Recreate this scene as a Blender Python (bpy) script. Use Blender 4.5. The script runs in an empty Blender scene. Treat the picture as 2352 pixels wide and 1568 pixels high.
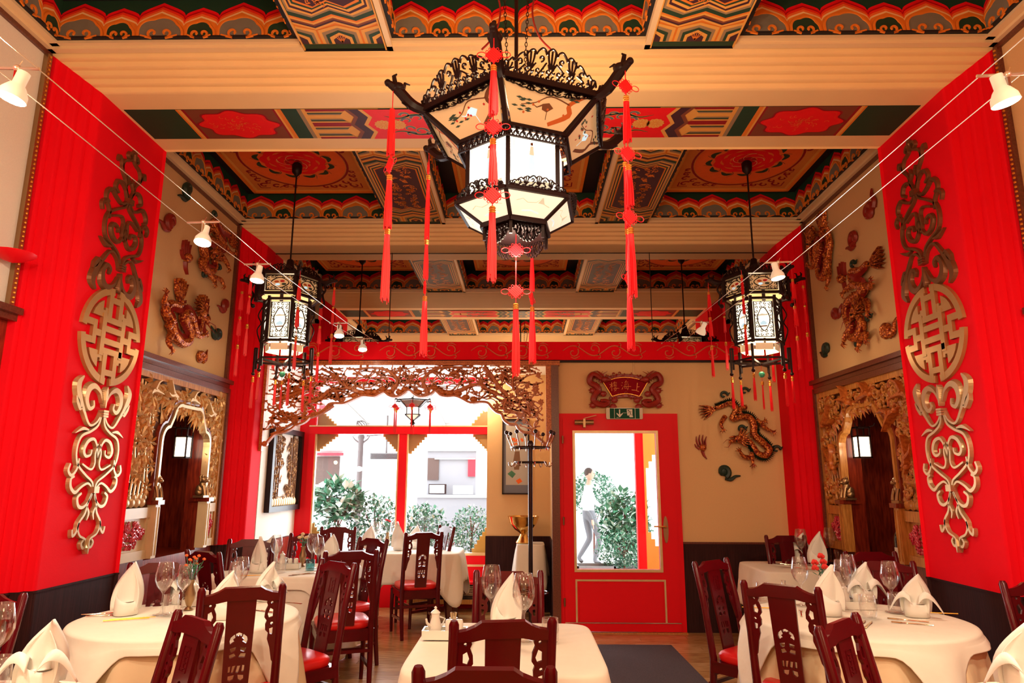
import bpy, math, random
from math import sin, cos, pi, radians as R, sqrt, atan2
from mathutils import Matrix, Vector, noise
random.seed(7)
S = bpy.context.scene
COL = S.collection

# ---------------------------------------------------------------- camera
FPX = 1556.0
up = Vector((21.7, 7581, -FPX)).normalized()
fy = Vector((24, -319, -FPX)); fy = (fy - up*fy.dot(up)).normalized()
fx = fy.cross(up)
RW = Matrix((fx, fy, up))            # camera space -> room space
CAM = Vector((0, 0, 1.5))
cd = bpy.data.cameras.new('camera'); cam = bpy.data.objects.new('camera', cd)
cd.sensor_width = 36; cd.lens = FPX/2352*36; cd.clip_start = .05
cam.matrix_world = Matrix.Translation(CAM) @ RW.to_4x4()
COL.objects.link(cam); S.camera = cam

def ray(px, py): return RW @ Vector((px-1176, 784-py, -FPX))
def onX(px, py, X): d = ray(px, py); return CAM + d*(X/d.x)
def onY(px, py, Y): d = ray(px, py); return CAM + d*(Y/d.y)
def onZ(px, py, Z): d = ray(px, py); return CAM + d*((Z-1.5)/d.z)

# ---------------------------------------------------------------- world, exposure
S.view_settings.view_transform = 'Standard'
try: S.view_settings.look = 'None'
except Exception: pass
S.view_settings.gamma = 1; S.view_settings.exposure = 0.0
S.view_settings.use_curve_mapping = False
try:
    cy = S.cycles
    cy.max_bounces = 6; cy.diffuse_bounces = 3; cy.glossy_bounces = 3; cy.transmission_bounces = 4
    cy.transparent_max_bounces = 12; cy.caustics_reflective = False; cy.caustics_refractive = False
    cy.use_adaptive_sampling = True; cy.adaptive_threshold = .045; cy.sample_clamp_indirect = 4
    cy.use_denoising = True
except Exception: pass
w = bpy.data.worlds.new('World'); S.world = w; w.use_nodes = True
wn = w.node_tree.nodes; bgn = wn.get('Background') or wn.new('ShaderNodeBackground')
SKY = 6.0
bgn.inputs[0].default_value = (.93, .97, 1, 1); bgn.inputs[1].default_value = SKY

def lamp(name, kind, loc, power, color=(1, .78, .5), size=.05, rot=None, spot=None, blend=.5):
    l = bpy.data.lights.new(name, kind); l.energy = power; l.color = color
    if kind == 'AREA': l.shape = 'RECTANGLE'; l.size = size[0]; l.size_y = size[1]
    else: l.shadow_soft_size = size
    if kind == 'SPOT': l.spot_size = spot or 1.2; l.spot_blend = blend
    o = bpy.data.objects.new(name, l); o.location = loc
    if rot is not None: o.rotation_euler = rot
    COL.objects.link(o); return o
def aim(o, tgt):
    o.rotation_euler = (Vector(tgt)-o.location).to_track_quat('-Z', 'Y').to_euler()
WARM = (1, .76, .47)
# daylight entering by the window and the door
dl = lamp('window_daylight', 'AREA', (-1.6, 8.95, 1.6), 150, (.92, .96, 1), (2.2, 1.9)); aim(dl, (-1.6, 5, 1.2))
# the room goes on behind the camera: unseen fill lamps added there
for x, y in ((-1.6, -.6), (1.6, -.6), (0, 1.2)):
    lamp('room_fill', 'POINT', (x, y, 2.6), 48, WARM, .25)

# ---------------------------------------------------------------- materials
MATS = {}
def mat(name, col, rough=.5, metal=0, coat=0, emit=0, ecol=None, var=0, vscale=8, bump=0, bscale=60, spec=.5, sheen=0):
    if name in MATS: return MATS[name]
    m = bpy.data.materials.new(name); m.use_nodes = True; MATS[name] = m
    nt = m.node_tree; b = nt.nodes['Principled BSDF']
    b.inputs['Base Color'].default_value = (*col, 1); b.inputs['Roughness'].default_value = rough
    b.inputs['Metallic'].default_value = metal; b.inputs['Coat Weight'].default_value = coat
    b.inputs['Coat Roughness'].default_value = .12
    b.inputs['Specular IOR Level'].default_value = spec
    if emit:
        b.inputs['Emission Color'].default_value = (*(ecol or col), 1); b.inputs['Emission Strength'].default_value = emit
    if var or bump:
        tc = nt.nodes.new('ShaderNodeTexCoord')
        n = nt.nodes.new('ShaderNodeTexNoise'); n.inputs['Scale'].default_value = vscale; n.inputs['Detail'].default_value = 4
        nt.links.new(tc.outputs['Object'], n.inputs['Vector'])
    if var:
        mx = nt.nodes.new('ShaderNodeMix'); mx.data_type = 'RGBA'
        mx.inputs['A'].default_value = (*[c*(1-var) for c in col], 1); mx.inputs['B'].default_value = (*[min(1, c*(1+var)) for c in col], 1)
        nt.links.new(n.outputs['Fac'], mx.inputs['Factor']); nt.links.new(mx.outputs['Result'], b.inputs['Base Color'])
    if bump:
        n2 = nt.nodes.new('ShaderNodeTexNoise'); n2.inputs['Scale'].default_value = bscale; n2.inputs['Detail'].default_value = 3
        nt.links.new(tc.outputs['Object'], n2.inputs['Vector'])
        bm = nt.nodes.new('ShaderNodeBump'); bm.inputs['Strength'].default_value = bump; bm.inputs['Distance'].default_value = .01
        nt.links.new(n2.outputs['Fac'], bm.inputs['Height']); nt.links.new(bm.outputs['Normal'], b.inputs['Normal'])
    return m
def wood(name, c1, c2, rough=.35, scale=(4, 4, .6), coat=.4, wave=14):
    if name in MATS: return MATS[name]
    m = mat(name, c1, rough, coat=coat); nt = m.node_tree; b = nt.nodes['Principled BSDF']
    tc = nt.nodes.new('ShaderNodeTexCoord'); mp = nt.nodes.new('ShaderNodeMapping'); mp.inputs['Scale'].default_value = scale
    n = nt.nodes.new('ShaderNodeTexNoise'); n.inputs['Scale'].default_value = wave; n.inputs['Detail'].default_value = 5
    r = nt.nodes.new('ShaderNodeValToRGB'); r.color_ramp.elements[0].position = .35; r.color_ramp.elements[1].position = .65
    r.color_ramp.elements[0].color = (*c1, 1); r.color_ramp.elements[1].color = (*c2, 1)
    nt.links.new(tc.outputs['Object'], mp.inputs[0]); nt.links.new(mp.outputs[0], n.inputs['Vector'])
    nt.links.new(n.outputs['Fac'], r.inputs[0]); nt.links.new(r.outputs[0], b.inputs['Base Color'])
    return m
def glassy(name, tint=(1, 1, 1), refl=.9, base=.04):
    m = bpy.data.materials.new(name); m.use_nodes = True; MATS[name] = m; nt = m.node_tree; nt.nodes.clear()
    o = nt.nodes.new('ShaderNodeOutputMaterial'); t = nt.nodes.new('ShaderNodeBsdfTransparent'); g = nt.nodes.new('ShaderNodeBsdfGlossy')
    t.inputs[0].default_value = (*tint, 1); g.inputs['Roughness'].default_value = .02; g.inputs[0].default_value = (refl, refl, refl, 1)
    lw = nt.nodes.new('ShaderNodeLayerWeight'); lw.inputs[0].default_value = .35
    mt = nt.nodes.new('ShaderNodeMath'); mt.operation = 'MULTIPLY_ADD'; mt.inputs[1].default_value = .55; mt.inputs[2].default_value = base
    mx = nt.nodes.new('ShaderNodeMixShader')
    nt.links.new(lw.outputs['Facing'], mt.inputs[0]); nt.links.new(mt.outputs[0], mx.inputs[0])
    nt.links.new(t.outputs[0], mx.inputs[1]); nt.links.new(g.outputs[0], mx.inputs[2]); nt.links.new(mx.outputs[0], o.inputs[0])
    return m
red = mat('red_wall', (.90, .004, .015), .75, var=.05, vscale=3, bump=.08, bscale=120, spec=.10)
redgloss = mat('red_gloss', (.86, .004, .013), .5, coat=.03, spec=.18)
cream = mat('cream_paint', (.92, .64, .32), .55, var=.04, vscale=5, spec=.3)
creamtrim = mat('cream_trim', (.86, .64, .38), .5)
paper = mat('wallpaper', (.82, .52, .25), .75, var=.06, vscale=140, bump=.25, bscale=300, spec=.2)
paperlit = mat('wallpaper_lit', (.90, .85, .75), .75, var=.05, vscale=140, bump=.25, bscale=300, spec=.2)  # lit copy: lamp and window light on the left walls put into the colour
dado = wood('dado_wood', (.022, .007, .008), (.050, .014, .014), .65, (30, 30, .7), 0, 5); dado.node_tree.nodes['Principled BSDF'].inputs['Specular IOR Level'].default_value = .15
mahog = wood('mahogany', (.13, .010, .006), (.30, .035, .012), .3, (9, 9, 1.2), .5, 6)
trimwood = wood('trim_wood', (.10, .02, .01), (.17, .04, .02), .35, (6, 6, 6), .4)
chairw = mat('chair_wood', (.092, .0016, .0048), .26, coat=.25, var=.3, vscale=9, spec=.25)
redcush = mat('red_cushion', (.72, .008, .008), .38, coat=.15)
goldw = wood('gold_wood', (.46, .17, .03), (.70, .31, .07), .36, (14, 14, 2), .2, 4)
goldpale = mat('gold_pale', (.78, .55, .28), .36, metal=.35, var=.2, vscale=12)
whitegold = mat('cream_lacquer', (.82, .66, .40), .35, var=.08, vscale=10)
bronze = mat('bronze_unlit', (.22, .085, .035), .36, metal=.5, var=.15, vscale=12)  # shade of the unlit upper scrolls put into the colour
bronzemid = mat('bronze_half_lit', (.50, .27, .10), .34, metal=.5, var=.15, vscale=12)  # emblem tone, a painted step between the shaded and the lit scrolls
bronzel = mat('bronze_light', (.58, .40, .22), .32, metal=.6, var=.15, vscale=12)  # light on the lower scrolls put into the colour; also the screen arch
fretw = wood('fret_wood', (.38, .075, .010), (.66, .19, .03), .45, (5, 5, 5), .08)
dragongold = mat('dragon_gold', (.66, .14, .022), .3, metal=.5)
_nt = dragongold.node_tree; _v = _nt.nodes.new('ShaderNodeTexVoronoi'); _v.inputs['Scale'].default_value = 52; _tc = _nt.nodes.new('ShaderNodeTexCoord'); _nt.links.new(_tc.outputs['Object'], _v.inputs['Vector'])
_r = _nt.nodes.new('ShaderNodeValToRGB'); _r.color_ramp.elements[0].color = (.85, .28, .05, 1); _r.color_ramp.elements[1].color = (.22, .02, .01, 1); _r.color_ramp.elements[1].position = .75; _r.color_ramp.elements[0].position = .15
_nt.links.new(_v.outputs['Distance'], _r.inputs[0]); _b = _nt.nodes['Principled BSDF']; _nt.links.new(_r.outputs[0], _b.inputs['Base Color'])
_bp = _nt.nodes.new('ShaderNodeBump'); _bp.inputs['Strength'].default_value = .9; _bp.inputs['Distance'].default_value = -.006; _nt.links.new(_v.outputs['Distance'], _bp.inputs['Height']); _nt.links.new(_bp.outputs[0], _b.inputs['Normal'])
dragonred = mat('dragon_red', (.30, .02, .012), .35, var=.3, vscale=20)
dkgreen = mat('dark_green', (.012, .035, .022), .5)
ebony = mat('ebony', (.016, .005, .005), .45, coat=.03, spec=.2)
silk = mat('red_silk', (.88, .010, .018), .5, var=.1, vscale=60)
goldthread = mat('gold_thread', (.85, .42, .06), .3, metal=.8)
chrome = mat('chrome', (.7, .62, .55), .15, metal=1)
brass = mat('brass', (.85, .55, .18), .16, metal=1)
oldbrass = mat('old_brass', (.38, .24, .12), .35, metal=.9)
wiremat = mat('steel_wire', (.85, .75, .62), .3, metal=.7)
linen = mat('linen', (.92, .85, .73), .8, var=.03, vscale=20, bump=.55, bscale=7, spec=.15)
linent = mat('linen_shaded', (.84, .66, .43), .85, var=.03, vscale=20, bump=.4, bscale=7, spec=.12)  # under-cloth linen with shading and warm bounce put into its colour
napk = mat('napkin_linen', (.95, .93, .87), .75, spec=.2)
china = mat('white_china', (.86, .82, .74), .15, coat=.4)
darkmetal = mat('dark_metal', (.035, .022, .024), .22, metal=.6, coat=.3)
black = mat('black', (.008, .006, .006), .4)
white = mat('white_paint', (.85, .85, .83), .5)
glass = glassy('drinking_glass', base=.05)
pane = glassy('window_pane', (.97, .98, .98), .6, .02)
mirror = mat('mirror_glass', (.86, .84, .8), .0, metal=1)
leafg = mat('leaf_green', (.05, .20, .11), .45, var=.5, vscale=10)
leafp = mat('leaf_pale', (.45, .62, .52), .5, var=.3, vscale=10)
# ceiling paints
P = dict(dk=(.018, .016, .018), rd=(.86, .008, .014), r2=(.86, .035, .012), r3=(.88, .16, .03), r0=(.50, .003, .008), cr=(.95, .62, .28), og=(.78, .22, .025),
         gy=(.20, .19, .15), gn=(.020, .055, .030), bl=(.13, .15, .19), pu=(.06, .018, .03), tn=(.33, .22, .12), yl=(.80, .40, .09),
         mr=(.30, .008, .015), br=(.22, .06, .03), pn=(.70, .25, .05))
PM = {k: mat('paint_'+k, v, .5, coat=0, var=.08, vscale=15, spec=.16) for k, v in P.items()}

# ---------------------------------------------------------------- mesh builder
def curvefill(loops, z0, z1):
    c = bpy.data.curves.new('t', 'CURVE'); c.dimensions = '2D'; c.fill_mode = 'BOTH'; c.extrude = abs(z1-z0)/2
    for lp in loops:
        s = c.splines.new('POLY'); s.points.add(len(lp)-1); s.use_cyclic_u = True
        for p, q in zip(s.points, lp): p.co = (q[0], q[1], 0, 1)
    o = bpy.data.objects.new('t', c); me = o.to_mesh()
    vs = [(v.co.x, v.co.y, v.co.z+(z0+z1)/2) for v in me.vertices]; fs = [tuple(p.vertices) for p in me.polygons]
    o.to_mesh_clear(); bpy.data.objects.remove(o); bpy.data.curves.remove(c)
    return vs, fs
def cr(pts, n=6, closed=False):
    """Catmull-Rom through points of any dimension"""
    out = []; L = len(pts); P_ = [tuple(p) for p in pts]
    for i in range(L if closed else L-1):
        p0 = P_[(i-1) % L] if (closed or i > 0) else P_[0]; p1 = P_[i]; p2 = P_[(i+1) % L]
        p3 = P_[(i+2) % L] if (closed or i+2 < L) else P_[-1]
        for k in range(n):
            t = k/n
            out.append(tuple(.5*((2*b)+(-a+c)*t+(2*a-5*b+4*c-d)*t*t+(-a+3*b-3*c+d)*t**3) for a, b, c, d in zip(p0, p1, p2, p3)))
    if not closed: out.append(P_[-1])
    return out
def spiral(cx, cy, r0, r1, a0, a1, n=14):
    return [(cx+(r0+(r1-r0)*i/n)*cos(a0+(a1-a0)*i/n), cy+(r0+(r1-r0)*i/n)*sin(a0+(a1-a0)*i/n)) for i in range(n+1)]
class B:
    def __init__(s, *mats): s.v = []; s.f = []; s.mi = []; s.sm = []; s.mats = list(mats); s.m = 0; s.M = Matrix.Identity(4)
    def mat(s, m):
        if m not in s.mats: s.mats.append(m)
        s.m = s.mats.index(m); return s
    def add(s, vs, fs, smooth=False):
        o = len(s.v); M = s.M
        s.v += [tuple(M @ Vector(p)) for p in vs]
        s.f += [tuple(i+o for i in f) for f in fs]; s.mi += [s.m]*len(fs); s.sm += [smooth]*len(fs); return s
    def box(s, x0, x1, y0, y1, z0, z1):
        return s.add([(x, y, z) for x in (x0, x1) for y in (y0, y1) for z in (z0, z1)],
                     [(0, 1, 3, 2), (4, 6, 7, 5), (0, 4, 5, 1), (2, 3, 7, 6), (0, 2, 6, 4), (1, 5, 7, 3)])
    def bar(s, a, b, w, h=None, up_=(0, 0, 1)):
        a = Vector(a); b = Vector(b); d = (b-a).normalized(); u = Vector(up_)
        if abs(d.dot(u)) > .99: u = Vector((0, 1, 0))
        x = d.cross(u).normalized()*w/2; y = x.cross(d).normalized()*(h or w)/2
        return s.add([p+i*x+j*y for p in (a, b) for i, j in ((-1, -1), (1, -1), (1, 1), (-1, 1))],
                     [(0, 1, 2, 3), (7, 6, 5, 4), (0, 4, 5, 1), (1, 5, 6, 2), (2, 6, 7, 3), (3, 7, 4, 0)])
    def poly(s, pts, z): return s.add([(p[0], p[1], z) for p in pts], [tuple(range(len(pts)))])
    def prism(s, pts, z0, z1, bev=0):
        n = len(pts)
        a = sum(pts[i][0]*pts[(i+1) % n][1]-pts[(i+1) % n][0]*pts[i][1] for i in range(n))
        if a < 0: pts = pts[::-1]
        if z1 < z0: z0, z1 = z1, z0
        return s.add([(p[0], p[1], z0) for p in pts]+[(p[0], p[1], z1) for p in pts],
                     [tuple(range(n-1, -1, -1)), tuple(range(n, 2*n))]+[(i, (i+1) % n, n+(i+1) % n, n+i) for i in range(n)])
    def holes(s, loops, z0, z1): return s.add(*curvefill(loops, z0, z1))
    def tube(s, pts, r, n=6, closed=False, flat=1, caps=True):
        P_ = [Vector(p) for p in pts]; L = len(P_)
        rr = r if isinstance(r, (list, tuple)) else [r]*L
        if len(rr) != L: rr = [rr[min(len(rr)-1, int(i/(L-1)*(len(rr)-1)))]*(1-(i/(L-1)*(len(rr)-1)) % 1)+rr[min(len(rr)-1, int(i/(L-1)*(len(rr)-1))+1)]*((i/(L-1)*(len(rr)-1)) % 1) for i in range(L)]
        vs = []; nrm = None
        for i in range(L):
            t = (P_[(i+1) % L]-P_[i-1]) if closed or 0 < i < L-1 else (P_[1]-P_[0] if i == 0 else P_[-1]-P_[-2])
            if t.length < 1e-9: t = Vector((0, 0, 1))
            t.normalize()
            if nrm is None: nrm = t.orthogonal().normalized() if abs(t.z) > .9 else Vector((0, 0, 1)).cross(t).normalized()
            nrm = (nrm-t*nrm.dot(t)); nrm = nrm.normalized() if nrm.length > 1e-6 else t.orthogonal().normalized()
            b = t.cross(nrm)
            for k in range(n):
                a = 2*pi*k/n; vs.append(P_[i]+(nrm*cos(a)+b*sin(a)*flat)*rr[i])
        fs = []
        for i in range(L if closed else L-1):
            j = (i+1) % L
            for k in range(n): fs.append((i*n+k, i*n+(k+1) % n, j*n+(k+1) % n, j*n+k))
        if not closed and caps: fs += [tuple(range(n-1, -1, -1)), tuple((L-1)*n+k for k in range(n))]
        return s.add(vs, fs, True)
    def lathe(s, prof, n=16, c=(0, 0), z=0):
        vs = []; fs = []
        for r, h in prof:
            for k in range(n): a = 2*pi*k/n; vs.append((c[0]+r*cos(a), c[1]+r*sin(a), z+h))
        for i in range(len(prof)-1):
            for k in range(n): fs.append((i*n+k, i*n+(k+1) % n, (i+1)*n+(k+1) % n, (i+1)*n+k))
        if prof[0][0] > 1e-5: fs.append(tuple(range(n-1, -1, -1)))
        if prof[-1][0] > 1e-5: fs.append(tuple((len(prof)-1)*n+k for k in range(n)))
        return s.add(vs, fs, True)
    def sph(s, c, r, n=10, m=7):
        r = r if isinstance(r, (list, tuple)) else (r, r, r); vs = [(c[0], c[1], c[2]-r[2])]; fs = []
        for i in range(1, m):
            ph = -pi/2+pi*i/m
            for k in range(n): a = 2*pi*k/n; vs.append((c[0]+r[0]*cos(ph)*cos(a), c[1]+r[1]*cos(ph)*sin(a), c[2]+r[2]*sin(ph)))
        vs.append((c[0], c[1], c[2]+r[2])); T = len(vs)-1
        for k in range(n): fs.append((0, 1+(k+1) % n, 1+k)); fs.append((T, T-n+k, T-n+(k+1) % n))
        for i in range(m-2):
            for k in range(n): fs.append((1+i*n+k, 1+i*n+(k+1) % n, 1+(i+1)*n+(k+1) % n, 1+(i+1)*n+k))
        return s.add(vs, fs, True)
    def stroke(s, pts, w, z0, z1, bev=.35):
        """raised ribbon of varying width following a flat path"""
        L = len(pts); ww = w if isinstance(w, (list, tuple)) else [w]*2
        vs = []
        for i, p in enumerate(pts):
            a = pts[max(0, i-1)]; b = pts[min(L-1, i+1)]; dx, dy = b[0]-a[0], b[1]-a[1]; l = sqrt(dx*dx+dy*dy) or 1; nx, ny = -dy/l, dx/l
            t = i/(L-1)*(len(ww)-1); k = min(len(ww)-2, int(t)); h = (ww[k]+(ww[k+1]-ww[k])*(t-k))/2; g = h*(1-bev)
            vs += [(p[0]-nx*h, p[1]-ny*h, z0), (p[0]-nx*g, p[1]-ny*g, z1), (p[0]+nx*g, p[1]+ny*g, z1), (p[0]+nx*h, p[1]+ny*h, z0)]
        fs = []
        for i in range(L-1):
            o = 4*i; q = o+4
            for a, b in ((0, 1), (1, 2), (2, 3)): fs.append((o+a, q+a, q+b, o+b))
        fs += [(0, 1, 2, 3), (4*L-1, 4*L-2, 4*L-3, 4*L-4)]
        return s.add(vs, fs)
    def ribbon(s, pts, w, z):
        L = len(pts); ww = w if isinstance(w, (list, tuple)) else [w]*2; vs = []
        for i, p in enumerate(pts):
            a = pts[max(0, i-1)]; b = pts[min(L-1, i+1)]; dx, dy = b[0]-a[0], b[1]-a[1]; l = sqrt(dx*dx+dy*dy) or 1
            t = i/(L-1)*(len(ww)-1); k = min(len(ww)-2, int(t)); h = (ww[k]+(ww[k+1]-ww[k])*(t-k))/2
            vs += [(p[0]+dy/l*h, p[1]-dx/l*h, z), (p[0]-dy/l*h, p[1]+dx/l*h, z)]
        return s.add(vs, [(2*i, 2*i+2, 2*i+3, 2*i+1) for i in range(L-1)])
    def mesh(s, name, ang=40):
        me = bpy.data.meshes.new(name); me.from_pydata(s.v, [], s.f)
        for m in s.mats: me.materials.append(m)
        me.polygons.foreach_set('material_index', s.mi); me.polygons.foreach_set('use_smooth', s.sm); me.update()
        if any(s.sm): me.set_sharp_from_angle(angle=R(ang))
        return me
    def build(s, name, parent=None, ang=40, loc=None, **kw):
        o = bpy.data.objects.new(name, s.mesh(name, ang)); COL.objects.link(o)
        if parent: o.parent = parent
        if loc is not None: o.location = loc
        for k, v in kw.items(): o[k] = v
        return o
def tag(o, label=None, cat=None, group=None, kind=None):
    if label: o['label'] = label
    if cat: o['category'] = cat
    if group: o['group'] = group
    if kind: o['kind'] = kind
    return o
def thing(name, label, cat, loc=(0, 0, 0), rz=0, group=None):
    o = bpy.data.objects.new(name, None); COL.objects.link(o); o.location = loc; o.rotation_euler = (0, 0, rz); o.empty_display_size = .1
    return tag(o, label, cat, group)
def struct(name, b, parent=None, **kw):
    o = b.build(name, parent, **kw); o['kind'] = 'structure'; return o
def inst(me, name, parent=None, M=None):
    o = bpy.data.objects.new(name, me); COL.objects.link(o)
    if parent: o.parent = parent
    if M is not None: o.matrix_local = M
    return o
def dup(root, loc=None, rz=None, label=None, group=None, scale=None):
    def cp(o, par):
        c = o.copy(); COL.objects.link(c)
        if par: c.parent = par
        for ch in o.children: cp(ch, c)
        return c
    r = cp(root, None)
    if loc is not None: r.location = loc
    if rz is not None: r.rotation_euler = (0, 0, rz)
    if scale is not None: r.scale = (scale,)*3 if not isinstance(scale, tuple) else scale
    if label: r['label'] = label
    if group: r['group'] = group
    return r
def FR(o, u, v):
    """frame: local x along u, y along v, z out of the surface"""
    u = Vector(u).normalized(); v = Vector(v).normalized(); n = u.cross(v)
    return Matrix.Translation(Vector(o)) @ Matrix((u, v, n)).transposed().to_4x4()
# ---------------------------------------------------------------- the room
XL, XR, AL, AR, ZW, ZS, ZD = -3.06, 3.0, -2.81, 2.76, 4.20, 4.03, .87
YB = -1.5                       # wall behind the camera
def side_frame(s, y, z, x=None):
    return FR((x if x is not None else (XL if s < 0 else XR), y, z), (0, 1, 0) if s < 0 else (0, -1, 0), (0, 0, 1))
NICHES = {-1: (5.66, 6.54, .86, 2.12), 1: (5.50, 6.42, .86, 2.12)}
for s, X, nm in ((-1, XL, 'wall_left'), (1, XR, 'wall_right')):
    NICHE = NICHES[s]; b = B(paperlit if s < 0 else paper); o = X+s*.14
    lo, hi = min(X, o), max(X, o)
    b.box(lo, hi, YB-.1, 4.5, 2.5, 4.6)
    b.mat(paper).box(lo, hi, 4.5, 7.36, 2.5, 4.6)
    b.mat(mahog).box(lo, hi, YB-.1, NICHE[0], 0, 2.5); b.box(lo, hi, NICHE[1], 7.36, 0, 2.5)
    b.box(lo, hi, NICHE[0], NICHE[1], 0, NICHE[2]); b.box(lo, hi, NICHE[0], NICHE[1], NICHE[3], 2.5)
    wl = struct(nm, b)
    # recess behind the carved screen
    o2 = X+s*.62; lo2, hi2 = min(o, o2), max(o, o2)
    b = B(mahog); y0, y1, z0, z1 = NICHE
    b.box(lo2, hi2, y0-.25, y0-.23, z0, z1+.2); b.box(lo2, hi2, y1+.23, y1+.25, z0, z1+.2)
    b.box(o2 if s > 0 else o2-.03, o2+.03 if s > 0 else o2, y0-.25, y1+.25, z0, z1+.2)
    b.box(lo2, hi2, y0-.25, y1+.25, z0-.04, z0); b.box(lo2, hi2, y0-.25, y1+.25, z1+.2, z1+.22)
    for k in range(3):
        yy = y0+.12+k*.28
        b.tube([(o2-s*.05, yy, z0), (o2-s*.05, yy, z1+.2)], .13, 14)
    struct('trim_%d' % (1 if s < 0 else 2), b)
    # shelf moulding between the wallpaper and the carved panels, and the slim dark strip at the top
    for i, (a, c) in enumerate(((YB, 3.9), (5.0, 6.92))):
        b = B(trimwood); q = X-s*.07; l, h = min(X, q), max(X, q)
        b.box(l, h, a, c, 2.46, 2.50); b.box(min(X, X-s*.045), max(X, X-s*.045), a, c, 2.42, 2.46)
        b.box(min(X, X-s*.02), max(X, X-s*.02), a, c, ZW-.035, ZW)
        struct('trim_%d' % ((3 if s < 0 else 5)+i), b)
b = B(paper); b.box(XL-.1, XR+.1, YB-.12, YB, 0, 4.6); struct('wall_back', b)

# floor : oak boards in rows
M0 = wood('oak_floor', (.42, .19, .06), (.66, .36, .14), .28, (1.2, 7, 1), .35, 5)
b = B(M0); b.box(XL-.1, XR+.1, YB-.1, 8.7, -.06, 0); fl = struct('floor', b)
tones = [wood('oak_board_%s' % n, c1, c2, .26, (1.2, 9, 1), .4, 6) for n, c1, c2 in (('a', (.40, .18, .055), (.62, .33, .12)), ('b', (.46, .22, .075), (.68, .38, .16)), ('c', (.36, .155, .05), (.56, .29, .10)))]
bm = []
for t in tones:
    q = B(t); q.box(0, 1.196, 0, .1085, 0, .004); bm.append(q.mesh('floor_board'))
nb = 0; r_ = 0; yy = 8.58-.11
while yy > 3.0 and nb < 292:
    x = XL+.0-(.0 if r_ % 2 else .6)+random.uniform(-.2, 0)
    while x < 3.0:
        if x > XL-.3 and not (x > 1.9 and yy > 7.2): inst(random.choice(bm), 'floor_board', fl, Matrix.Translation((max(x, XL-.1), yy, 0))); nb += 1
        x += 1.2
    yy -= .1105; r_ += 1

# fluted arches over pilasters
def flute(y0, t0, y1, t1, n=5, k=5):
    out = []
    for i in range(n):
        a = (y0+(y1-y0)*i/n, t0+(t1-t0)*i/n); c = (y0+(y1-y0)*(i+1)/n, t0+(t1-t0)*(i+1)/n)
        for j in range(k):
            u = j/k; h = (0, 1, .86, .62, .33)[j]*.62/n
            dt = (t1-t0)/n; dy = (y1-y0)/n
            out.append((a[0]+(c[0]-a[0])*u, a[1]+(c[1]-a[1])*u+h*1.0))
    out.append((y1, t1)); return out
def arch(name, prof, ends=True):
    bb = B(cream); rb = B(red); db = B(dado)
    def pt(t): return XL+(AL-XL)*t, XR+(AR-XR)*t, ZW+(ZS-ZW)*t
    for (ya, ta), (yb, tb) in zip(prof, prof[1:]):
        la, ra, za = pt(ta); lb, rb_, zb = pt(tb)
        bb.add([(la, ya, za), (ra, ya, za), (rb_, yb, zb), (lb, yb, zb)], [(0, 1, 2, 3)], True)
        rb.add([(la, ya, ZD), (la, ya, za), (lb, yb, zb), (lb, yb, ZD)], [(0, 1, 2, 3)], True)
        rb.add([(ra, ya, ZD), (rb_, yb, ZD), (rb_, yb, zb), (ra, ya, za)], [(0, 1, 2, 3)], True)
        for x0, x1, y in ((la, lb, 1), (ra, rb_, 1)):
            db.add([(x0, ya, 0), (x1, yb, 0), (x1, yb, ZD), (x0, ya, ZD)], [(0, 1, 2, 3)], True)
            db.add([(x0+.006*(1 if x0 < 0 else -1), ya, ZD-.012), (x1+.006*(1 if x0 < 0 else -1), yb, ZD-.012), (x1+.006*(1 if x0 < 0 else -1), yb, ZD), (x0+.006*(1 if x0 < 0 else -1), ya, ZD)], [(0, 1, 2, 3)])
    o = struct(name, bb, ang=28); p = rb.build('pilaster_face', o, 28); p['label'] = 'red fluted pilaster faces'
    q = db.build('pilaster_dado', o, 28); q['label'] = 'dark ribbed wood base'
    return o
def fullarch(yc):
    return flute(yc-.60, 0, yc-.38, 1)+flute(yc+.38, 1, yc+.60, 0)
arch('trim_7', fullarch(1.465)); A1 = arch('trim_8', fullarch(4.475))
A2 = arch('trim_9', flute(6.87, 0, 7.09, 1)+[(7.32, 1)])
arch('trim_10', [(YB, 1)]+flute(-1.16, 1, -.94, 0))

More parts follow.
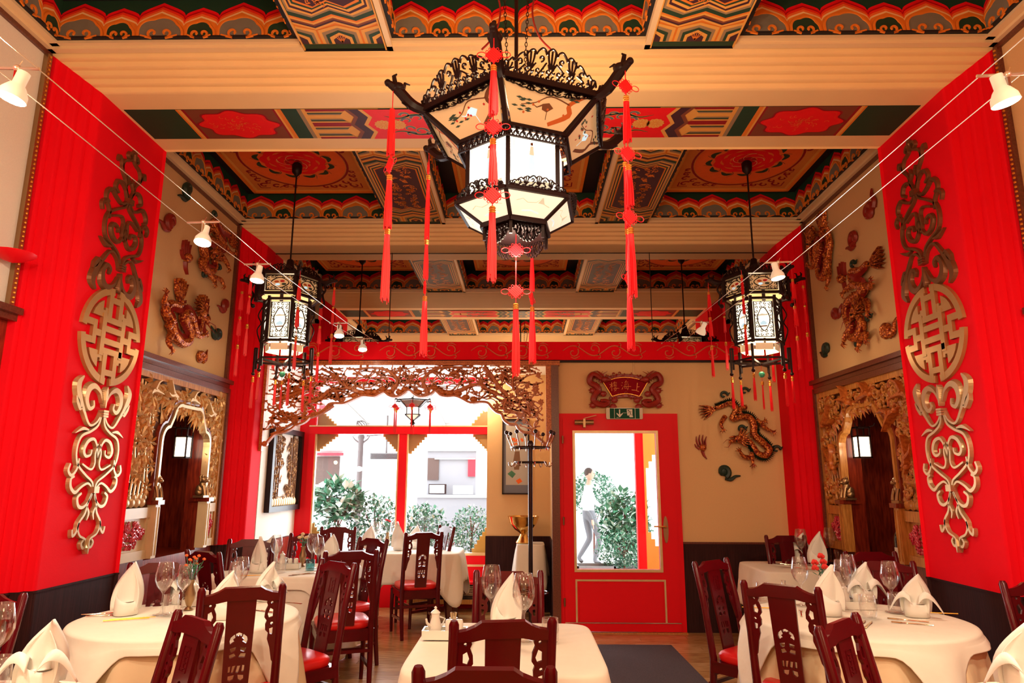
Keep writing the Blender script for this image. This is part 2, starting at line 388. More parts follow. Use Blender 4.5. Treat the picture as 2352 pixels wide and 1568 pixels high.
# ceiling slab + coffers
b = B(PM['dk']); b.box(XL-.1, XR+.1, YB-.1, 7.4, 4.52, 4.6); ceil = struct('ceiling', b)
DX = [(-1.40, -.86), (.81, 1.34)]
def lobe(cx, w, h):     # cloud outline, base on y=0
    pts = []
    for i in range(40):
        a = pi*i/39; r = 1+.10*abs(sin(a*2.5))
        pts.append((cx-cos(a)*w*.5*r, sin(a)**.75*h*r))
    return pts
def cove_board(L):
    """painted board with stepped ogee peaks above cloud lobes; x along, y up, z out"""
    b = B(PM['gn']); b.box(0, L, 0, .30, -.012, 0)
    n = max(1, round(L/.43)); p = L/n
    def prof(k):
        pts = []
        off = (0, .022, .034, .052, .070, .084)[k]
        N = 26
        for u in range(n):
            for typ, x0, wd, ap in ((0, u*p, p*.58, .262), (1, u*p+p*.58, p*.42, .226)):
                for i in range(N):
                    q = -1+2*i/N; s_ = abs(q)
                    g = .62*sqrt(max(0, 1-s_**2.2))+.38*(1-s_)**2
                    pts.append((x0+wd*(q+1)/2, .168+(ap-.168)*g-off))
        pts.append((L, pts[0][1])); return pts
    for k, c in enumerate(('rd', 'r0', 'r2', 'r3', 'cr', 'og')):
        pr = prof(k); z = .004+k*.0028; b.mat(PM[c])
        vs = [(x, y, z) for x, y in pr]+[(x, 0, z) for x, y in pr]+[(x, y, z-.0030) for x, y in pr]; m = len(pr)
        b.add(vs, [(i, m+i, m+i+1, i+1) for i in range(m-1)]+[(2*m+i, i, i+1, 2*m+i+1) for i in range(m-1)])
    for u in range(n):
        for x0, w, h, c, sc in ((u*p+p*.29, p*.52, .125, 'gy', 1), (u*p+p*.79, p*.33, .098, 'gn', .8)):
            lp = lobe(x0, w, h); b.mat(PM[c]).poly([(x, y+.008) for x, y in lp], .0225)
            b.mat(PM['og']).stroke([(x, y+.008) for x, y in lp], .018, .020, .027)
            for sg in (-1, 1):
                sp = [(x0+sg*(.030*sc), .052*sc)]+[(x0+sg*(q[0]), q[1]) for q in spiral(.030*sc, .036*sc, .020*sc, .006*sc, pi*.5, -pi*1.6, 12)]
                sp = [(x0+sg*w*.44, .014), (x0+sg*w*.30, .004)]+[(x0+sg*(w*.16+q[0]), .030*sc+q[1]) for q in spiral(0, 0, .034*sc, .009*sc, -pi*.5, pi*1.3, 14)]
                b.stroke(sp, [.014, .016, .013], .022, .030)
    b.mat(PM['dk']).box(0, L, 0, .010, 0, .028)
    return b.mesh('cove_board')
cove = {}
def tri(u, n=2): u = (u*n) % 1; return 1-abs(2*u-1)
def zigpoly(b, uw, v, a, z, n=2):
    N = 2*n; top = [(-uw+2*uw*i/N, v+a*((i % 2))) for i in range(N+1)]
    b.poly([(x, y) for x, y in top]+[(x, -y) for x, y in top[::-1]], z)
def squiggle(b, cx, cy, s, z, n=3):
    for i in range(n):
        a = random.uniform(0, 6.28); x, y = cx+random.uniform(-1, 1)*s*.8, cy+random.uniform(-1, 1)*s
        pts = cr([(x+random.uniform(-1, 1)*s*.5, y+random.uniform(-1, 1)*s*.5) for _ in range(4)], 5)
        b.ribbon(pts, [.012, .006, .003], z)
        b.ribbon(spiral(x, y, .028, .006, a, a+5, 9), [.008, .004], z)
def divider_mesh(L):
    W = .265; H = L/2; b = B(PM['gn']); b.box(-W, W, -H, H, -.02, 0)
    z = .0008
    def step(c): nonlocal z; z += .0007; b.mat(PM[c]); return z
    b.mat(PM['og']).poly([(-W, -H+.05), (W, -H+.05), (W, H-.05), (-W, H-.05)], step('og'))
    b.poly([(-W, -H+.05), (W, -H+.05), (W, H-.05), (-W, H-.05)], z)
    # end hexagons
    for sg in (-1, 1):
        for cx in (-W, 0, W):
            for k, c in enumerate(('yl', 'tn', 'gn', 'yl', 'pu')):
                w = .126-k*.019; h = .185-k*.022; zz = .003+k*.0005
                pts = [(max(-W, min(W, cx-w)), sg*(H-.055)), (max(-W, min(W, cx+w)), sg*(H-.055)), (max(-W, min(W, cx+w)), sg*(H-h)), (cx, sg*(H-h-.045)), (max(-W, min(W, cx-w)), sg*(H-h))]
                b.mat(PM[c]).poly(pts, zz)
            b.mat(PM['og'])
            for q in range(5):
                if abs(cx) < .1: b.ribbon([(cx, sg*(H-.07)), (cx+(q-2)*.012, sg*(H-.11)), (cx+(q-2)*.016, sg*(H-.145))], [.008, .003], .0056)
    v0 = H-.255
    for k, c in enumerate(('yl', 'pu', 'br', 'yl', 'og', 'gn', 'gn', 'tn', 'yl', 'pu', 'yl')):
        b.mat(PM[c]); zigpoly(b, W-(.0 if k < 7 else .012*(k-6)), v0-.0165*k, .062, .006+k*.0004)
    for k, c in enumerate(('gn', 'og', 'pu')):
        b.mat(PM[c]); zigpoly(b, W-.060-k*.013, v0-.18-k*.014, .055, .0108+k*.0004)
    b.mat(PM['og'])
    yy = -v0+.22
    while yy < v0-.2: squiggle(b, -.07, yy, .05, .0126, 3); squiggle(b, .07, yy+.03, .05, .0126, 3); yy += .07
    b.mat(PM['yl']).box(-W, -W+.008, -H, H, 0, .013); b.box(W-.008, W, -H, H, 0, .013)
    return b.mesh('divider_panel')
def peony_mesh(W, H):
    b = B(PM['og']); w, h = W/2, H/2
    b.mat(PM['yl']).box(-w, w, -h, h, -.03, .0)
    b.mat(PM['pn']).poly([(-w+.06, -h+.06), (w-.06, -h+.06), (w-.06, h-.06), (-w+.06, h-.06)], .002)
    r = min(w, h)-.10
    circ = [(r*cos(2*pi*i/48)*w/h*.98, r*sin(2*pi*i/48)) for i in range(49)]
    b.mat(PM['mr']).ribbon(circ, .022, .004)
    b.mat(PM['r3']).poly([(x*.96, y*.96) for x, y in circ[:-1]], .003)
    for k, (rr, c) in enumerate(((.30, 'r3'), (.288, 'rd'), (.225, 'r3'), (.213, 'rd'), (.15, 'r3'), (.14, 'rd'), (.085, 'r3'), (.078, 'r0'), (.042, 'rd'))):
        N = 60; b.mat(PM[c]).poly([((rr*(1+.10*abs(sin(4.5*a+k)))*cos(a)), rr*.85*(1+.10*abs(sin(4.5*a+k)))*sin(a)) for a in [2*pi*i/N for i in range(N)]], .004+k*.0008)
    b.mat(PM['cr'])
    for k in range(5):
        a = k*1.3; b.ribbon(spiral(.05*cos(a), .04*sin(a), .11, .05, a, a+2.2, 8), [.006, .003], .0125)
    for k in range(12):
        a = 2*pi*k/12+.2; cx, cy_ = .36*cos(a), .33*sin(a)
        b.mat(PM['gn']).ribbon(cr([(cx-.07*sin(a+.6), cy_+.07*cos(a+.6)), (cx, cy_), (cx+.08*sin(a-.5), cy_-.08*cos(a-.5))], 4), [.004, .05, .045, .004], .0045)
        b.ribbon(cr([(.27*cos(a), .24*sin(a)), (.33*cos(a+.2), .3*sin(a+.2)), (.4*cos(a+.1), .38*sin(a+.1))], 4), [.006, .004], .0046)
    b.mat(PM['mr'])
    for sx in (-1, 1):
        for sy in (-1, 1):
            cx, cy_ = sx*(w-.12), sy*(h-.12)
            b.ribbon([(cx, cy_), (cx-sx*.10, cy_)], .012, .004); b.ribbon([(cx, cy_), (cx, cy_-sy*.10)], .012, .004)
            for dx, dy, r0 in ((.06, .06, .058), (.18, .04, .05), (.04, .18, .05), (.13, .13, .045), (.28, .03, .042), (.03, .28, .042), (.37, .02, .03), (.02, .37, .03)):
                a0 = atan2(-sy, -sx); b.ribbon(spiral(cx-sx*dx, cy_-sy*dy, r0, .006, a0, a0+5.2, 12), [.024, .015], .004)
            b.ribbon(cr([(cx-sx*.2, cy_-sy*.01), (cx-sx*.27, cy_-sy*.05), (cx-sx*.33, cy_+sy*.0), (cx-sx*.4, cy_-sy*.03)], 4), [.012, .003], .004)
            b.ribbon(cr([(cx-sx*.01, cy_-sy*.2), (cx-sx*.05, cy_-sy*.27), (cx+sx*.0, cy_-sy*.33), (cx-sx*.03, cy_-sy*.4)], 4), [.012, .003], .004)
    for k, c in ((0, 'yl'),): 
        for x0, x1, y0, y1 in ((-w, w, -h, -h+.03), (-w, w, h-.03, h), (-w, -w+.03, -h, h), (w-.03, w, -h, h)): b.mat(PM['og']).box(x0, x1, y0, y1, 0, .015)
    return b.mesh('peony_panel')
peony = {}
TB = -1
def tiltM(): return Matrix.Rotation(R(12), 4, 'X')
def coffer(x0, x1, y0, y1, zc=4.235, name='coffer'):
    """one coffer : cream rim, four painted boards, peony panel"""
    g = bpy.data.objects.new(name, None); COL.objects.link(g); g.parent = ceil
    Lx, Ly = x1-x0, y1-y0
    for L in (Lx, Ly):
        k = round(L, 1)
        if k not in cove: cove[k] = (cove_board(k), k)
    def put(o, u, L, s=1):
        me, k = cove[round(L, 1)]
        M = FR(o, u, (0, 0, 1)); inst(me, 'cove_board', g, M @ Matrix.Scale(L/k, 4, (1, 0, 0)))
    put((x0, y1, zc), (1, 0, 0), Lx); put((x1, y0, zc), (-1, 0, 0), Lx)
    put((x0, y0, zc), (0, 1, 0), Ly); put((x1, y1, zc), (0, -1, 0), Ly)
    i = .13; key = (round(Lx-2*i, 1), round(Ly-2*i, 1))
    if key not in peony: peony[key] = peony_mesh(*key)
    inst(peony[key], 'peony_panel', g, Matrix.Translation(((x0+x1)/2, (y0+y1)/2, zc+.25)) @ Matrix.Rotation(pi, 4, 'X'))
    return g
def bay(y0, y1):
    divm = divider_mesh(y1-y0-.03)
    for i, (a, c) in enumerate(DX):
        inst(divm, 'divider_panel', ceil, Matrix.Translation(((a+c)/2, (y0+y1)/2, 4.205)) @ Matrix.Rotation(pi, 4, 'X'))
    q = .10; zr = 4.215
    b = B(creamtrim)
    # rims: long ones front and back, side ones on the walls, slim rails along the inner coffer
    for ya, yb in ((y0, y0+.075), (y1-.075, y1)): 
        for xa, xb in ((XL, DX[0][0]), (DX[0][1], DX[1][0]), (DX[1][1], XR)):
            b.box(xa, xb, ya, yb, zr, zr+.05)
            b.box(xa, xb, ya if ya == y0 else ya+.03, yb-.03 if ya == y0 else yb, zr-.02, zr)
    for xa, xb, xc, xd in ((XL, XL+q, XL, XL+.05), (XR-q, XR, XR-.05, XR)):
        b.box(xa, xb, y0, y1, zr, zr+.05); b.box(xc, xd, y0, y1, zr-.02, zr)
    for xa in (DX[0][1], DX[1][0]-.035): b.box(xa, xa+.035, y0+.0, y1, zr-.02, zr+.05)
    b.box(DX[0][0]-.012, DX[0][0], y0, y1, zr, 4.5); b.box(DX[1][1], DX[1][1]+.012, y0, y1, zr, 4.5)
    b.build('cornice_rim', ceil, kind='structure')
    b = B(PM['dk']); b.box(XL-.05, XR+.05, y0-.012, y0-.002, zr-.01, 4.53); b.box(XL-.05, XR+.05, y1+.002, y1+.012, zr-.01, 4.53); b.build('beam_riser', ceil, kind='structure')
    coffer(XL+q, DX[0][0]-.02, y0+.075, y1-.075); coffer(DX[0][1]+.035, DX[1][0]-.035, y0+.075, y1-.075); coffer(DX[1][1]+.02, XR-q, y0+.075, y1-.075)
bay(5.08, 6.87); bay(2.07, 3.87); bay(-.94, .86)

# painted strip under the arches
def soffit_mesh():
    W = .205; b = B(PM['gn']); L = 2.76
    b.box(-L, L, -W, W, -.012, 0)
    z0 = .001
    def sl(x0, x1, c, sk=0, z=z0): b.mat(PM[c]).poly([(x0, -W), (x1, -W), (x1, W), (x0, W)], z)
    for s in (-1, 1):
        def X(a): return s*a
        def blk(a, c_, c, z=z0): b.mat(PM[c]).poly([(X(a), -W), (X(c_), -W), (X(c_), W), (X(a), W)][::s], z)
        blk(2.76, 2.40, 'gn'); blk(2.40, 2.385, 'og'); blk(2.385, 2.36, 'yl'); blk(2.36, 2.34, 'mr'); blk(2.34, 1.72, 'br')
        cx = X(2.03)
        for rr, c, z in ((1.06, 'mr', .002), (1, 'rd', .003), (.93, 'r2', .0036), (.9, 'rd', .0042)):
            b.mat(PM[c]).poly([(cx+.27*rr*(1+.09*cos(8*a))*cos(a), .175*rr*(1+.09*cos(8*a))*sin(a)) for a in [2*pi*i/64 for i in range(64)]], z)
        b.mat(PM['r3'])
        for i in range(34):
            a = random.uniform(0, 6.28); q = random.uniform(0, .8)
            b.ribbon(spiral(cx+.24*q*cos(a), .14*q*sin(a), .022, .006, a, a+3.5, 6), [.005, .003], .005)
        blk(1.72, 1.705, 'mr'); blk(1.705, 1.69, 'yl'); blk(1.69, 1.66, 'og'); blk(1.66, 1.63, 'gn'); blk(1.63, 1.55, 'gn'); blk(1.55, 1.52, 'tn'); blk(1.52, 1.49, 'yl')
        blk(1.49, .98, 'yl', .0012)
        for cy_ in (-W, 0, W):
            for k, c in enumerate(('yl', 'tn', 'gn', 'yl', 'mr')):
                w = .095-k*.017; l0 = 1.49; l1 = 1.27+.0-k*.01; zz = .002+k*.0006
                ya, yb = max(-W, cy_-w), min(W, cy_+w)
                b.mat(PM[c]).poly([(X(l0), ya), (X(l1), ya), (X(l1-.05), cy_), (X(l1), yb), (X(l0), yb)], zz)
        # zigzags
        for k, (a, c) in enumerate(((1.22, 'br'), (1.19, 'pu'), (1.15, 'pu'), (1.12, 'yl'), (1.09, 'rd'))):
            zz = .0055+k*.0006
            pts = [(X(a-.0), -W), (X(a-.05), -W*.5), (X(a), 0), (X(a-.05), W*.5), (X(a), W)]
            b.mat(PM[c]).poly(pts+[(0, W), (0, -W)], zz)
        b.mat(PM['yl'])
        for cx2 in (.98, .88):
            b.poly([(X(cx2)+.062*(1+.07*cos(12*a))*cos(a), .062*(1+.07*cos(12*a))*sin(a)) for a in [2*pi*i/48 for i in range(48)]], .009)
            b.mat(PM['og'])
            for i in range(12): a = 2*pi*i/12; b.ribbon([(X(cx2)+.012*cos(a), .012*sin(a)), (X(cx2)+.055*cos(a), .055*sin(a))], .004, .0094)
            b.mat(PM['yl'])
        for sy in (-1, 1):
            for cx2, cy_, r0 in ((.80, .055, .04), (.72, .09, .05), (.62, .06, .045), (.66, .13, .035), (.80, .13, .04), (.56, .11, .035)):
                for c, w, z in (('yl', .030, .0093), ('bl', .021, .0097)):
                    b.mat(PM[c]).ribbon(spiral(X(cx2), sy*cy_, r0, .012, 0 if s*sy > 0 else pi, (0 if s*sy > 0 else pi)+s*sy*4.6, 14), [w, w*.4], z)
            for c, w, z in (('yl', .026, .0093), ('gn', .018, .0097)): b.mat(PM[c]).ribbon(cr([(X(.95), sy*.12), (X(.85), sy*.09), (X(.72), sy*.14), (X(.5), sy*.08), (X(.42), sy*.1)], 5), [.003, w, w, .003], z)
        for k, (a, c) in enumerate(((.40, 'yl'), (.37, 'gn'), (.33, 'tn'), (.30, 'pu'), (.25, 'yl'), (.22, 'gn'), (.18, 'bl'), (.14, 'yl'), (.11, 'pu'))):
            zz = .010+k*.0006
            pts = [(X(a), -W), (X(a-.05), -W*.5), (X(a), 0), (X(a-.05), W*.5), (X(a), W)]
            b.mat(PM[c]).poly(pts+[(0, W), (0, -W)], zz)
    b.mat(PM['yl'])
    squiggle(b, 0, -.08, .03, .0155, 2); squiggle(b, 0, .08, .03, .0155, 2)
    return b.mesh('painted_strip')
sm_ = soffit_mesh()
for yc in (4.475, 1.465):
    inst(sm_, 'painted_strip', A1, Matrix.Translation((-.025, yc, ZS-.002)) @ Matrix.Rotation(pi, 4, 'X'))
# beaded gilt strips at the near edges of pilasters
for s, X in ((-1, XL), (1, XR)):
    b = B(trimwood if s > 0 else oldbrass); x = X-s*.012
    b.box(min(X, X-s*.03), max(X, X-s*.03), 3.83, 3.87, 2.5, ZW-.03)
    o = struct('trim_%d' % (11 if s < 0 else 12), b)
    q = B(goldthread)
    for i in range(56): q.sph((x-s*.02, 3.85, 2.53+i*.0295), .009, 5, 4)
    q.build('bead_row', o, kind='stuff')
    b = B(trimwood); b.box(min(X, X-s*.035), max(X, X-s*.035), 6.83, 6.87, .87, ZW-.02); struct('trim_%d' % (13 if s < 0 else 14), b)

# mirror wall over the red beam
b = B(cream); b.box(XL-.1, XR+.1, 7.345, 7.44, ZS-.05, 4.6); struct('wall_front_top', b)
b = B(mirror); b.box(AL-.05, AR+.05, 7.322, 7.34, 2.98, ZS+.02)
mw = struct('wall_front_upper', b); mw['label'] = 'mirrored wall'
b = B(ebony)
for px, py in ((898, 650), (1494, 650)):
    x = onY(px, py, 7.32).x; b.box(x-.004, x+.004, 7.3185, 7.3225, 2.98, ZS)
b.box(AL, AR, 7.3175, 7.3225, ZS-.012, ZS-.004)
b.build('mirror_joint', mw)
# red beam with a carved vine
b = B(red); b.box(AL, AR, 7.25, 7.42, 2.785, 2.985); b.mat(ebony).box(AL, AR, 7.27, 7.42, 2.765, 2.785)
rbm = struct('trim_15', b); rbm['label'] = 'red beam with carved vine panels'
vine = mat('vine_paint', (.74, .13, .04), .5)
b = B(vine); b.M = FR((0, 7.25, 2.885), (1, 0, 0), (0, 0, 1))
rg = random.Random(3)
edges = [-2.75, -1.62, -.62, .38, 1.40, 2.70]
for e0, e1 in zip(edges, edges[1:]):
    e0 += .06; e1 -= .06; n = max(3, round((e1-e0)/.24)); p = (e1-e0)/n
    wv = [(e0+(e1-e0)*i/(n*8), .055*sin(pi*i/8)) for i in range(n*8+1)]
    b.stroke(wv, [.008, .016, .016, .008], 0, .010)
    for i in range(n):
        sg = 1 if i % 2 else -1; cx = e0+(i+.5)*p
        b.stroke(spiral(cx, sg*.018, .062, .012, -sg*pi*.2, -sg*pi*.2+sg*5.6, 20), [.016, .012, .014], 0, .011)
        b.stroke(spiral(cx+.05, -sg*.07, .03, .008, sg*2, sg*2-sg*4, 10), [.012, .008], 0, .010)
        b.stroke(cr([(cx-.03, sg*.07), (cx+.02, sg*.085), (cx+.07, sg*.06)], 4), [.004, .016, .004], 0, .010)
b.build('vine_relief', rbm, kind='stuff')
# ---------------------------------------------------------------- door wall
YD = 7.32
dx0, dx1, dz1 = onY(1275, 960, YD).x, onY(1556, 1000, YD).x, 2.207
b = B(paper); b.box(.33, AR+.02, YD, YD+.12, dz1, 2.77); b.box(dx1, AR+.02, YD, YD+.12, .88, dz1); b.box(.33, dx0, YD, YD+.12, 0, dz1)
b.mat(dado).box(dx1, AR+.02, YD-.02, YD+.12, 0, .88); b.mat(trimwood).box(dx1, AR, YD-.025, YD-.018, .865, .885)
b.mat(oldbrass).box(onY(1455, 840, YD).x-.006, onY(1455, 840, YD).x+.006, YD-.008, YD, 2.60, 2.77)
struct('wall_front', b)
b = B(redgloss); f = .085
b.box(dx0, dx0+f, YD-.035, YD+.10, 0, dz1); b.box(dx1-f*.75, dx1, YD-.035, YD+.10, 0, dz1); b.box(dx0+f, dx1-f*.75, YD-.035, YD+.10, dz1-.07, dz1)
door = struct('door_1', b)
lx0, lx1, lz = dx0+f-.005, dx1-f*.75+.005, dz1-.065
g0, g1 = onY(1322, 1150, YD), onY(1509, 1150, YD); gz1, gz0 = onY(1415, 995, YD).z, onY(1415, 1306, YD).z
b = B(redgloss); y0, y1 = YD-.05, YD+.0
for a in ((lx0, g0.x, .02, lz), (g1.x, lx1, .02, lz), (g0.x, g1.x, .02, gz0), (g0.x, g1.x, gz1, lz)): b.box(a[0], a[1], y0, y1, a[2], a[3])
leaf = b.build('door_leaf', door)
def frame_rect(b, x0, x1, z0, z1, w, ya, yb):
    b.box(x0-w, x0, ya, yb, z0-w, z1+w); b.box(x1, x1+w, ya, yb, z0-w, z1+w); b.box(x0, x1, ya, yb, z0-w, z0); b.box(x0, x1, ya, yb, z1, z1+w)
b = B(goldpale); frame_rect(b, g0.x, g1.x, gz0, gz1, .026, y0-.012, y0+.01); b.build('glazing_bead', leaf)
b = B(pane); b.box(g0.x, g1.x, YD-.028, YD-.022, gz0, gz1); b.build('door_pane', leaf)
pz1, pz0 = onY(1420, 1333, YD).z, onY(1420, 1432, YD).z
b = B(goldpale); frame_rect(b, g0.x+.0, g1.x+.03, pz0, pz1, .018, y0-.008, y0); b.mat(redgloss).box(g0.x+.02, g1.x+.01, y0-.012, y0, pz0+.02, pz1-.02); b.build('kick_panel', leaf)
b = B(redgloss); b.box(lx0, lx1, y0-.015, y0, .02, .10); b.build('weather_bar', leaf)
b = B(chrome); b.box(lx0, lx1, y0-.022, y0-.01, .098, .106); b.build('metal_strip', leaf)
hc = onY(1527, 1215, YD)
b = B(oldbrass); b.M = FR((hc.x, y0, hc.z), (1, 0, 0), (0, 0, 1)); b.prism([(.026*cos(a)*1.0, .135*sin(a) if abs(sin(a)) < .85 else .135*sin(a)) for a in [2*pi*i/28 for i in range(28)]], 0, .008)
b.build('handle_plate', leaf)
b = B(brass); b.tube([(hc.x, y0-.005, hc.z+.03), (hc.x, y0-.05, hc.z+.03), (hc.x-.03, y0-.055, hc.z+.032), (hc.x-.13, y0-.05, hc.z+.034)], [.010, .010, .009, .007], 8); b.build('door_handle', leaf)
cc = onY(1340, 971, YD)
b = B(oldbrass); b.tube([(cc.x-.10, y0-.03, cc.z), (cc.x+.10, y0-.03, cc.z)], .026, 12); b.box(cc.x-.012, cc.x+.012, y0-.065, y0, cc.z-.055, cc.z+.035)
b.bar((cc.x, y0-.05, cc.z+.04), (cc.x+.13, y0-.03, cc.z+.075), .02, .008); b.build('door_closer', leaf)
b = B(oldbrass)
for z in (onY(1290, 1010, YD).z, onY(1290, 1195, YD).z, onY(1290, 1380, YD).z): b.tube([(lx0-.004, y0-.012, z-.04), (lx0-.004, y0-.012, z+.04)], .009, 8)
b.build('hinge', leaf, kind='stuff')
b = B(goldw); b.box(dx0, dx1, YD-.09, YD+.02, 0, .012); struct('trim_16', b)

# ---------------------------------------------------------------- alcove
YW, YR, XA = 8.6, 8.35, .33
b = B(paperlit); b.box(AL-.12, AL, 7.34, YW+.05, .85, 2.8); b.mat(mahog).box(AL-.12, AL+.012, 7.36, YW, 0, .84); struct('wall_alcove_left', b)
b = B(paper); b.box(-.43, XA+.06, YR, YR+.4, 0, 2.8); b.box(XA, XA+.06, 7.42, YR, 0, 2.8)
b.mat(dado).box(-.44, XA, YR-.015, YR, 0, .855); b.box(XA-.012, XA, 7.42, YR, 0, .855); struct('wall_alcove_right', b)
b = B(white); b.box(AL-.1, XA+.06, 7.30, YW+.1, 2.79, 2.85)
b.mat(goldw)
struct('ceiling_alcove', b)
# window in the alcove
wx0, wx1 = onY(706, 1100, YW).x, -.43
zs, zt0, zt1 = onY(950, 1268, YW).z, onY(950, 997, YW).z, onY(950, 984, YW).z
mx0, mx1 = onY(915, 1100, YW).x, onY(933, 1100, YW).x
b = B(redgloss); b.box(AL, wx0, YW-.03, YW+.09, 0, 2.8); b.box(wx0, wx1+.05, YW-.05, YW+.07, zt0, zt1+.02); b.box(mx0, mx1, YW-.04, YW+.07, zs, zt0)
b.box(wx0-.0, wx1+.1, YW-.02, YW+.09, 0, zs-.02); b.box(wx0, wx1+.1, YW-.03, YW+.09, 2.72, 2.8); b.box(wx0, wx0+.075, YW-.045, YW+.07, 0, 2.8)
win = struct('window_1', b)
b = B(goldpale)
for x in (wx0+.075, mx0-.02, mx1): b.box(x, x+.02, YW-.03, YW+.02, zs, zt0)
b.box(wx0, wx1+.05, YW-.05, YW+.02, zs-.03, zs); b.box(wx0+.1, wx1+.05, YW-.035, YW, zs-.16, zs-.135); b.box(wx0, wx1+.05, YW-.055, YW-.03, zt1+.02, zt1+.035)
b.build('gilt_bead', win)
for x0, x1, z0, z1 in ((wx0+.095, mx0, zs, zt0), (mx1, wx1+.1, zs, zt0), (wx0+.07, wx1+.1, zt1+.02, 2.72)):
    b = B(pane); b.box(x0, x1, YW+.012, YW+.018, z0, z1); b.build('window_pane', win)
fab = mat('corner_silk', (.62, .33, .12), .45, var=.12, vscale=9)
yel = mat('corner_yellow', (.80, .45, .10), .4)
def corner(x, z, sx, sz, w, h, stair=False):
    b = B(yel if stair else fab); b.M = FR((0, YW+.03, 0), (1, 0, 0), (0, 0, 1))
    if stair:
        n = 7; pts = [(x, z), (x+sx*w, z)]
        for i in range(n): pts += [(x+sx*w*(1-i/n), z+sz*h*(i+1)/n)] + ([(x+sx*w*(1-(i+1)/n), z+sz*h*(i+1)/n)] if i < n-1 else [])
        pts += [(x, z+sz*h)]
    else: pts = [(x, z), (x+sx*w, z), (x, z+sz*h)]
    b.prism(pts, 0, .012)
    if not stair:
        b.mat(yel); n = 7
        for i in range(n): u = (i+.5)/n; b.box(x+sx*w*u-.02, x+sx*w*u+.02, z+sz*h*(1-u)-.02, z+sz*h*(1-u)+.02, -.006, -.001)
    b.build('corner_board', win)
ph = onY(728, 1040, YW).z; pw = .24
corner(wx0+.09, zt0, 1, -1, .26, .21); corner(mx0-.02, zt0, -1, -1, .19, .21); corner(mx1+.02, zt0, 1, -1, .22, .24); corner(-.42, zt0, -1, -1, .20, .20)
corner(wx0+.08, zt1+.03, 1, 1, .24, .22); corner(-.40, zt1+.03, -1, 1, .24, .30)
corner(-.40, zs, -1, 1, .22, .34, True); corner(wx0+.09, zs, 1, 1, .22, .34, True); corner(mx1+.02, zs, 1, 1, .14, .22, True)
# radiator under the window
rx0, rx1 = -1.35, -.45
t = thing('radiator', 'red radiator shelf with a metal grille under the alcove window', 'radiator', ((rx0+rx1)/2, YW-.16, 0))
b = B(redgloss); b.box(-.45, .45, -.13, .13, .31, .335); b.build('shelf', t)
b = B(darkmetal); b.box(-.43, .43, -.10, .12, .12, .31); b.build('body', t)
b = B(chrome)
for i in range(30): b.box(-.43+i*.03, -.424+i*.03, -.135, -.125, .335, .345)
for i in range(6): b.box(-.43, .43, -.112, -.106, .19+i*.018, .196+i*.018)
b.build('grille', t, kind='stuff')
b = B(goldw); b.box(-.45, .45, -.12, .12, .09, .14); b.build('plinth', t)
for x in (-.41, .35): b = B(goldw); b.box(x, x+.06, -.1, .1, 0, .09); b.build('foot', t)
# carved surround of the alcove opening
b = B(fretw); b.box(AL, XA+.075, 7.24, 7.32, 2.725, 2.772); b.box(AL, XA+.075, 7.225, 7.30, 2.755, 2.770); b.box(onY(1254, 950, 7.3).x, XA+.015, 7.26, 7.31, 1.9, 2.73); b.mat(trimwood).box(XA-.02, XA+.06, 7.25, 7.34, 0, 2.73); b.mat(fretw)
b.box(AL, AL+.03, 7.25, 7.31, 1.80, 2.73)
struct('trim_17', b)

# ---------------------------------------------------------------- fretwork valance
t = thing('fretwork_valance', 'carved openwork valance of plum branches and birds across the alcove opening', 'wood carving', (0, 0, 0))
bp = [(610,1019),(623,1004),(633,995),(653,991),(669.5,984),(679,976),(686,974),(701,967.5),(714,954),(719,949),(734,947.6),(747.5,937.7),(756,928),(769,926),(787,926),(797,923),(819,913),(834,908),(858.6,909.5),(870,904.5),(882,899.5),(892,907),(904,910.6),(922,907),(939,895),(955,907),(972,910),(988,905),(1000,896.7),(1012.5,907),(1028,910),(1045.6,909),(1063,916),(1080,924.6),(1099.6,922.8),(1119,924.6),(1129,935),(1139.7,945.5),(1152,950.7),(1157,963),(1169,973),(1185,975),(1192,985.6),(1204,992.6),(1220,994),(1234,1003),(1246,1013.5),(1253,1022)]
YF = 7.28
bd = [(onY(x, y, YF).x, onY(x, y, YF).z) for x, y in bp]
def bz(x):
    if x < bd[0][0]: return bd[0][1]
    for a, c in zip(bd, bd[1:]):
        if a[0] <= x <= c[0]: return a[1]+(c[1]-a[1])*(x-a[0])/(c[0]-a[0])
    return bd[-1][1]
FM = FR((0, YF+.012, 0), (1, 0, 0), (0, 0, 1))
b = B(fretw); b.M = FM; b.stroke(cr(bd, 3), .036, 0, .036, .45); b.build('scalloped_border', t, 30)
b = B(fretw); b.M = FM
for c in (bd[0], bd[-1]): b.prism([(c[0]+.03*cos(a), c[1]+.0+.03*sin(a)) for a in [2*pi*i/14 for i in range(14)]], 0, .045)
b.build('corner_knob', t, kind='stuff')
rg = random.Random(11)
X0, X1, ZT = bd[0][0]-.0, bd[-1][0], 2.725
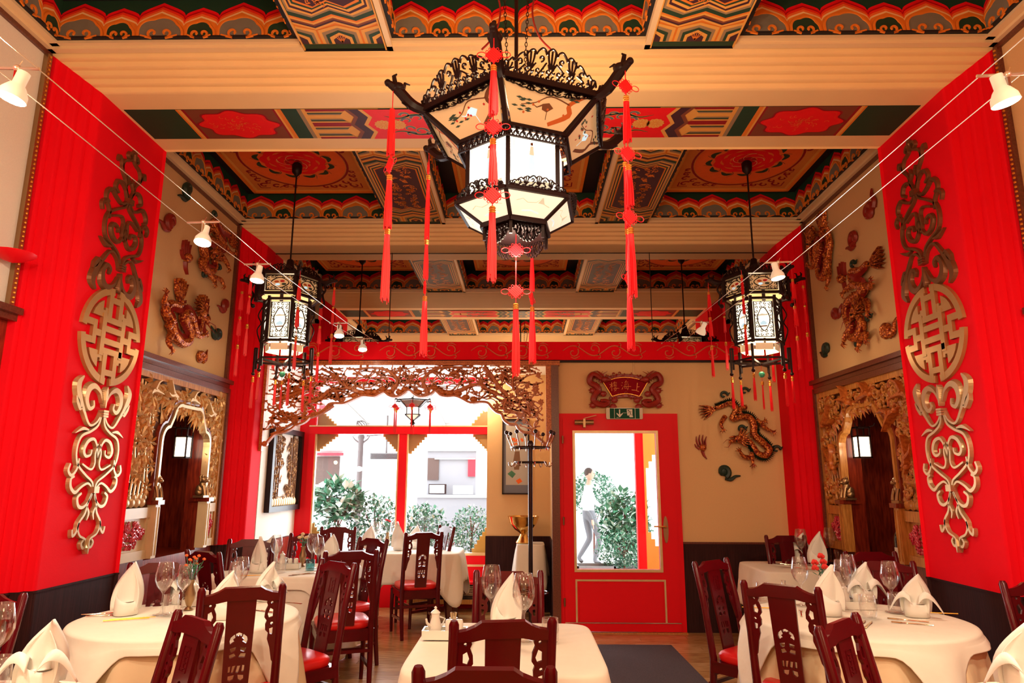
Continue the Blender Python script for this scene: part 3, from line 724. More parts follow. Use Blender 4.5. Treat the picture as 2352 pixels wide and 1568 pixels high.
trunks = [
 [(-1.40, bz(-1.40)), (-1.42, 2.44), (-1.36, 2.55), (-1.45, 2.66), (-1.62, 2.70), (-1.9, 2.68)],
 [(-1.05, bz(-1.05)), (-1.03, 2.44), (-1.08, 2.55), (-1.0, 2.66), (-.85, 2.71), (-.55, 2.70)],
 [(-1.55, bz(-1.55)+.02), (-1.75, 2.43), (-1.95, 2.52), (-2.05, 2.62), (-2.2, 2.69)],
 [(-.95, bz(-.95)+.02), (-.75, 2.43), (-.5, 2.52), (-.3, 2.42), (-.12, 2.36)],
 [(-.42, 2.71), (-.33, 2.6), (-.25, 2.48), (-.17, 2.40), (-.20, 2.25), (-.02, 2.20), (.07, 2.1)],
 [(-2.1, 2.45), (-2.2, 2.36), (-2.34, 2.30), (-2.36, 2.18), (-2.55, 2.05), (-2.70, 1.98)],
 [(-2.7, 2.35), (-2.5, 2.4), (-2.3, 2.5), (-2.2, 2.62)], [(-2.05, 2.3), (-2.2, 2.2), (-2.4, 2.15), (-2.62, 2.2)]]
b = B(fretw); b.M = FM
for tr in trunks: b.stroke(cr(tr, 5), [.062, .052, .038, .022], 0, .028, .5)
b.build('trunk', t, kind='stuff')
b = B(fretw); b.M = FM
nbr = 0
for _ in range(1500):
    x = rg.uniform(-2.76, .22); z = rg.uniform(1.9, 2.72)
    if z < bz(x)+.015: continue
    ang = rg.choice((0, pi))+rg.uniform(-.55, .55); pts = [(x, z)]
    for k in range(rg.randint(4, 8)):
        ang += rg.uniform(-.7, .7); x += .045*cos(ang); z += .035*sin(ang)
        if x < -2.78 or x > .235 or z > 2.725 or z < bz(x)+.01: break
        pts.append((x, z))
    if len(pts) < 4: continue
    b.stroke(cr(pts, 3), [.019, .016, .011], 0, .018, .4); nbr += 1
    for q in pts[1::2]:
        r = rg.uniform(.010, .016); b.prism([(q[0]+r*cos(a), q[1]+.006+r*sin(a)) for a in (0, 1.05, 2.1, 3.14, 4.2, 5.2)], 0, .020)
    if nbr > 300: break
b.build('branch', t, kind='stuff')
b = B(fretw)
for k in range(3):
    rr = .030-.009*k; b.prism([(rr*(1+.22*cos(6*a))*cos(a), rr*(1+.22*cos(6*a))*sin(a)) for a in [2*pi*i/24 for i in range(24)]], k*.010, k*.010+.012)
blm = b.mesh('blossom')
for x, z in ((-2.62, 2.28), (-2.05, 2.6), (-1.95, 2.34), (-2.15, 2.22), (-2.45, 2.12), (-2.28, 1.98), (-2.52, 1.92), (-1.28, 2.64), (-1.2, 2.6), (-1.12, 2.66), (-1.24, 2.55), (-1.33, 2.68), (-.45, 2.55), (-.38, 2.62), (-.12, 2.40), (-.05, 2.45), (.05, 2.5), (.14, 2.46), (-.02, 2.18), (.02, 2.12), (.16, 2.0), (.1, 2.3), (.2, 2.33), (-2.66, 2.5), (-2.35, 2.64), (-1.7, 2.6), (-.7, 2.6), (-2.7, 2.12), (-.28, 2.28), (.17, 2.62)):
    if z > bz(x)+.02: inst(blm, 'blossom', t, FM @ Matrix.Translation((x, z, .015)) @ Matrix.Rotation(x*9, 4, 'Z') @ Matrix.Scale(.8+.5*((x*7) % 1), 4))
b = B(fretw); b.stroke(cr([(-.055, .0), (-.03, .012), (0, .012), (.035, -.005), (.085, -.03)], 5), [.010, .040, .042, .022, .008], 0, .040, .5); b.sph((-.05, .012, .02), (.018, .016, .018), 8, 5)
b.stroke([(-.066, .012), (-.085, .008)], [.008, .002], .01, .03); b.stroke(cr([(-.01, .02), (.03, .055), (.07, .06)], 4), [.034, .022, .004], .01, .045, .5)
bird = b.mesh('bird')
for x, z, a, s in ((-1.78, 2.62, 0, 1), (-1.9, 2.5, 2.6, 1), (-2.42, 2.45, .4, 1), (-2.58, 2.14, 2.8, 1.1), (-.72, 2.63, 0, 1), (-.58, 2.58, 2.9, 1), (-.22, 2.60, -1.3, 1), (-.1, 2.52, 1.9, 1.1), (.02, 2.42, .5, .9), (.07, 2.24, 2.0, 1.1), (-2.02, 2.42, -.7, 1.1)):
    if z > bz(x)+.03: inst(bird, 'bird', t, FM @ Matrix.Translation((x, z, .012)) @ Matrix.Rotation(a, 4, 'Z') @ Matrix.Scale(s, 4))
b = B(fretw); b.M = FM          # rocks and grass tufts on the middle of the border
for x in [-1.82+.075*i for i in range(6)]+[-1.33, -1.27, -1.13]+[-.95+.085*i for i in range(6)]:
    z = bz(x)+.035; b.sph((x, z, .016), (.045, .032, .026), 9, 6)
for x in (-1.98, -1.5, -1.22, -1.16, -.55, -.47):
    for k in range(7): a = pi*(.15+.7*k/6); b.stroke([(x, bz(x)+.02), (x+.05*cos(a), bz(x)+.02+.07*sin(a))], [.012, .003], 0, .02)
b.build('rockwork', t, kind='stuff')

# ---------------------------------------------------------------- outside
pav = mat('paving', (.66, .65, .63), .8, var=.1, vscale=4)
facade = mat('facade_plaster', (.82, .83, .84), .8, var=.03, vscale=2)
grey = mat('planter_grey', (.20, .20, .21), .6); stonew = mat('stone_white', (.7, .7, .7), .7)
dkshop = mat('shop_dark', (.10, .055, .045), .6); awn = mat('awning_red', (.75, .02, .04), .6); greyshop = mat('shop_grey', (.28, .27, .29), .6)
b = B(pav); b.box(-9, 9, 8.72, 30, -.12, -.02); b.box(.37, 9, 7.5, 8.72, -.12, -.02); g_ = struct('floor_outside', b); 
t = thing('shop_building', 'overexposed pale shop front across the street with red fascias', 'building', (0, 16, -.02))
b = B(facade); b.box(-12, 12, 0, 1, 0, 9); b.build('wall', t)
def shp(px0, px1, py0, py1, m, name, y=-.05, d=.05):
    a, c = onY(px0, py0, 16), onY(px1, py1, 16); q = B(m); q.box(a.x, c.x, y, y+d, c.z, a.z); return q.build(name, t)
shp(728, 778, 1046, 1110, dkshop, 'window'); shp(728, 790, 1038, 1044, awn, 'fascia', -.2, .15); shp(984, 1092, 1008, 1135, greyshop, 'window', -.05); shp(984, 1008, 1050, 1100, dkshop, 'window', -.08, .03)
shp(728, 800, 912, 940, awn, 'fascia', -.3, .25); shp(982, 1108, 908, 940, awn, 'fascia', -.3, .25); shp(1076, 1092, 1050, 1092, awn, 'sign_board', -.1, .04)
for a in ((728, 1120, 942, 950), (730, 1120, 1030, 1034), (830, 915, 1085, 1092), (830, 915, 1120, 1126), (1340, 1470, 1048, 1051), (1340, 1470, 1083, 1086), (1340, 1470, 1120, 1123)): shp(*a, stonew, 'ledge', -.12, .12)
shp(1000, 1092, 1050, 1053, white, 'shelf_edge', -.12, .05)
shp(740, 790, 950, 985, stonew, 'window'); shp(1000, 1100, 952, 985, stonew, 'window')
# things in the far shop window
for nm, a, m, lab, cat in (('monitor', (984, 1024, 1105, 1128), darkmetal, 'flat monitor in the far shop window', 'monitor'), ('paper_stack', (1040, 1085, 1120, 1140), white, 'stack of white papers on the far shop shelf', 'papers')):
    p, q = onY(a[0], a[2], 15.6), onY(a[1], a[3], 15.6); w_, h_ = q.x-p.x, p.z-q.z
    tt = thing(nm, lab, cat, ((p.x+q.x)/2, 15.7, onY(1040, 1140, 15.55).z+.052)); bb = B(m); bb.box(-w_/2, w_/2, -.03, .03, 0, h_); bb.build('panel' if nm == 'monitor' else 'sheet', tt)
    if nm == 'monitor': bb = B(stonew); bb.box(-w_/2+.02, w_/2-.04, -.04, -.03, .02, h_-.02); bb.build('screen', tt)
p = onY(1040, 1140, 15.55); tt = thing('shop_counter', 'grey counter shelf behind the far shop glass', 'counter', (p.x, 15.55, -.02)); bb = B(greyshop); bb.box(-.8, .8, 0, .35, 0, p.z+.02); bb.mat(white).box(-.85, .85, -.05, .38, p.z, p.z+.05); bb.build('body', tt)
# lamp post with loudspeaker
p = onY(825, 1100, 12.6)
tt = thing('lamp_post', 'dark iron post with scrolls and a coil of wire beyond the window', 'post', (p.x, 12.6, -.02))
pm = mat('iron_grey', (.16, .13, .13), .5)
b = B(pm); b.lathe([(.09, 0), (.09, .3), (.06, .35), (.055, 1.0), (.05, 2.25), (.07, 2.3), (.05, 2.35)], 12); b.build('post', tt)
b = B(pm)
for s in (-1, 1): b.tube([(s*.04, 0, 2.2), (s*.12, 0, 2.26), (s*.16, 0, 2.32), (s*.1, 0, 2.34)], [.02, .015, .01, .008], 6)
b.tube([(.1, 0, 2.32), (.5, 0, 2.36), (.75, 0, 2.34)], .012, 5); b.build('bracket_arm', tt)
b = B(pm)
for k in range(4): b.tube([(.09*cos(a+k), .03*sin(2*a), 2.5+.10*sin(a+k*.4)) for a in [2*pi*i/14 for i in range(15)]], .008, 5)
b.build('wire_coil', tt, kind='stuff')
b = B(stonew)
for s in (-.2, 0, .2): b.sph((s, -.02, 1.72), .06, 8, 6)
b.bar((-.2, 0, 1.72), (.2, 0, 1.72), .02); b.build('globe_light', tt, kind='stuff')
p = onY(887, 1048, 12.4)
tt = thing('patio_heater', 'grey box heater hanging under the white awning outside', 'heater', (p.x, 12.4, p.z)); b = B(grey); b.box(-.28, .28, -.06, .06, -.05, .06); b.build('body', tt); b = B(darkmetal)
for k in range(4): b.box(-.26, .26, -.065, -.06, -.04+k*.022, -.03+k*.022)
b.build('grille', tt, kind='stuff'); b = B(pm); b.tube([(0, 0, .06), (0, 0, 2.67-p.z)], .015, 6); b.build('hanger', tt)
# parasol / awning beams
tt = thing('awning_roof', 'white street awning roof seen above the planters', 'awning', (0, 11.6, 2.62)); b = B(white); b.add([(-3.4, -1.2, .30), (4.5, -1.2, .30), (4.5, 1.5, -.05), (-3.4, 1.5, -.05)], [(0, 1, 2, 3)]); b.add([(-3.4, -1.2, .32), (4.5, -1.2, .32), (4.5, 1.5, -.03), (-3.4, 1.5, -.03)], [(0, 1, 2, 3)]); b.build('sheet', tt)
b = B(stonew); b.box(-3.4, 4.5, 1.45, 1.5, -.12, -.04)
for x in (-3, -1.5, 0, 1.6, 3.2): b.bar((x, -1.2, .28), (x, 1.5, -.08), .04)
b.build('beam', tt, kind='stuff')
# shrubs in planters
def leafmesh(n, rx, ry, rz, size, m, seed, zc=0, hollow=.5):
    r = random.Random(seed); b = B(*m)
    for i in range(n):
        while True:
            x, y, z = (r.uniform(-1, 1) for _ in range(3)); q = x*x+y*y+z*z
            if hollow*.5 < q < 1: break
        b.m = r.randrange(len(m)); a, e = r.uniform(0, 6.28), r.uniform(-.6, 1.2); d = Vector((cos(a)*cos(e), sin(a)*cos(e), sin(e))); sd = Vector((-sin(a), cos(a), 0))
        p = Vector((x*rx, y*ry, zc+z*rz)); L = size*r.uniform(.7, 1.3); W = L*.28
        n0 = d.cross(sd)*W*.3
        b.add([p, p+d*L*.5+sd*W+n0, p+d*L, p+d*L*.5-sd*W+n0], [(0, 1, 2), (0, 2, 3)])
    return b
def shrub(px, py, Y, h, w, label, kind, seed, n=700, size=.09, trunk=True, gz=.35):
    w *= 1.15; n = int(n*1.25)
    p = onY(px, py, Y); t = thing('shrub', label, 'plant', (p.x, Y, gz)); gz_ = gz
    hh = h
    if kind == 'ball': b = leafmesh(n, w, w, w*.9, size, (leafg, leafp, leafg), seed, h-w*.8, .7)
    else: b = leafmesh(n, w, w*.7, h/2, size, (leafg, leafp, leafg), seed, h/2+.0, .3)
    b.build('foliage', t, kind='stuff')
    b = B(trimwood); b.tube([(0, 0, 0), (.01, 0, h*.5), (-.01, 0, h*.8)], [.022, .018, .01], 6)
    for k in range(5): a = k*1.3; b.tube([(0, 0, h*.4), (w*.4*cos(a), w*.3*sin(a), h*.7)], [.01, .005], 5)
    b.build('stem', t, 30); return t
def planter(px0, px1, Y, label, h=.42):
    a, c = onY(px0, 1270, Y).x, onY(px1, 1270, Y).x; t = thing('planter_box', label, 'planter', ((a+c)/2, Y, -.02)); w_ = (c-a)/2
    b = B(grey); b.box(-w_, w_, -.2, -.17, 0, h); b.box(-w_, w_, .17, .2, 0, h); b.box(-w_, -w_+.03, -.2, .2, 0, h); b.box(w_-.03, w_, -.2, .2, 0, h); b.box(-w_, w_, -.2, .2, 0, .03); b.build('box', t)
    b = B(dkshop); b.box(-w_+.03, w_-.03, -.17, .17, .03, h-.04); b.build('soil', t); return t
planter(730, 915, 10.0, 'long grey planter box outside the left window pane'); planter(925, 1118, 10.0, 'long grey planter box outside the right window pane')
planter(1322, 1410, 10.2, 'grey planter box at the left of the door view', .34); planter(1416, 1500, 10.6, 'grey planter box at the right of the door view', .34)
shrub(775, 1200, 10.0, 1.12, .30, 'round-headed shrub with big grey-green leaves outside the left pane', 'ball', 1, 420, .16)
shrub(860, 1200, 10.1, .95, .34, 'fine-leaved bush behind the left pane beside the red mullion', 'bush', 2, 1100, .075)
shrub(745, 1220, 9.9, .62, .25, 'low pale bush at the left corner of the left pane', 'bush', 3, 600, .06)
shrub(975, 1200, 10.1, .82, .30, 'leafy bush behind the right pane beside the red mullion', 'bush', 4, 900, .075)
shrub(1082, 1200, 10.1, .80, .28, 'pale feathery herb bush at the right corner of the right pane', 'bush', 5, 1200, .05)
shrub(1030, 1230, 9.9, .5, .3, 'low twiggy bush in front of the right pane', 'bush', 9, 500, .05)
shrub(1435, 1190, 10.6, 1.05, .34, 'dark spiky bush seen through the door glass', 'bush', 6, 1000, .12, gz=.3)
shrub(1432, 1240, 10.3, .6, .36, 'pale juniper spilling over the planter in the door view', 'bush', 7, 1500, .05, gz=.2)
shrub(1362, 1140, 13.6, 1.75, .42, 'clipped pale green ball tree behind the walking person in the door view', 'ball', 8, 1200, .08, gz=-.12)
# porch window frame seen through the door
p = onY(1468, 1150, 8.3); q = onY(1512, 1150, 8.3)
b = B(redgloss); b.box(p.x-.035, p.x+.06, 8.25, 8.34, 0, 2.8); b.box(p.x+.06, p.x+.5, 8.26, 8.34, 0, .35); b.mat(yel).box(p.x+.06, p.x+.085, 8.25, 8.33, .35, 2.6)
po = struct('window_2', b)
for sz, z in ((1, .36), (-1, 2.2)):
    b = B(yel); b.M = FR((0, 8.30, 0), (1, 0, 0), (0, 0, 1)); n = 7; x = p.x+.085; w_, h = .30, .55; pts = [(x, z), (x+w_, z)] if sz < 0 else [(x, z), (x+w_, z)]
    for i in range(n): pts += [(x+w_*(1-i/n), z+sz*h*(i+1)/n), (x+w_*(1-(i+1)/n)+.0001, z+sz*h*(i+1)/n)]
    b.prism(pts, 0, .012); b.build('corner_board', po)
# person walking past, outside
sk = mat('skin', (.62, .36, .26), .5); shirt = mat('white_shirt', (.82, .84, .86), .7); trou = mat('grey_trousers', (.17, .17, .19), .7); hairm = mat('dark_hair', (.05, .03, .025), .6)
def skin(name, verts, edges, radii, m, parent, sub=1):
    me = bpy.data.meshes.new(name); me.from_pydata(verts, edges, []); me.update(); o = bpy.data.objects.new(name, me); COL.objects.link(o); o.parent = parent
    s = o.modifiers.new('s', 'SKIN'); sv = me.skin_vertices[0].data if me.skin_vertices else None
    if sv is None:
        bmx = bmesh.new(); bmx.from_mesh(me); bmx.verts.layers.skin.verify(); bmx.to_mesh(me); bmx.free(); sv = me.skin_vertices[0].data
    for i, r in enumerate(radii): sv[i].radius = (r if isinstance(r, tuple) else (r, r)); sv[i].use_root = (i == 0)
    s.use_smooth_shade = True; u = o.modifiers.new('u', 'SUBSURF'); u.levels = u.render_levels = sub
    me.materials.append(m); return o
import bmesh
pp = onZ(1360, 1300, -.02)
per = thing('person', 'person in a white shirt and grey trousers walking past outside the door', 'person', (pp.x-.05, pp.y, -.02), -R(8))
V_ = [(0, 0, .92), (0, .0, 1.08), (-.0, .01, 1.24), (.01, .0, 1.38), (.02, 0, 1.47), (.03, 0, 1.56),
      (.07, -.08, .86), (.20, -.08, .50), (.10, -.09, .10), (.22, -.09, .05),
      (-.04, .08, .86), (.02, .08, .48), (-.20, .09, .13), (-.12, .09, .05),
      (0, -.17, 1.37), (-.10, -.21, 1.10), (.05, -.20, .90), (.08, -.20, .82), (0, .17, 1.37), (.12, .20, 1.12), (.28, .18, 1.02), (.35, .17, 1.01)]
E_ = [(0, 1), (1, 2), (2, 3), (3, 4), (4, 5), (0, 6), (6, 7), (7, 8), (8, 9), (0, 10), (10, 11), (11, 12), (12, 13), (3, 14), (14, 15), (15, 16), (16, 17), (3, 18), (18, 19), (19, 20), (20, 21)]
Rr = [(.12, .15), (.11, .14), (.12, .16), (.10, .14), .052, .05, .085, .058, .042, .035, .085, .058, .042, .035, .06, .042, .032, .028, .06, .042, .032, .028]
bo = skin('body', V_, E_, Rr, trou, per, 2)
bo.data.materials.clear(); m2 = mat('person_cloth', (.8, .8, .8), .7); nt = m2.node_tree; tc = nt.nodes.new('ShaderNodeTexCoord'); sx = nt.nodes.new('ShaderNodeSeparateXYZ'); cp = nt.nodes.new('ShaderNodeValToRGB')
cp.color_ramp.interpolation = 'CONSTANT'; cp.color_ramp.elements[0].color = (.03, .02, .02, 1); e = cp.color_ramp.elements[1]; e.position = .045; e.color = (.17, .17, .19, 1)
e = cp.color_ramp.elements.new(.55); e.color = (.82, .84, .86, 1); e = cp.color_ramp.elements.new(.80); e.color = (.62, .36, .26, 1)
mp = nt.nodes.new('ShaderNodeMath'); mp.operation = 'DIVIDE'; mp.inputs[1].default_value = 1.8
nt.links.new(tc.outputs['Object'], sx.inputs[0]); nt.links.new(sx.outputs[2], mp.inputs[0]); nt.links.new(mp.outputs[0], cp.inputs[0]); nt.links.new(cp.outputs[0], nt.nodes['Principled BSDF'].inputs['Base Color']); bo.data.materials.append(m2)
b = B(sk); b.sph((.04, 0, 1.64), (.085, .072, .108), 14, 10); b.sph((.125, 0, 1.635), (.016, .012, .018), 6, 5); b.sph((.035, .074, 1.635), (.018, .01, .026), 6, 5); b.sph((.035, -.074, 1.635), (.018, .01, .026), 6, 5)
b.mat(black).sph((.118, .028, 1.655), .008, 6, 4); b.sph((.118, -.028, 1.655), .008, 6, 4); b.mat(mat('lips', (.5, .12, .1), .5)).sph((.118, 0, 1.59), (.008, .022, .005), 6, 4); b.build('head', per)
b = B(hairm); b.sph((.02, 0, 1.675), (.088, .08, .09), 12, 8); b.build('hair', per)
for y, z0 in ((-.20, .80), (.17, 1.0)):
    for k in range(5): 
        pass
hv = [(0, 0, 0), (.0, 0, -.07)]; 
for (hx, hy, hz), dr in (((.08, -.20, .82), (.15, 0, -1)), ((.35, .17, 1.01), (1, 0, -.05))):
    d = Vector(dr).normalized(); o_ = Vector((hx, hy, hz)); b = B(sk); pm_ = o_+d*.05; b.tube([o_-d*.01, pm_, o_+d*.085], [.026, .036, .030], 8, flat=.45)
    for k in range(4): a = o_+d*.075+Vector((0, -.027+.018*k, 0)); L = (.062, .072, .068, .052)[k]; b.tube([a, a+d*L*.5, a+d*L+Vector((0, 0, -.012))], [.009, .0085, .006], 6)
    a = o_+d*.02+Vector((0, .03, 0)); b.tube([a, a+Vector((0, .022, 0))+d*.03, a+Vector((0, .026, 0))+d*.055], [.011, .010, .007], 6); b.build('hand', per)
# ---------------------------------------------------------------- gilt ornaments on the first pilasters
def half_strokes():
    return [([(.80, .00), (.93, .05), (.86, .12), (.66, .20), (.42, .275), (.17, .25), (.05, .19)], [.03, .17, .16, .08, .055, .05, .05]),
            ([(.97, .12), (.90, .15), (.80, .19), (.74, .18)], [.02, .12, .09, .02]),
            ([(.05, .135), (.18, .075), (.40, .045), (.58, .07), (.62, .13), (.50, .18), (.36, .165), (.38, .13)], [.05, .07, .13, .17, .13, .10, .07, .04]),
            ([(.04, .205), (.12, .27), (.34, .31), (.64, .345), (.74, .42), (.66, .50), (.36, .56), (.10, .60), (.04, .635)], [.05, .06, .06, .065, .06, .06, .055, .05, .05]),
            ([(.42, .305), (.62, .30), (.86, .33)], [.03, .08, .01]),
            ([(.0, .46), (.06, .40), (.20, .355), (.40, .37), (.50, .42), (.42, .455), (.26, .445), (.24, .415)], [.03, .05, .07, .09, .09, .07, .05, .04]),
            ([(.04, .38), (.10, .44), (.08, .50), (.20, .53), (.5, .50)], [.03, .05, .05, .05, .04]),
            ([(.62, .47), (.66, .53), (.80, .565), (.92, .54), (.88, .50)], [.04, .06, .07, .07, .05]),
            ([(.05, .645), (.22, .61), (.44, .63), (.62, .66), (.78, .63), (.80, .585), (.70, .57)], [.04, .05, .06, .08, .08, .06, .05]),
            ([(.04, .67), (.12, .71), (.30, .745), (.46, .735), (.52, .69), (.40, .665)], [.04, .05, .07, .08, .07, .05]),
            ([(.05, .66), (.14, .72), (.20, .78), (.38, .84), (.30, .90), (.08, .93), (.03, .985)], [.04, .05, .06, .06, .05, .05, .06]),
            ([(.16, .74), (.08, .78), (.12, .82)], [.03, .07, .02]),
            ([(.36, .83), (.42, .88), (.52, .90), (.56, .865)], [.04, .06, .07, .04]),
            ([(.04, .97), (.14, .975), (.20, .95), (.14, .93)], [.05, .06, .06, .04])]
def ornament(M, w, h, name, label, m, flip, grp):
    t = thing(name, label, 'ornament', M.translation, 0, grp); Mi = Matrix.Translation(-M.translation) @ M
    b = B(m); b.M = Mi
    def T(p, s): return (s*p[0]*w, (1-p[1])*h if not flip else p[1]*h)
    for pts, ww in half_strokes():
        for s in (-1, 1): b.stroke(cr([T(p, s) for p in pts], 5), [q*w*1.45 for q in ww], 0, .022, .38)
    b.build('scrollwork', t, 30)
    b = B(m); b.M = Mi
    for v0, v1, wd in ((.185, .215, .15), (.635, .66, .15)):
        for k in range(3):
            y = T((0, v0+(v1-v0)*k/2), 1)[1]; b.prism([(-wd*w*.6, y-.006*h), (wd*w*.6, y-.006*h), (wd*w*.6, y+.006*h), (-wd*w*.6, y+.006*h)], 0, .042)
    b.build('binding', t, kind='stuff')
    b = B(m); b.M = Mi; b.stroke(cr([T((0, q), 1) for q in (.035, .07, .12, .165)], 4), [.01*w, .20*w, .15*w, .04*w], 0, .034, .6); b.build('bud', t)
    b = B(m); b.M = Mi; b.stroke([T((0, q), 1) for q in (.93, .975, 1.01)], [.04*w, .16*w, .01], 0, .034, .6); b.build('tip', t)
for s, A, px, lab in ((-1, AL, 0, 'left'), (1, AR, 1, 'right')):
    q = (lambda a, c: onX(a, c, A)) if True else None
    if s < 0: up0, up1, md, dn0, dn1 = q(300, 345), q(272, 690), q(254, 775), q(240, 875), q(205, 1265)
    else: up0, up1, md, dn0, dn1 = q(2090, 325), q(2120, 680), q(2140, 768), q(2160, 870), q(2195, 1262)
    yc = 4.47; 
    h1 = dn0.z-dn1.z; h0 = up0.z-up1.z
    ornament(side_frame(s, yc, dn1.z, A), .30, h1, 'scroll_ornament', 'lit-toned gilt scroll ornament tapering down below the round emblem on the %s red pilaster' % lab, bronzel, False, 'gilt scrolls on the near pilasters')
    ornament(side_frame(s, yc, up1.z, A), .30, h0, 'scroll_ornament', 'unlit-toned bronze scroll ornament tapering up above the round emblem on the %s red pilaster' % lab, bronze, True, 'gilt scrolls on the near pilasters')
    # round longevity emblem
    M = side_frame(s, yc, md.z, A); r = .335
    t = thing('round_emblem', 'round gilt longevity emblem between the scrolls on the %s red pilaster' % lab, 'emblem', M.translation, 0, 'round emblems on the near pilasters')
    b = B(bronzemid); b.M = Matrix.Translation(-M.translation) @ M; g = r/10; D_ = .020
    def rc(x0, x1, y0, y1): b.prism([(x0*g, y0*g), (x1*g, y0*g), (x1*g, y1*g), (x0*g, y1*g)], 0, D_+.0003*(1+len(b.v)/8 % 17))
    for a in (0, 90, 180, 270): b.stroke([(9.2*g*cos(R(a+5+80*i/18)), 9.2*g*sin(R(a+5+80*i/18))) for i in range(19)], 1.6*g, 0, D_+.001, .15)
    for q in (-1, 1):
        for y_ in (-1.75, 1.75): rc(min(q*5.4, q*9.6), max(q*5.4, q*9.6), y_-.65, y_+.65)
        rc(q*5.9-.6, q*5.9+.6, -2.4, 2.4); rc(min(q*3.2, q*5.9), max(q*3.2, q*5.9), -.65, .65)
        for x_ in (-1.75, 1.75): rc(x_-.65, x_+.65, min(q*2.9, q*9.6), max(q*2.9, q*9.6))
        rc(-2.3, 2.3, q*7.4-.6, q*7.4+.6); rc(-3.6, 3.6, q*3.2-.6, q*3.2+.6); rc(-3.6, 3.6, q*1.25-.6, q*1.25+.6); rc(q*3.2-.65, q*3.2+.65, -4.2, 4.2)
        for p_ in (-1, 1):
            b.prism([(q*x*g, p_*y*g) for x, y in ((2.4, 3.4), (6.9, 3.4), (6.4, 4.6), (5.5, 5.7), (4.5, 6.4), (3.9, 6.7), (3.9, 4.8), (3.2, 4.8), (3.2, 5.4), (2.4, 5.4))], 0, D_-.0006)
    b.build('openwork_disc', t, 30)

# ---------------------------------------------------------------- dragons, clouds, flaming pearls
def unit(pts, x0, y0, x1, y1): return [((x-x0)/(x1-x0), 1-(y-y0)/(y1-y0)) for x, y in pts]
DA = dict(box=(240, 100, 1340, 1250),
 body=[(430, 385), (540, 345), (650, 310), (720, 400), (660, 540), (790, 510), (900, 530), (950, 640), (950, 780), (1060, 900), (1140, 1000), (1080, 1090), (980, 1060), (920, 960), (870, 880), (780, 840)],
 head=(690, 850, 190), legs=[[(560, 510), (500, 590), (480, 640), (490, 700)], [(860, 370), (780, 380), (760, 440)], [(1060, 620), (1110, 690), (1190, 740)], [(900, 1050), (890, 1130), (890, 1210)], [(860, 1120), (770, 1100), (720, 1030)], [(990, 560), (1040, 600), (1080, 590)]],
 tail=(400, 400, 195), clouds=[(560, 190), (860, 130), (780, 700), (1250, 1000)])
DB = dict(box=(40, 905, 430, 1430),
 body=[(210, 1000), (205, 1045), (140, 1065), (112, 1130), (150, 1200), (185, 1290), (240, 1325), (285, 1290), (285, 1210), (240, 1130), (255, 1080), (300, 1110), (325, 1180), (352, 1190), (370, 1120), (368, 1050)],
 head=(375, 1030, -55), legs=[[(120, 1100), (85, 1080), (75, 1030)], [(145, 1230), (135, 1250), (140, 1215)], [(165, 1300), (140, 1360), (150, 1410)], [(335, 1200), (370, 1215), (395, 1190)]],
 tail=(212, 985, 90), clouds=[])
DC = dict(box=(320, 545, 665, 1345),
 body=[(585, 650), (520, 670), (450, 640), (440, 700), (480, 780), (540, 830), (500, 880), (410, 890), (375, 940), (370, 1020), (390, 1110), (380, 1190), (420, 1230), (470, 1190), (485, 1120), (470, 1060)],
 head=(450, 1010, 215), legs=[[(460, 760), (410, 770), (385, 800)], [(560, 830), (600, 870), (630, 850)], [(380, 1150), (345, 1180), (340, 1240)], [(430, 1240), (470, 1290), (470, 1330)], [(470, 1260), (530, 1240), (545, 1290)], [(540, 960), (570, 1010), (580, 1070)]],
 tail=(610, 665, 0), clouds=[(445, 575), (530, 1110), (410, 1290)])
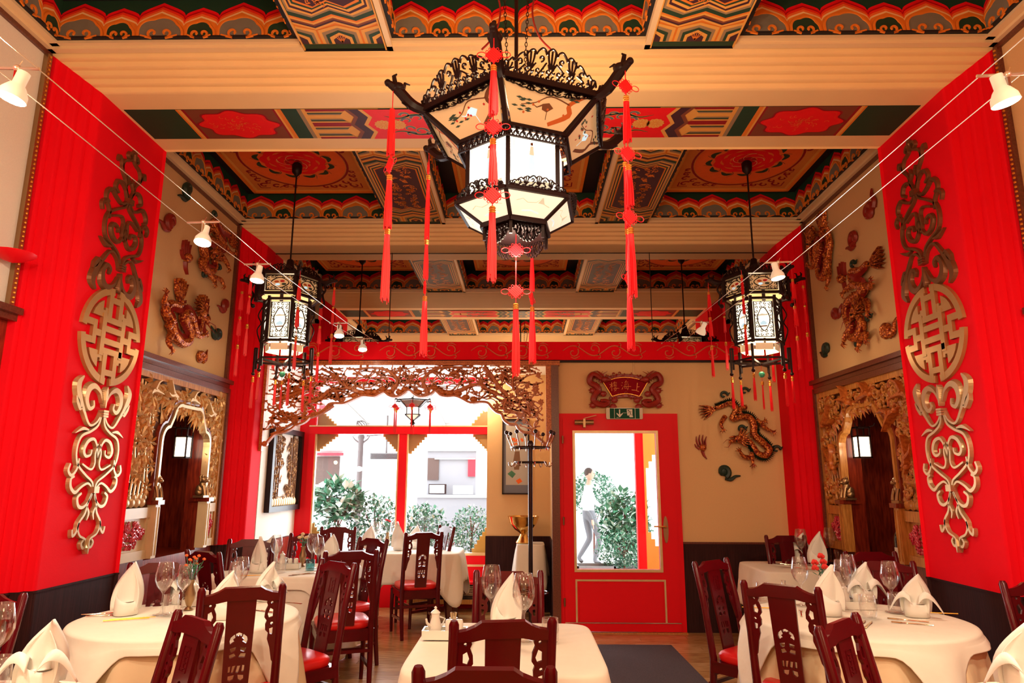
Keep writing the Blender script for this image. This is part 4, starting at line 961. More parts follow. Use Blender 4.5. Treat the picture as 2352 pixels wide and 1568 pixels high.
def dragon(M, w, h, D, label, mirror_=False, r=.034):
    M = M @ Matrix.Translation((0, 0, .016))
    t = thing('carved_dragon', label, 'wood carving', M.translation, 0, 'carved dragons on the walls'); Mi = Matrix.Translation(-M.translation) @ M
    x0, y0, x1, y1 = D['box']
    def T(p): u, v = unit([p], x0, y0, x1, y1)[0]; return ((1-u if mirror_ else u)*w, v*h)
    k = w/(x1-x0)
    body = cr([T(p) for p in D['body']], 7); L = len(body)
    b = B(dragongold); b.M = Mi; rad = [r*(.45+.75*sin(pi*min(1, i/(L-1)*.72+.1))) for i in range(L)]
    b.tube([(p[0], p[1], max(.032, rad[i]*.8)) for i, p in enumerate(body)], rad, 8); b.build('body', t)
    b = B(dragonred if r > .035 else dkgreen); b.M = Mi
    for i in range(2, L-3, 1):
        p, q = Vector(body[i]), Vector(body[i+1]); d = (q-p).normalized(); n = Vector((-d.y, d.x)) * (1 if not mirror_ else -1)
        a = p+n*rad[i]*.8; c = a+n*r*1.15-d*r*.5
        b.add([(a.x-d.x*.012, a.y-d.y*.012, .02), (a.x+d.x*.014, a.y+d.y*.014, .02), (c.x, c.y, .05), (a.x, a.y, .07)], [(0, 1, 3), (1, 2, 3), (2, 0, 3)])
    b.build('spines', t, kind='stuff')
    hx, hy = T(D['head'][:2]); a = R(D['head'][2]); 
    if mirror_: a = pi-a
    Mh = Mi @ Matrix.Translation((hx, hy, .045)) @ Matrix.Rotation(a, 4, 'Z') @ Matrix.Scale(r/.034, 4)
    b = B(dragongold); b.M = Mh; b.sph((-.02, 0, 0), (.05, .042, .04), 10, 7); b.sph((.045, .012, .01), (.045, .024, .024), 8, 6); b.sph((.035, -.03, 0), (.04, .014, .02), 8, 5); b.sph((.083, .02, .02), (.014, .014, .014), 6, 5)
    b.tube([(-.03, .025, .02), (-.075, .045, .03), (-.11, .04, .02)], [.010, .008, .003], 6); b.tube([(-.02, .03, .0), (-.06, .07, .01), (-.10, .08, .0)], [.010, .007, .003], 6)
    for kk in range(9): an = 1.9+kk*.30; b.stroke(cr([(-.02+.02*cos(an), .02*sin(an)), (-.03+.075*cos(an), .07*sin(an)), (-.04+.125*cos(an+.15), .12*sin(an+.15))], 3), [.024, .018, .003], -.01, .03)
    hd = b.build('head', t)
    b = B(black); b.M = Mh; b.sph((.012, .022, .034), .009, 6, 5); b.build('eye', hd)
    b = B(dragonred); b.M = Mh; b.tube([(.07, .03, .02), (.12, .07, .05), (.17, .06, .06)], [.004, .003, .001], 5); b.tube([(.07, .0, .02), (.12, -.01, .05), (.17, .02, .06)], [.004, .003, .001], 5); b.build('whisker', hd, kind='stuff')
    for lg in D['legs']:
        P_ = [T(p) for p in lg]; b = B(dragongold); b.M = Mi; c = cr([(x, y, .03+.02*i) for i, (x, y) in enumerate(P_)], 4); b.tube(c, [r*.85, r*.65, r*.42], 7)
        e = Vector(c[-1]); d = (e-Vector(c[-3])).normalized(); an = atan2(d.y, d.x)
        for s_ in (-.8, -.25, .3, .85): b.tube([e, e+Vector((cos(an+s_)*r*.9, sin(an+s_)*r*.9, .01)), e+Vector((cos(an+s_*1.1)*r*1.5, sin(an+s_*1.1)*r*1.5, -.01))], [r*.25, r*.2, r*.05], 5)
        b.build('leg', t)
    tx, ty = T(D['tail'][:2]); a = R(D['tail'][2]); a = pi-a if mirror_ else a
    b = B(dragongold); b.M = Mi
    for s_ in (-.75, -.4, -.1, .2, .5, .8):
        b.stroke(cr([(tx-cos(a)*.03, ty-sin(a)*.03), (tx+cos(a+s_)*r*1.9, ty+sin(a+s_)*r*1.9), (tx+cos(a+s_*.7)*r*4.6, ty+sin(a+s_*.7)*r*4.6)], 4), [r*.4, r*1.0, r*.05], 0, .04, .6)
    b.build('tail_fin', t, kind='stuff')
    for p in D['clouds']:
        cx, cy_ = T(p); b = B(dkgreen); b.M = Mi; b.tube([(cx+x, cy_+y, .02) for x, y in spiral(0, 0, .045, .01, 0, 5.5, 14)], [.016, .010], 6); b.tube([(cx+.04, cy_, .02), (cx+.07, cy_+.03, .01)], [.012, .005], 5); b.build('cloud_scroll', t)
    return t
def span(s, ax, ay, bx, by):
    X = (XL if s < 0 else XR); p, q = onX(ax, ay, X), onX(bx, by, X); return p, q
def wallbox(s, l, t_, r_, b_):
    """bounding box on a side wall -> frame at lower-left corner, width, height"""
    X = XL if s < 0 else XR; m = (t_+b_)/2
    p, q = onX(l, m, X), onX(r_, m, X); c = (l+r_)/2; z1, z0 = onX(c, t_, X).z, onX(c, b_, X).z
    y = p.y
    return FR((X, y, z0), (0, 1, 0) if s < 0 else (0, -1, 0), (0, 0, 1)), abs(q.y-p.y), z1-z0
M, w_, h_ = wallbox(-1, 338, 662, 470, 818); dragon(M, w_*.95, h_, DB, 'gilded carved dragon with fan tail low on the left cream wall', r=.040)
M, w_, h_ = wallbox(-1, 440, 488, 530, 660); dragon(M, w_, h_, DC, 'dark carved dragon high on the left cream wall behind the spotlight', r=.036)
M, w_, h_ = wallbox(1, 1868, 492, 1932, 675); dragon(M, w_, h_, DB, 'dark carved dragon high on the right cream wall beside the far pilaster', True, .036)
M, w_, h_ = wallbox(1, 1945, 585, 2038, 800); dragon(M, w_, h_, DC, 'gilded carved dragon low on the right cream wall beside the near pilaster', r=.040)
p, q = onY(1617, 1071, YD), onY(1785, 895, YD)
dragon(FR((p.x, YD, p.z), (1, 0, 0), (0, 0, 1)), q.x-p.x, q.z-p.z, DA, 'gilded carved dragon on the cream wall right of the door', r=.033)
def cloud(M, s, label, m, mir=1, ang=0):
    t = thing('carved_cloud', label, 'wood carving', M.translation, 0, 'small carved clouds'); b = B(m); b.M = Matrix.Translation(-M.translation) @ M @ Matrix.Rotation(ang, 4, 'Z') @ Matrix.Scale(s, 4)
    b.tube([(mir*x, y, .022) for x, y in spiral(0, 0, .065, .012, -1.2, 4.6, 18)], [.030, .024, .018], 7); b.sph((0, 0, .016), (.05, .05, .025), 9, 6)
    b.tube(cr([(mir*.02, -.065, .02), (mir*.07, -.08, .02), (mir*.12, -.05, .02), (mir*.17, -.045, .015)], 4), [.022, .018, .006], 6); b.build('scroll', t)
def pearl(M, s, label):
    t = thing('flaming_pearl', label, 'wood carving', M.translation, 0, 'carved flaming pearls'); Mi = Matrix.Translation(-M.translation) @ M @ Matrix.Scale(s, 4)
    b = B(dragongold); b.M = Mi; b.sph((0, 0, .03), .048, 12, 8); b.build('pearl', t)
    b = B(dragonred); b.M = Mi
    for x0, y0, x1, y1 in ((-.045, .02, -.075, .15), (-.02, .04, -.03, .17), (.02, .04, .015, .17), (.045, .02, .06, .15), (-.04, -.02, -.10, .05)): b.stroke(cr([(x0, y0), ((x0+x1)/2-.012, (y0+y1)/2), (x1, y1)], 4), [.03, .026, .004], 0, .03, .5)
    b.stroke(cr([(0, -.04), (.012, -.09), (.03, -.12), (.05, -.15)], 4), [.05, .035, .006], 0, .03, .5); b.build('flame', t, kind='stuff')
def wallM(s, px, py): X = XL if s < 0 else XR; p = onX(px, py, X); return side_frame(s, p.y, p.z)
cloud(wallM(-1, 427, 436), 1.1, 'dark carved cloud at the top of the left cream wall', dkgreen, -1, .4)
cloud(wallM(-1, 387, 510), 1.15, 'brown carved cloud left of the spotlight on the left cream wall', dragonred, -1)
cloud(wallM(-1, 514, 701), 1.0, 'red carved cloud beside the far pilaster on the left cream wall', dragonred, -1)
cloud(wallM(-1, 497, 770), 1.0, 'dark green carved cloud low on the left cream wall', dkgreen, -1, -.6)
cloud(wallM(-1, 455, 822), 1.0, 'glossy brown carved cloud just above the moulding on the left wall', dragongold, 1, .9)
pearl(wallM(-1, 424, 592), .95, 'carved flaming pearl high on the left cream wall'); pearl(wallM(-1, 466, 732), .95, 'gilded flaming pearl right of the fan-tailed dragon on the left wall')
cloud(wallM(1, 2003, 488), 1.15, 'long-tailed brown cloud at the top right of the right cream wall', dragonred, 1, 1.5)
cloud(wallM(1, 1967, 545), 1.05, 'red carved cloud between the two dragons on the right wall', dragonred, -1)
cloud(wallM(1, 2040, 764), 1.15, 'glossy gold cloud beside the near pilaster on the right wall', dragongold, 1, .7)
cloud(wallM(1, 1922, 723), .95, 'brown carved cloud left of the low dragon on the right wall', dragonred, 1, .7)
cloud(wallM(1, 1903, 800), .95, 'dark green carved cloud low by the far pilaster on the right wall', dkgreen, -1, -.2)
pearl(wallM(1, 1940, 640), .95, 'carved flaming pearl between the dragons on the right wall')
p = onY(1613, 1028, YD); pearl(FR((p.x, YD, p.z), (1, 0, 0), (0, 0, 1)), .80, 'carved flaming pearl on the cream wall just right of the door')
p = onY(1660, 1082, YD); cloud(FR((p.x, YD, p.z), (1, 0, 0), (0, 0, 1)), 1.05, 'green and brown carved cloud below the dragon right of the door', dkgreen)

# ---------------------------------------------------------------- carved screens in the side bays
rg = random.Random(5)
def leafcl(n, L, W, m, spread=1.1, base=0):
    b = B(*m)
    for i in range(n):
        a = base+(-spread+2*spread*i/(n-1)) - pi/2; l = L*rg.uniform(.75, 1.1); z = rg.uniform(.012, .03)
        d = (cos(a), sin(a)); nn = (-d[1], d[0]); m0 = .45*l
        b.m = i % len(m)
        b.add([(0, 0, z*.5), (d[0]*m0+nn[0]*W, d[1]*m0+nn[1]*W, z*.6), (d[0]*l, d[1]*l, z*.4), (d[0]*m0-nn[0]*W, d[1]*m0-nn[1]*W, z*.6), (d[0]*m0, d[1]*m0, z+.012)], [(0, 1, 4), (1, 2, 4), (2, 3, 4), (3, 0, 4)])
    return b.mesh('leaf_spray')
openYs = {-1: (5.68, 6.52), 1: (5.52, 6.40)}; openY = openYs[-1]
def arch_outline(grow=0, z0=.88):
    """lobed opening outline in (y, z)"""
    y0, y1 = openY[0]-grow, openY[1]+grow; c = (y0+y1)/2; w2 = (y1-y0)/2
    pts = [(y0, z0), (y0, 1.80+grow*.3)]
    for cx, cz, r, a0, a1 in ((-.76, 1.80, .24, 180, 90), (-.36, 1.98, .28, 165, 75), (.36, 1.98, .28, 105, 15), (.76, 1.80, .24, 90, 0)):
        for k in range(6):
            a = R(a0+(a1-a0)*k/5); pts.append((c+cx*w2+r*w2*cos(a), cz+grow*.8+r*w2*sin(a)*1.2))
    pts += [(y1, 1.80+grow*.3), (y1, z0)]; return pts
rosette_b = B(mat('rosette_red', (.62, .02, .06), .25, coat=.5), mat('rosette_pink', (.80, .10, .14), .25, coat=.5))
for k in range(70):
    a = rg.uniform(0, 6.28); q = sqrt(rg.uniform(0, 1)); rosette_b.m = k % 2
    rosette_b.tube([(x+.16*q*cos(a), y+.085*q*sin(a), .012+.006*(k % 3)) for x, y in spiral(0, 0, .022, .008, a, a+4.5, 7)], [.009, .005], 5)
rosette = rosette_b.mesh('rosette')
def screen(s, pale, label):
    global openY; openY = openYs[s]
    X = XL if s < 0 else XR; t = thing('carved_screen', label, 'screen', (X, 5.98, .88), 0)
    L = (5.10, 6.83)
    def MB(): b_ = B(); b_.M = Matrix.Translation((-X, -5.98, -.88)) @ FR((X, 0, 0), (0, 1, 0), (0, 0, 1)) if s < 0 else Matrix.Translation((-X, -5.98, -.88)) @ FR((X, 0, 0), (0, 1, 0), (0, 0, 1)) @ Matrix.Scale(-1, 4, (0, 0, 1)); return b_
    # local: x = room y, y = z, z = out of the wall
    gw = goldw; base = whitegold if pale else goldw
    b = MB(); b.mat(goldw if not pale else trimwood)
    outl = arch_outline(.0)
    b.mat(mat('screen_back', (.10, .028, .006), .6) ); b.prism([(L[0], 1.26)]+arch_outline(.012, 1.26)+[(L[1], 1.26), (L[1], 2.40), (L[0], 2.40)], .0, .015); b.build('backing', t)
    b = MB(); b.mat(trimwood); b.box(L[0], L[1], 2.36, 2.41, 0, .07); b.mat(goldw); b.box(L[0], L[1], 2.31, 2.36, 0, .05); b.box(L[0], L[0]+.05, .88, 2.31, 0, .05); b.box(L[1]-.05, L[1], .88, 2.31, 0, .05); b.mat(trimwood).box(L[1]-.01, L[1]+.03, .88, 2.41, 0, .07); b.build('outer_frame', t)
    b = MB(); b.mat(bronzel if pale else goldw); b.stroke(arch_outline(.02, 1.30), .045, .0, .06, .4); b.build('arch_moulding', t)
    b = MB(); b.mat(mahog); b.stroke(arch_outline(.055, 1.30), .03, .0, .045, .3); b.build('arch_inner_moulding', t)
    for y0, y1 in ((L[0]+.05, openY[0]-.07), (openY[1]+.07, L[1]-.05)):
        b = MB(); b.mat(base); b.box(y0, y1, .88, 1.28, .0, .02); b.box(y0, y1, 1.20, 1.28, .02, .05); b.box(y0, y1, .88, .95, .02, .045)
        b.box(y0, y0+.03, .95, 1.20, .02, .035); b.box(y1-.03, y1, .95, 1.20, .02, .035); b.build('lower_panel', t)
        o = inst(rosette, 'rosette', t); sc = (y1-y0)/.46; o.matrix_local = Matrix.Translation((-X, -5.98, -.88)) @ FR((X, (y0+y1)/2, 1.075), (0, 1, 0), (0, 0, 1)) @ (Matrix.Identity(4) if s < 0 else Matrix.Scale(-1, 4, (0, 0, 1))) @ Matrix.Translation((0, 0, .018)) @ Matrix.Scale(sc, 4, (1, 0, 0))
    for yy in (openY[0]-.035, openY[1]+.035):
        b = MB(); b.mat(base if not pale else whitegold); b.box(yy-.035, yy+.035, .88, 1.30, 0, .085); b.box(yy-.025, yy-.018, .90, 1.28, .085, .092); b.box(yy+.018, yy+.025, .90, 1.28, .085, .092); b.mat(mahog); b.box(yy-.05, yy+.05, 1.30, 1.335, -.08, .11); b.build('pillar', t)
    mm = (goldpale, goldw) if pale else (goldw, fretw)
    vs_ = [leafcl(7, .17, .017, mm), leafcl(6, .15, .019, mm, 1.4), leafcl(5, .19, .018, mm, .8), leafcl(8, .12, .015, mm, 2.4)]
    if not pale: vs_ += [rosette_leaf(mm) for _ in range(2)]
    Mb = Matrix.Translation((-X, -5.98, -.88)) @ FR((X, 0, 0), (0, 1, 0), (0, 0, 1)) @ (Matrix.Identity(4) if s < 0 else Matrix.Scale(-1, 4, (0, 0, 1)))
    n = 0; c0 = (openY[0]+openY[1])/2
    for y in [L[0]+.08+i*.095 for i in range(18)]:
        for k in range(10):
            z = 1.44+k*.092+rg.uniform(-.02, .02); yy = y+rg.uniform(-.03, .03)
            if openY[0]-.10 < yy < openY[1]+.10 and z < 2.10-.25*max(0, abs(yy-c0)-.2): continue
            if (z < 1.62 and pale and rg.random() < .6) or n >= 285: continue
            o = inst(rg.choice(vs_), 'leaf_spray', t); o.matrix_local = Mb @ Matrix.Translation((yy, z, .012+rg.uniform(0, .012))) @ Matrix.Rotation(rg.uniform(-.9, .9), 4, 'Z') @ Matrix.Scale(rg.uniform(.7, 1.15), 4); n += 1
    for y in [L[0]+.08+i*.05 for i in range(8)]+[openY[1]+.12+i*.05 for i in range(6)]:
        b = MB(); b.mat(goldpale if pale else goldw); x = y
        pts = [(x+.012*sin(k*1.3+y*9), 1.30+k*.09, .022) for k in range(12)]
        b.tube(pts, .010, 6)
        for k in range(1, 11): b.tube([(pts[k][0], pts[k][1]-.004, .022), (pts[k][0], pts[k][1]+.004, .022)], .0135, 6)
        b.build('bamboo_stalk' if pale else 'stem', t)
    for y in [L[0]+.10+i*.075 for i in range(5)]+[openY[1]+.12+i*.07 for i in range(4)]:
        b = MB(); b.mat(goldpale if pale else goldw); b.sph((y, 1.32, .02), (.045, .04, .03), 8, 5); b.sph((y+.03, 1.36, .02), (.03, .03, .022), 8, 5); b.build('rock', t)
    if not pale:
        for y, z, a in ((5.25, 2.15, .3), (5.45, 2.0, -.4), (6.2, 2.22, .5), (6.62, 2.1, 2.6), (5.8, 2.22, .2), (6.6, 1.7, 1.2), (5.3, 1.7, 1.9)):
            o = inst(bird, 'bird', t); o.matrix_local = Mb @ Matrix.Translation((y, z, .03)) @ Matrix.Rotation(a, 4, 'Z') @ Matrix.Scale(1.7, 4)
    else:
        bp_ = bird.copy(); bp_.materials[0] = goldpale
        for y, z, a in ((5.45, 2.2, .3), (5.75, 2.24, 2.6), (6.1, 2.2, .2), (6.5, 2.15, 2.8)):
            o = inst(bp_, 'bird', t); o.matrix_local = Mb @ Matrix.Translation((y, z, .03)) @ Matrix.Rotation(a, 4, 'Z') @ Matrix.Scale(1.3, 4)
    return t
def rosette_leaf(mm):
    b = B(*mm)
    for k in range(3): b.m = k % 2; b.tube([(x, y, .02+.01*k) for x, y in spiral(rg.uniform(-.04, .04), rg.uniform(-.04, .04), .05, .015, rg.uniform(0, 6), rg.uniform(8, 11), 10)], [.015, .009], 6)
    for k in range(4): b.sph((rg.uniform(-.06, .06), rg.uniform(-.06, .06), .03), .018, 7, 5)
    return b.mesh('leaf_spray')
screen(-1, True, 'pale gilt bamboo-carved screen with a lobed arch in the left wall')
screen(1, False, 'warm gold carved screen of vines and birds with a lobed arch in the right wall')
# foo lions on the pillars
def lion(s, yy, label):
    X = XL if s < 0 else XR; t = thing('lion_statue', label, 'statue', (X+s*-.02, yy, 1.335), pi/2 if s > 0 else -pi/2, 'small lions on the screen pillars')
    b = B(oldbrass); b.box(-.055, .055, -.05, .05, 0, .02); b.build('base', t)
    b = B(oldbrass); b.sph((0, -.012, .07), (.042, .045, .055), 12, 8); b.sph((0, .012, .11), (.036, .036, .045), 12, 8); b.sph((0, .02, .165), (.038, .036, .036), 12, 9); b.sph((0, .052, .155), (.020, .018, .016), 8, 6)
    for q in (-1, 1):
        b.tube([(q*.026, .03, .11), (q*.032, .045, .06), (q*.03, .05, .022)], [.015, .012, .014], 8); b.sph((q*.036, -.01, .045), (.020, .035, .026), 8, 6); b.sph((q*.030, .015, .198), (.010, .008, .014), 6, 5)
    b.build('body', t)
    b = B(oldbrass)
    for k in range(26): a = 2.4*k; q = .35+.65*((k*.37) % 1); b.sph((.040*cos(a)*q, -.004+.03*(1-q), .165+.040*sin(a)*q+.01), .0115, 6, 4)
    b.build('mane', t, kind='stuff')
for s, w_ in ((-1, 'left'), (1, 'right')):
    openY = openYs[s]; lion(s, openY[0], 'small bronze lion on the near pillar of the %s carved screen' % w_); lion(s, openY[1], 'small bronze lion on the far pillar of the %s carved screen' % w_)
# small lit lanterns inside the niches
litp = mat('lantern_paper_bright', (1, .93, .78), .6, emit=3.2, ecol=(1, .86, .62))
for s, w_ in ((-1, 'left'), (1, 'right')):
    X = XL if s < 0 else XR; x = X+s*.10; q_ = onX(418 if s < 0 else 1982, 1052, x); z = q_.z; y = q_.y
    t = thing('niche_lantern', 'small lit square lantern inside the %s wall niche' % w_, 'lantern', (x, y, z))
    b = B(ebony)
    for i, j in ((-1, -1), (1, -1), (1, 1), (-1, 1)): b.bar((i*.055, j*.055, 0), (i*.055, j*.055, .28), .012)
    for zz in (0, .19, .27): 
        for i in (-1, 1): b.box(-.06, .06, i*.055-.006, i*.055+.006, zz, zz+.014); b.box(i*.055-.006, i*.055+.006, -.06, .06, zz, zz+.014)
    for i, j in ((-1, -1), (1, -1), (1, 1), (-1, 1)): b.tube([(i*.055, j*.055, .28), (i*.085, j*.085, .29), (i*.09, j*.09, .31)], .006, 5)
    b.build('frame', t); b = B(litp); b.box(-.048, .048, -.048, .048, .014, .19); b.build('paper_shade', t); b = B(ebony); b.tube([(0, 0, .28), (0, 0, .64)], .004, 5); b.build('cord', t)
    lamp('niche_bulb', 'POINT', (x-s*.12, y-.25, 1.78), 2.2, WARM, .03)
# wine bottle at the right niche
p = onX(2037, 1250, XR-.0)
t = thing('wine_bottle', 'dark wine bottle with a white label beside the right screen pillar', 'bottle', (XR+.05, 5.75, .86)); btl = mat('bottle_glass', (.012, .018, .012), .08, coat=.6)
b = B(btl); b.lathe([(.036, 0), (.037, .18), (.030, .215), (.013, .25), (.013, .30)], 16); b.build('body', t); b = B(china); b.lathe([(.0375, .04), (.0375, .12)], 16); b.build('label', t); b = B(goldpale); b.lathe([(.0145, .27), (.0145, .305), (.0, .306)], 12); b.build('capsule', t)

# ---------------------------------------------------------------- plaque over the door, exit sign
pc, YP = onY(1435, 895, YD), YD
t = thing('name_plaque', 'carved red plaque with gold characters between two dragons above the door', 'plaque', (pc.x, YP-.022, pc.z))
def PB(m): b_ = B(m); b_.M = FR((0, 0, 0), (1, 0, 0), (0, 0, 1)); return b_
k = 1/ (1556/7.5)
def px2(x, y): return ((x-1035)/9.8*k*1.0, -(y-540)/9.8*k)
def fan(g=0):
    R0, R1 = [], []
    for i in range(17): u = -1+i/8; R0.append((1035+u*(475+g)+0, 285+abs(u)**2*115-g)); R1.append((1035+u*(290+g), 635+abs(u)**2*60+g))
    return [px2(*p_) for p_ in R0+R1[::-1]]
b = PB(mat('plaque_red', (.26, .002, .010), .7, spec=.1)); b.prism(fan(), 0, .03); b.build('panel', t)
b = PB(goldthread); f_ = fan(6); b.stroke(f_+[f_[0]], .007, .028, .038); b.build('border', t)
b = PB(dragonred); f2 = fan(45)
b.stroke(cr(f2[:17], 2), .05, 0, .025, .4); b.stroke(cr(f2[17:], 2), .045, 0, .025, .4)
for i in range(40):
    q = f2[i % 34]; b.tube([(q[0]+x, q[1]+y, .03) for x, y in spiral(0, rg.uniform(-.02, .03), .018, .005, i, i+4, 7)], [.008, .004], 5)
b.build('openwork_rim', t, kind='stuff')
strokes = [ # shang, hai, lou in brush strokes (crop pixels)
 ([(1300, 400), (1290, 480), (1275, 570)], 9), ([(1290, 490), (1340, 485)], 7), ([(1170, 555), (1260, 565), (1330, 595)], 8),
 ([(960, 390), (975, 405)], 6), ([(945, 450), (965, 465)], 6), ([(955, 545), (985, 500)], 6), ([(1060, 350), (1020, 400)], 6), ([(1035, 385), (1100, 385)], 5), ([(1030, 420), (1020, 520), (1095, 525), (1100, 420), (1035, 420)], 5), ([(990, 480), (1160, 482)], 5), ([(1060, 430), (1065, 455)], 4), ([(1060, 490), (1063, 512)], 4), ([(1095, 525), (1075, 560)], 5),
 ([(690, 440), (770, 425)], 6), ([(735, 390), (735, 580)], 6), ([(730, 450), (690, 520)], 5), ([(745, 460), (765, 490)], 5), ([(800, 370), (800, 480)], 5), ([(775, 395), (845, 390), (840, 425), (780, 428), (775, 395)], 4), ([(770, 455), (850, 450)], 4), ([(785, 470), (840, 470), (838, 495), (788, 495)], 4), ([(815, 505), (790, 545), (830, 580)], 5), ([(850, 510), (830, 550), (790, 585)], 5), ([(770, 530), (900, 520)], 5)]
b = PB(mat('plaque_gold', (.95, .34, .07), .5))
for pts, wd in strokes: b.stroke([px2(x, y) for x, y in pts], [wd*2.2/9.8*k, wd*1.5/9.8*k], .028, .036, .3)
b.build('characters', t, kind='stuff')
for s in (-1, 1):
    bd_ = [px2(1035+s*(x-1035), y) for x, y in ((1480, 330), (1570, 300), (1640, 240), (1740, 210), (1810, 290), (1800, 400), (1680, 460), (1620, 560), (1700, 660), (1740, 780), (1640, 860), (1500, 880), (1420, 830), (1480, 790), (1590, 790))]
    b = PB(dragonred); q = cr(bd_, 5); b.tube([(x, y, .03) for x, y in q], [.020, .030, .034, .034, .030, .016], 8)
    for i in range(1, len(q)-2, 2):
        a, c = Vector(q[i]), Vector(q[i+1]); d = (c-a).normalized()*.022; n = Vector((-d.y, d.x))*s*-1
        b.add([(a.x-d.x*.5, a.y-d.y*.5, .03), (a.x+d.x*.5, a.y+d.y*.5, .03), (a.x+n.x*2.3, a.y+n.y*2.3, .03), (a.x+n.x, a.y+n.y, .055)], [(0, 1, 3), (1, 2, 3), (2, 0, 3)])
    b.build('dragon_body', t)
    hx, hy = px2(1035+s*445, 330); b = PB(dragonred); b.sph((hx, hy, .04), (.045, .035, .035), 10, 7); b.sph((hx-s*.04, hy-.005, .045), (.03, .018, .02), 8, 6)
    for kk in range(4): b.tube([(hx, hy+.02, .04), (hx+s*(.02+.02*kk), hy+.06+.01*kk, .05), (hx+s*(-.03+.05*kk), hy+.09, .04)], [.009, .007, .002], 5)
    b.build('dragon_head', t)
    b = PB(dragonred)
    for lx, ly in ((1790, 570), (1790, 890), (1320, 780), (1350, 920), (1560, 640)):
        x, y = px2(1035+s*(lx-1035), ly)
        for kk in range(5): b.tube([(x-s*.03, y+.01, .025), (x+.03*cos(kk), y+.03*sin(kk), .035)], [.014, .003], 5)
        b.sph((x-s*.02, y, .02), (.04, .035, .02), 7, 5)
    b.build('dragon_claws', t, kind='stuff')
ec = onY(1434, 949.5, YD-.05)
t = thing('exit_sign', 'green emergency exit sign with arrow and running figure above the door', 'sign', (ec.x, YD-.0, ec.z))
W2, H2 = .195, .060
green = mat('exit_green', (.004, .075, .038), .5, spec=.15); exw = mat('exit_white', (.82, .78, .66), .5); housing = mat('exit_housing', (.55, .38, .2), .3, coat=.4)
b = PB(housing); 
pts = [(W2*cx, H2*cy_) for cx, cy_ in ((-1, -.8), (-.96, -1), (.96, -1), (1, -.8), (1, .8), (.96, 1), (-.96, 1), (-1, .8))]
b.prism(pts, 0, .06); b.build('housing', t)
b = PB(green); b.box(-W2*.80, W2*.82, -H2*.9, H2*.9, .058, .064); b.build('face', t)
def e2(x, y): return ((x-1015)/800*2*W2, -(y-1075)/250*2*H2)
b = PB(exw); z0, z1 = .064, .0665
b.prism([e2(895, 985), e2(920, 985), e2(920, 1100), e2(975, 1060), e2(975, 1085), e2(908, 1165), e2(842, 1085), e2(842, 1060), e2(895, 1100)], z0, z1); b.build('arrow', t)
b = PB(exw); b.prism([e2(1062, 982), e2(1187, 982), e2(1187, 1110), e2(1200, 1158), e2(1125, 1158), e2(1110, 1120), e2(1075, 1120)], z0, z1); b.box(e2(980, 0)[0], e2(1062, 0)[0], e2(0, 1066)[1], e2(0, 1060)[1], z0, z1); b.box(e2(790, 0)[0], e2(798, 0)[0], -H2*.88, H2*.88, z0, z1); b.box(e2(1240, 0)[0], e2(1250, 0)[0], -H2*.88, H2*.88, z0, z1); b.box(e2(838, 0)[0], e2(885, 0)[0], e2(0, 1170)[1], e2(0, 1163)[1], z0, z1); b.build('doorway_mark', t, kind='stuff')
b = PB(black); z0, z1 = .0665, .069
cx, cy_ = e2(1100, 1010); b.prism([(cx+.007*cos(a), cy_+.007*sin(a)) for a in [2*pi*i/12 for i in range(12)]], z0, z1)
for pts, wd in (([(1118, 1022), (1140, 1050), (1148, 1085)], 14), ([(1125, 1025), (1160, 1030), (1172, 1050)], 6), ([(1130, 1030), (1095, 1050), (1112, 1070)], 6), ([(1148, 1085), (1115, 1125), (1098, 1160)], 8), ([(1148, 1085), (1165, 1110), (1200, 1112)], 8)): b.stroke([e2(*p_) for p_ in pts], wd/800*2*W2, z0, z1)
b.build('running_figure', t, kind='stuff')

# ---------------------------------------------------------------- pictures in the alcove
t = thing('relief_picture', 'framed carved bamboo relief on the pale left alcove wall', 'picture', (AL, 8.05, 1.62))
Mr = FR((0, 0, 0), (0, 1, 0), (0, 0, 1))
b = B(ebony); b.M = Mr; w2, h2 = .52, .47
for a in ((-w2, w2, -h2, -h2+.06), (-w2, w2, h2-.06, h2), (-w2, -w2+.07, -h2+.06, h2-.06), (w2-.07, w2, -h2+.06, h2-.06)): b.box(*a, 0, .06)
b.build('frame', t)
b = B(mat('relief_ground', (.55, .45, .36), .6)); b.M = Mr; b.box(-w2+.06, w2-.06, -h2+.05, h2-.05, .004, .012); b.build('ground', t)
mm = (mat('relief_brown', (.22, .11, .05), .4), goldpale)
vs_ = [leafcl(7, .12, .012, mm), leafcl(6, .10, .012, mm, 1.6), leafcl(5, .13, .013, mm, .9)]
for i in range(90):
    x = rg.choice((rg.uniform(-.40, -.12), rg.uniform(.10, .40), rg.uniform(-.4, .4))); y = rg.uniform(-.36, .40)
    if abs(x) < .08 and y > -.1: continue
    inst(rg.choice(vs_), 'leaf_spray', t, Mr @ Matrix.Translation((x, y, .014)) @ Matrix.Rotation(rg.uniform(-1, 1), 4, 'Z') @ Matrix.Scale(.75, 4))
for x in (-.34, -.26, -.2, .18, .26, .32, .38):
    b = B(mm[0]); b.M = Mr; b.tube([(x, -.40, .02), (x+.02, 0, .02), (x-.01, .38, .02)], .012, 6); b.build('bamboo_stalk', t)
for i in range(11): b = B(goldpale); b.M = Mr; b.sph((-.38+i*.075, -.37, .02), (.045, .06, .03), 8, 5); b.build('rock', t)
p0, p1 = onY(1155, 962, YR), onY(1213, 1135, YR)
t = thing('flower_picture', 'framed picture of a vase of flowers behind the coat stand', 'picture', (p0.x+.16, YR, (p0.z+p1.z)/2)); w2, h2 = .165, (p0.z-p1.z)/2
b = PB(ebony); frame_ = [(-w2, w2, -h2, -h2+.015), (-w2, w2, h2-.015, h2), (-w2, -w2+.014, -h2, h2), (w2-.014, w2, -h2, h2)]
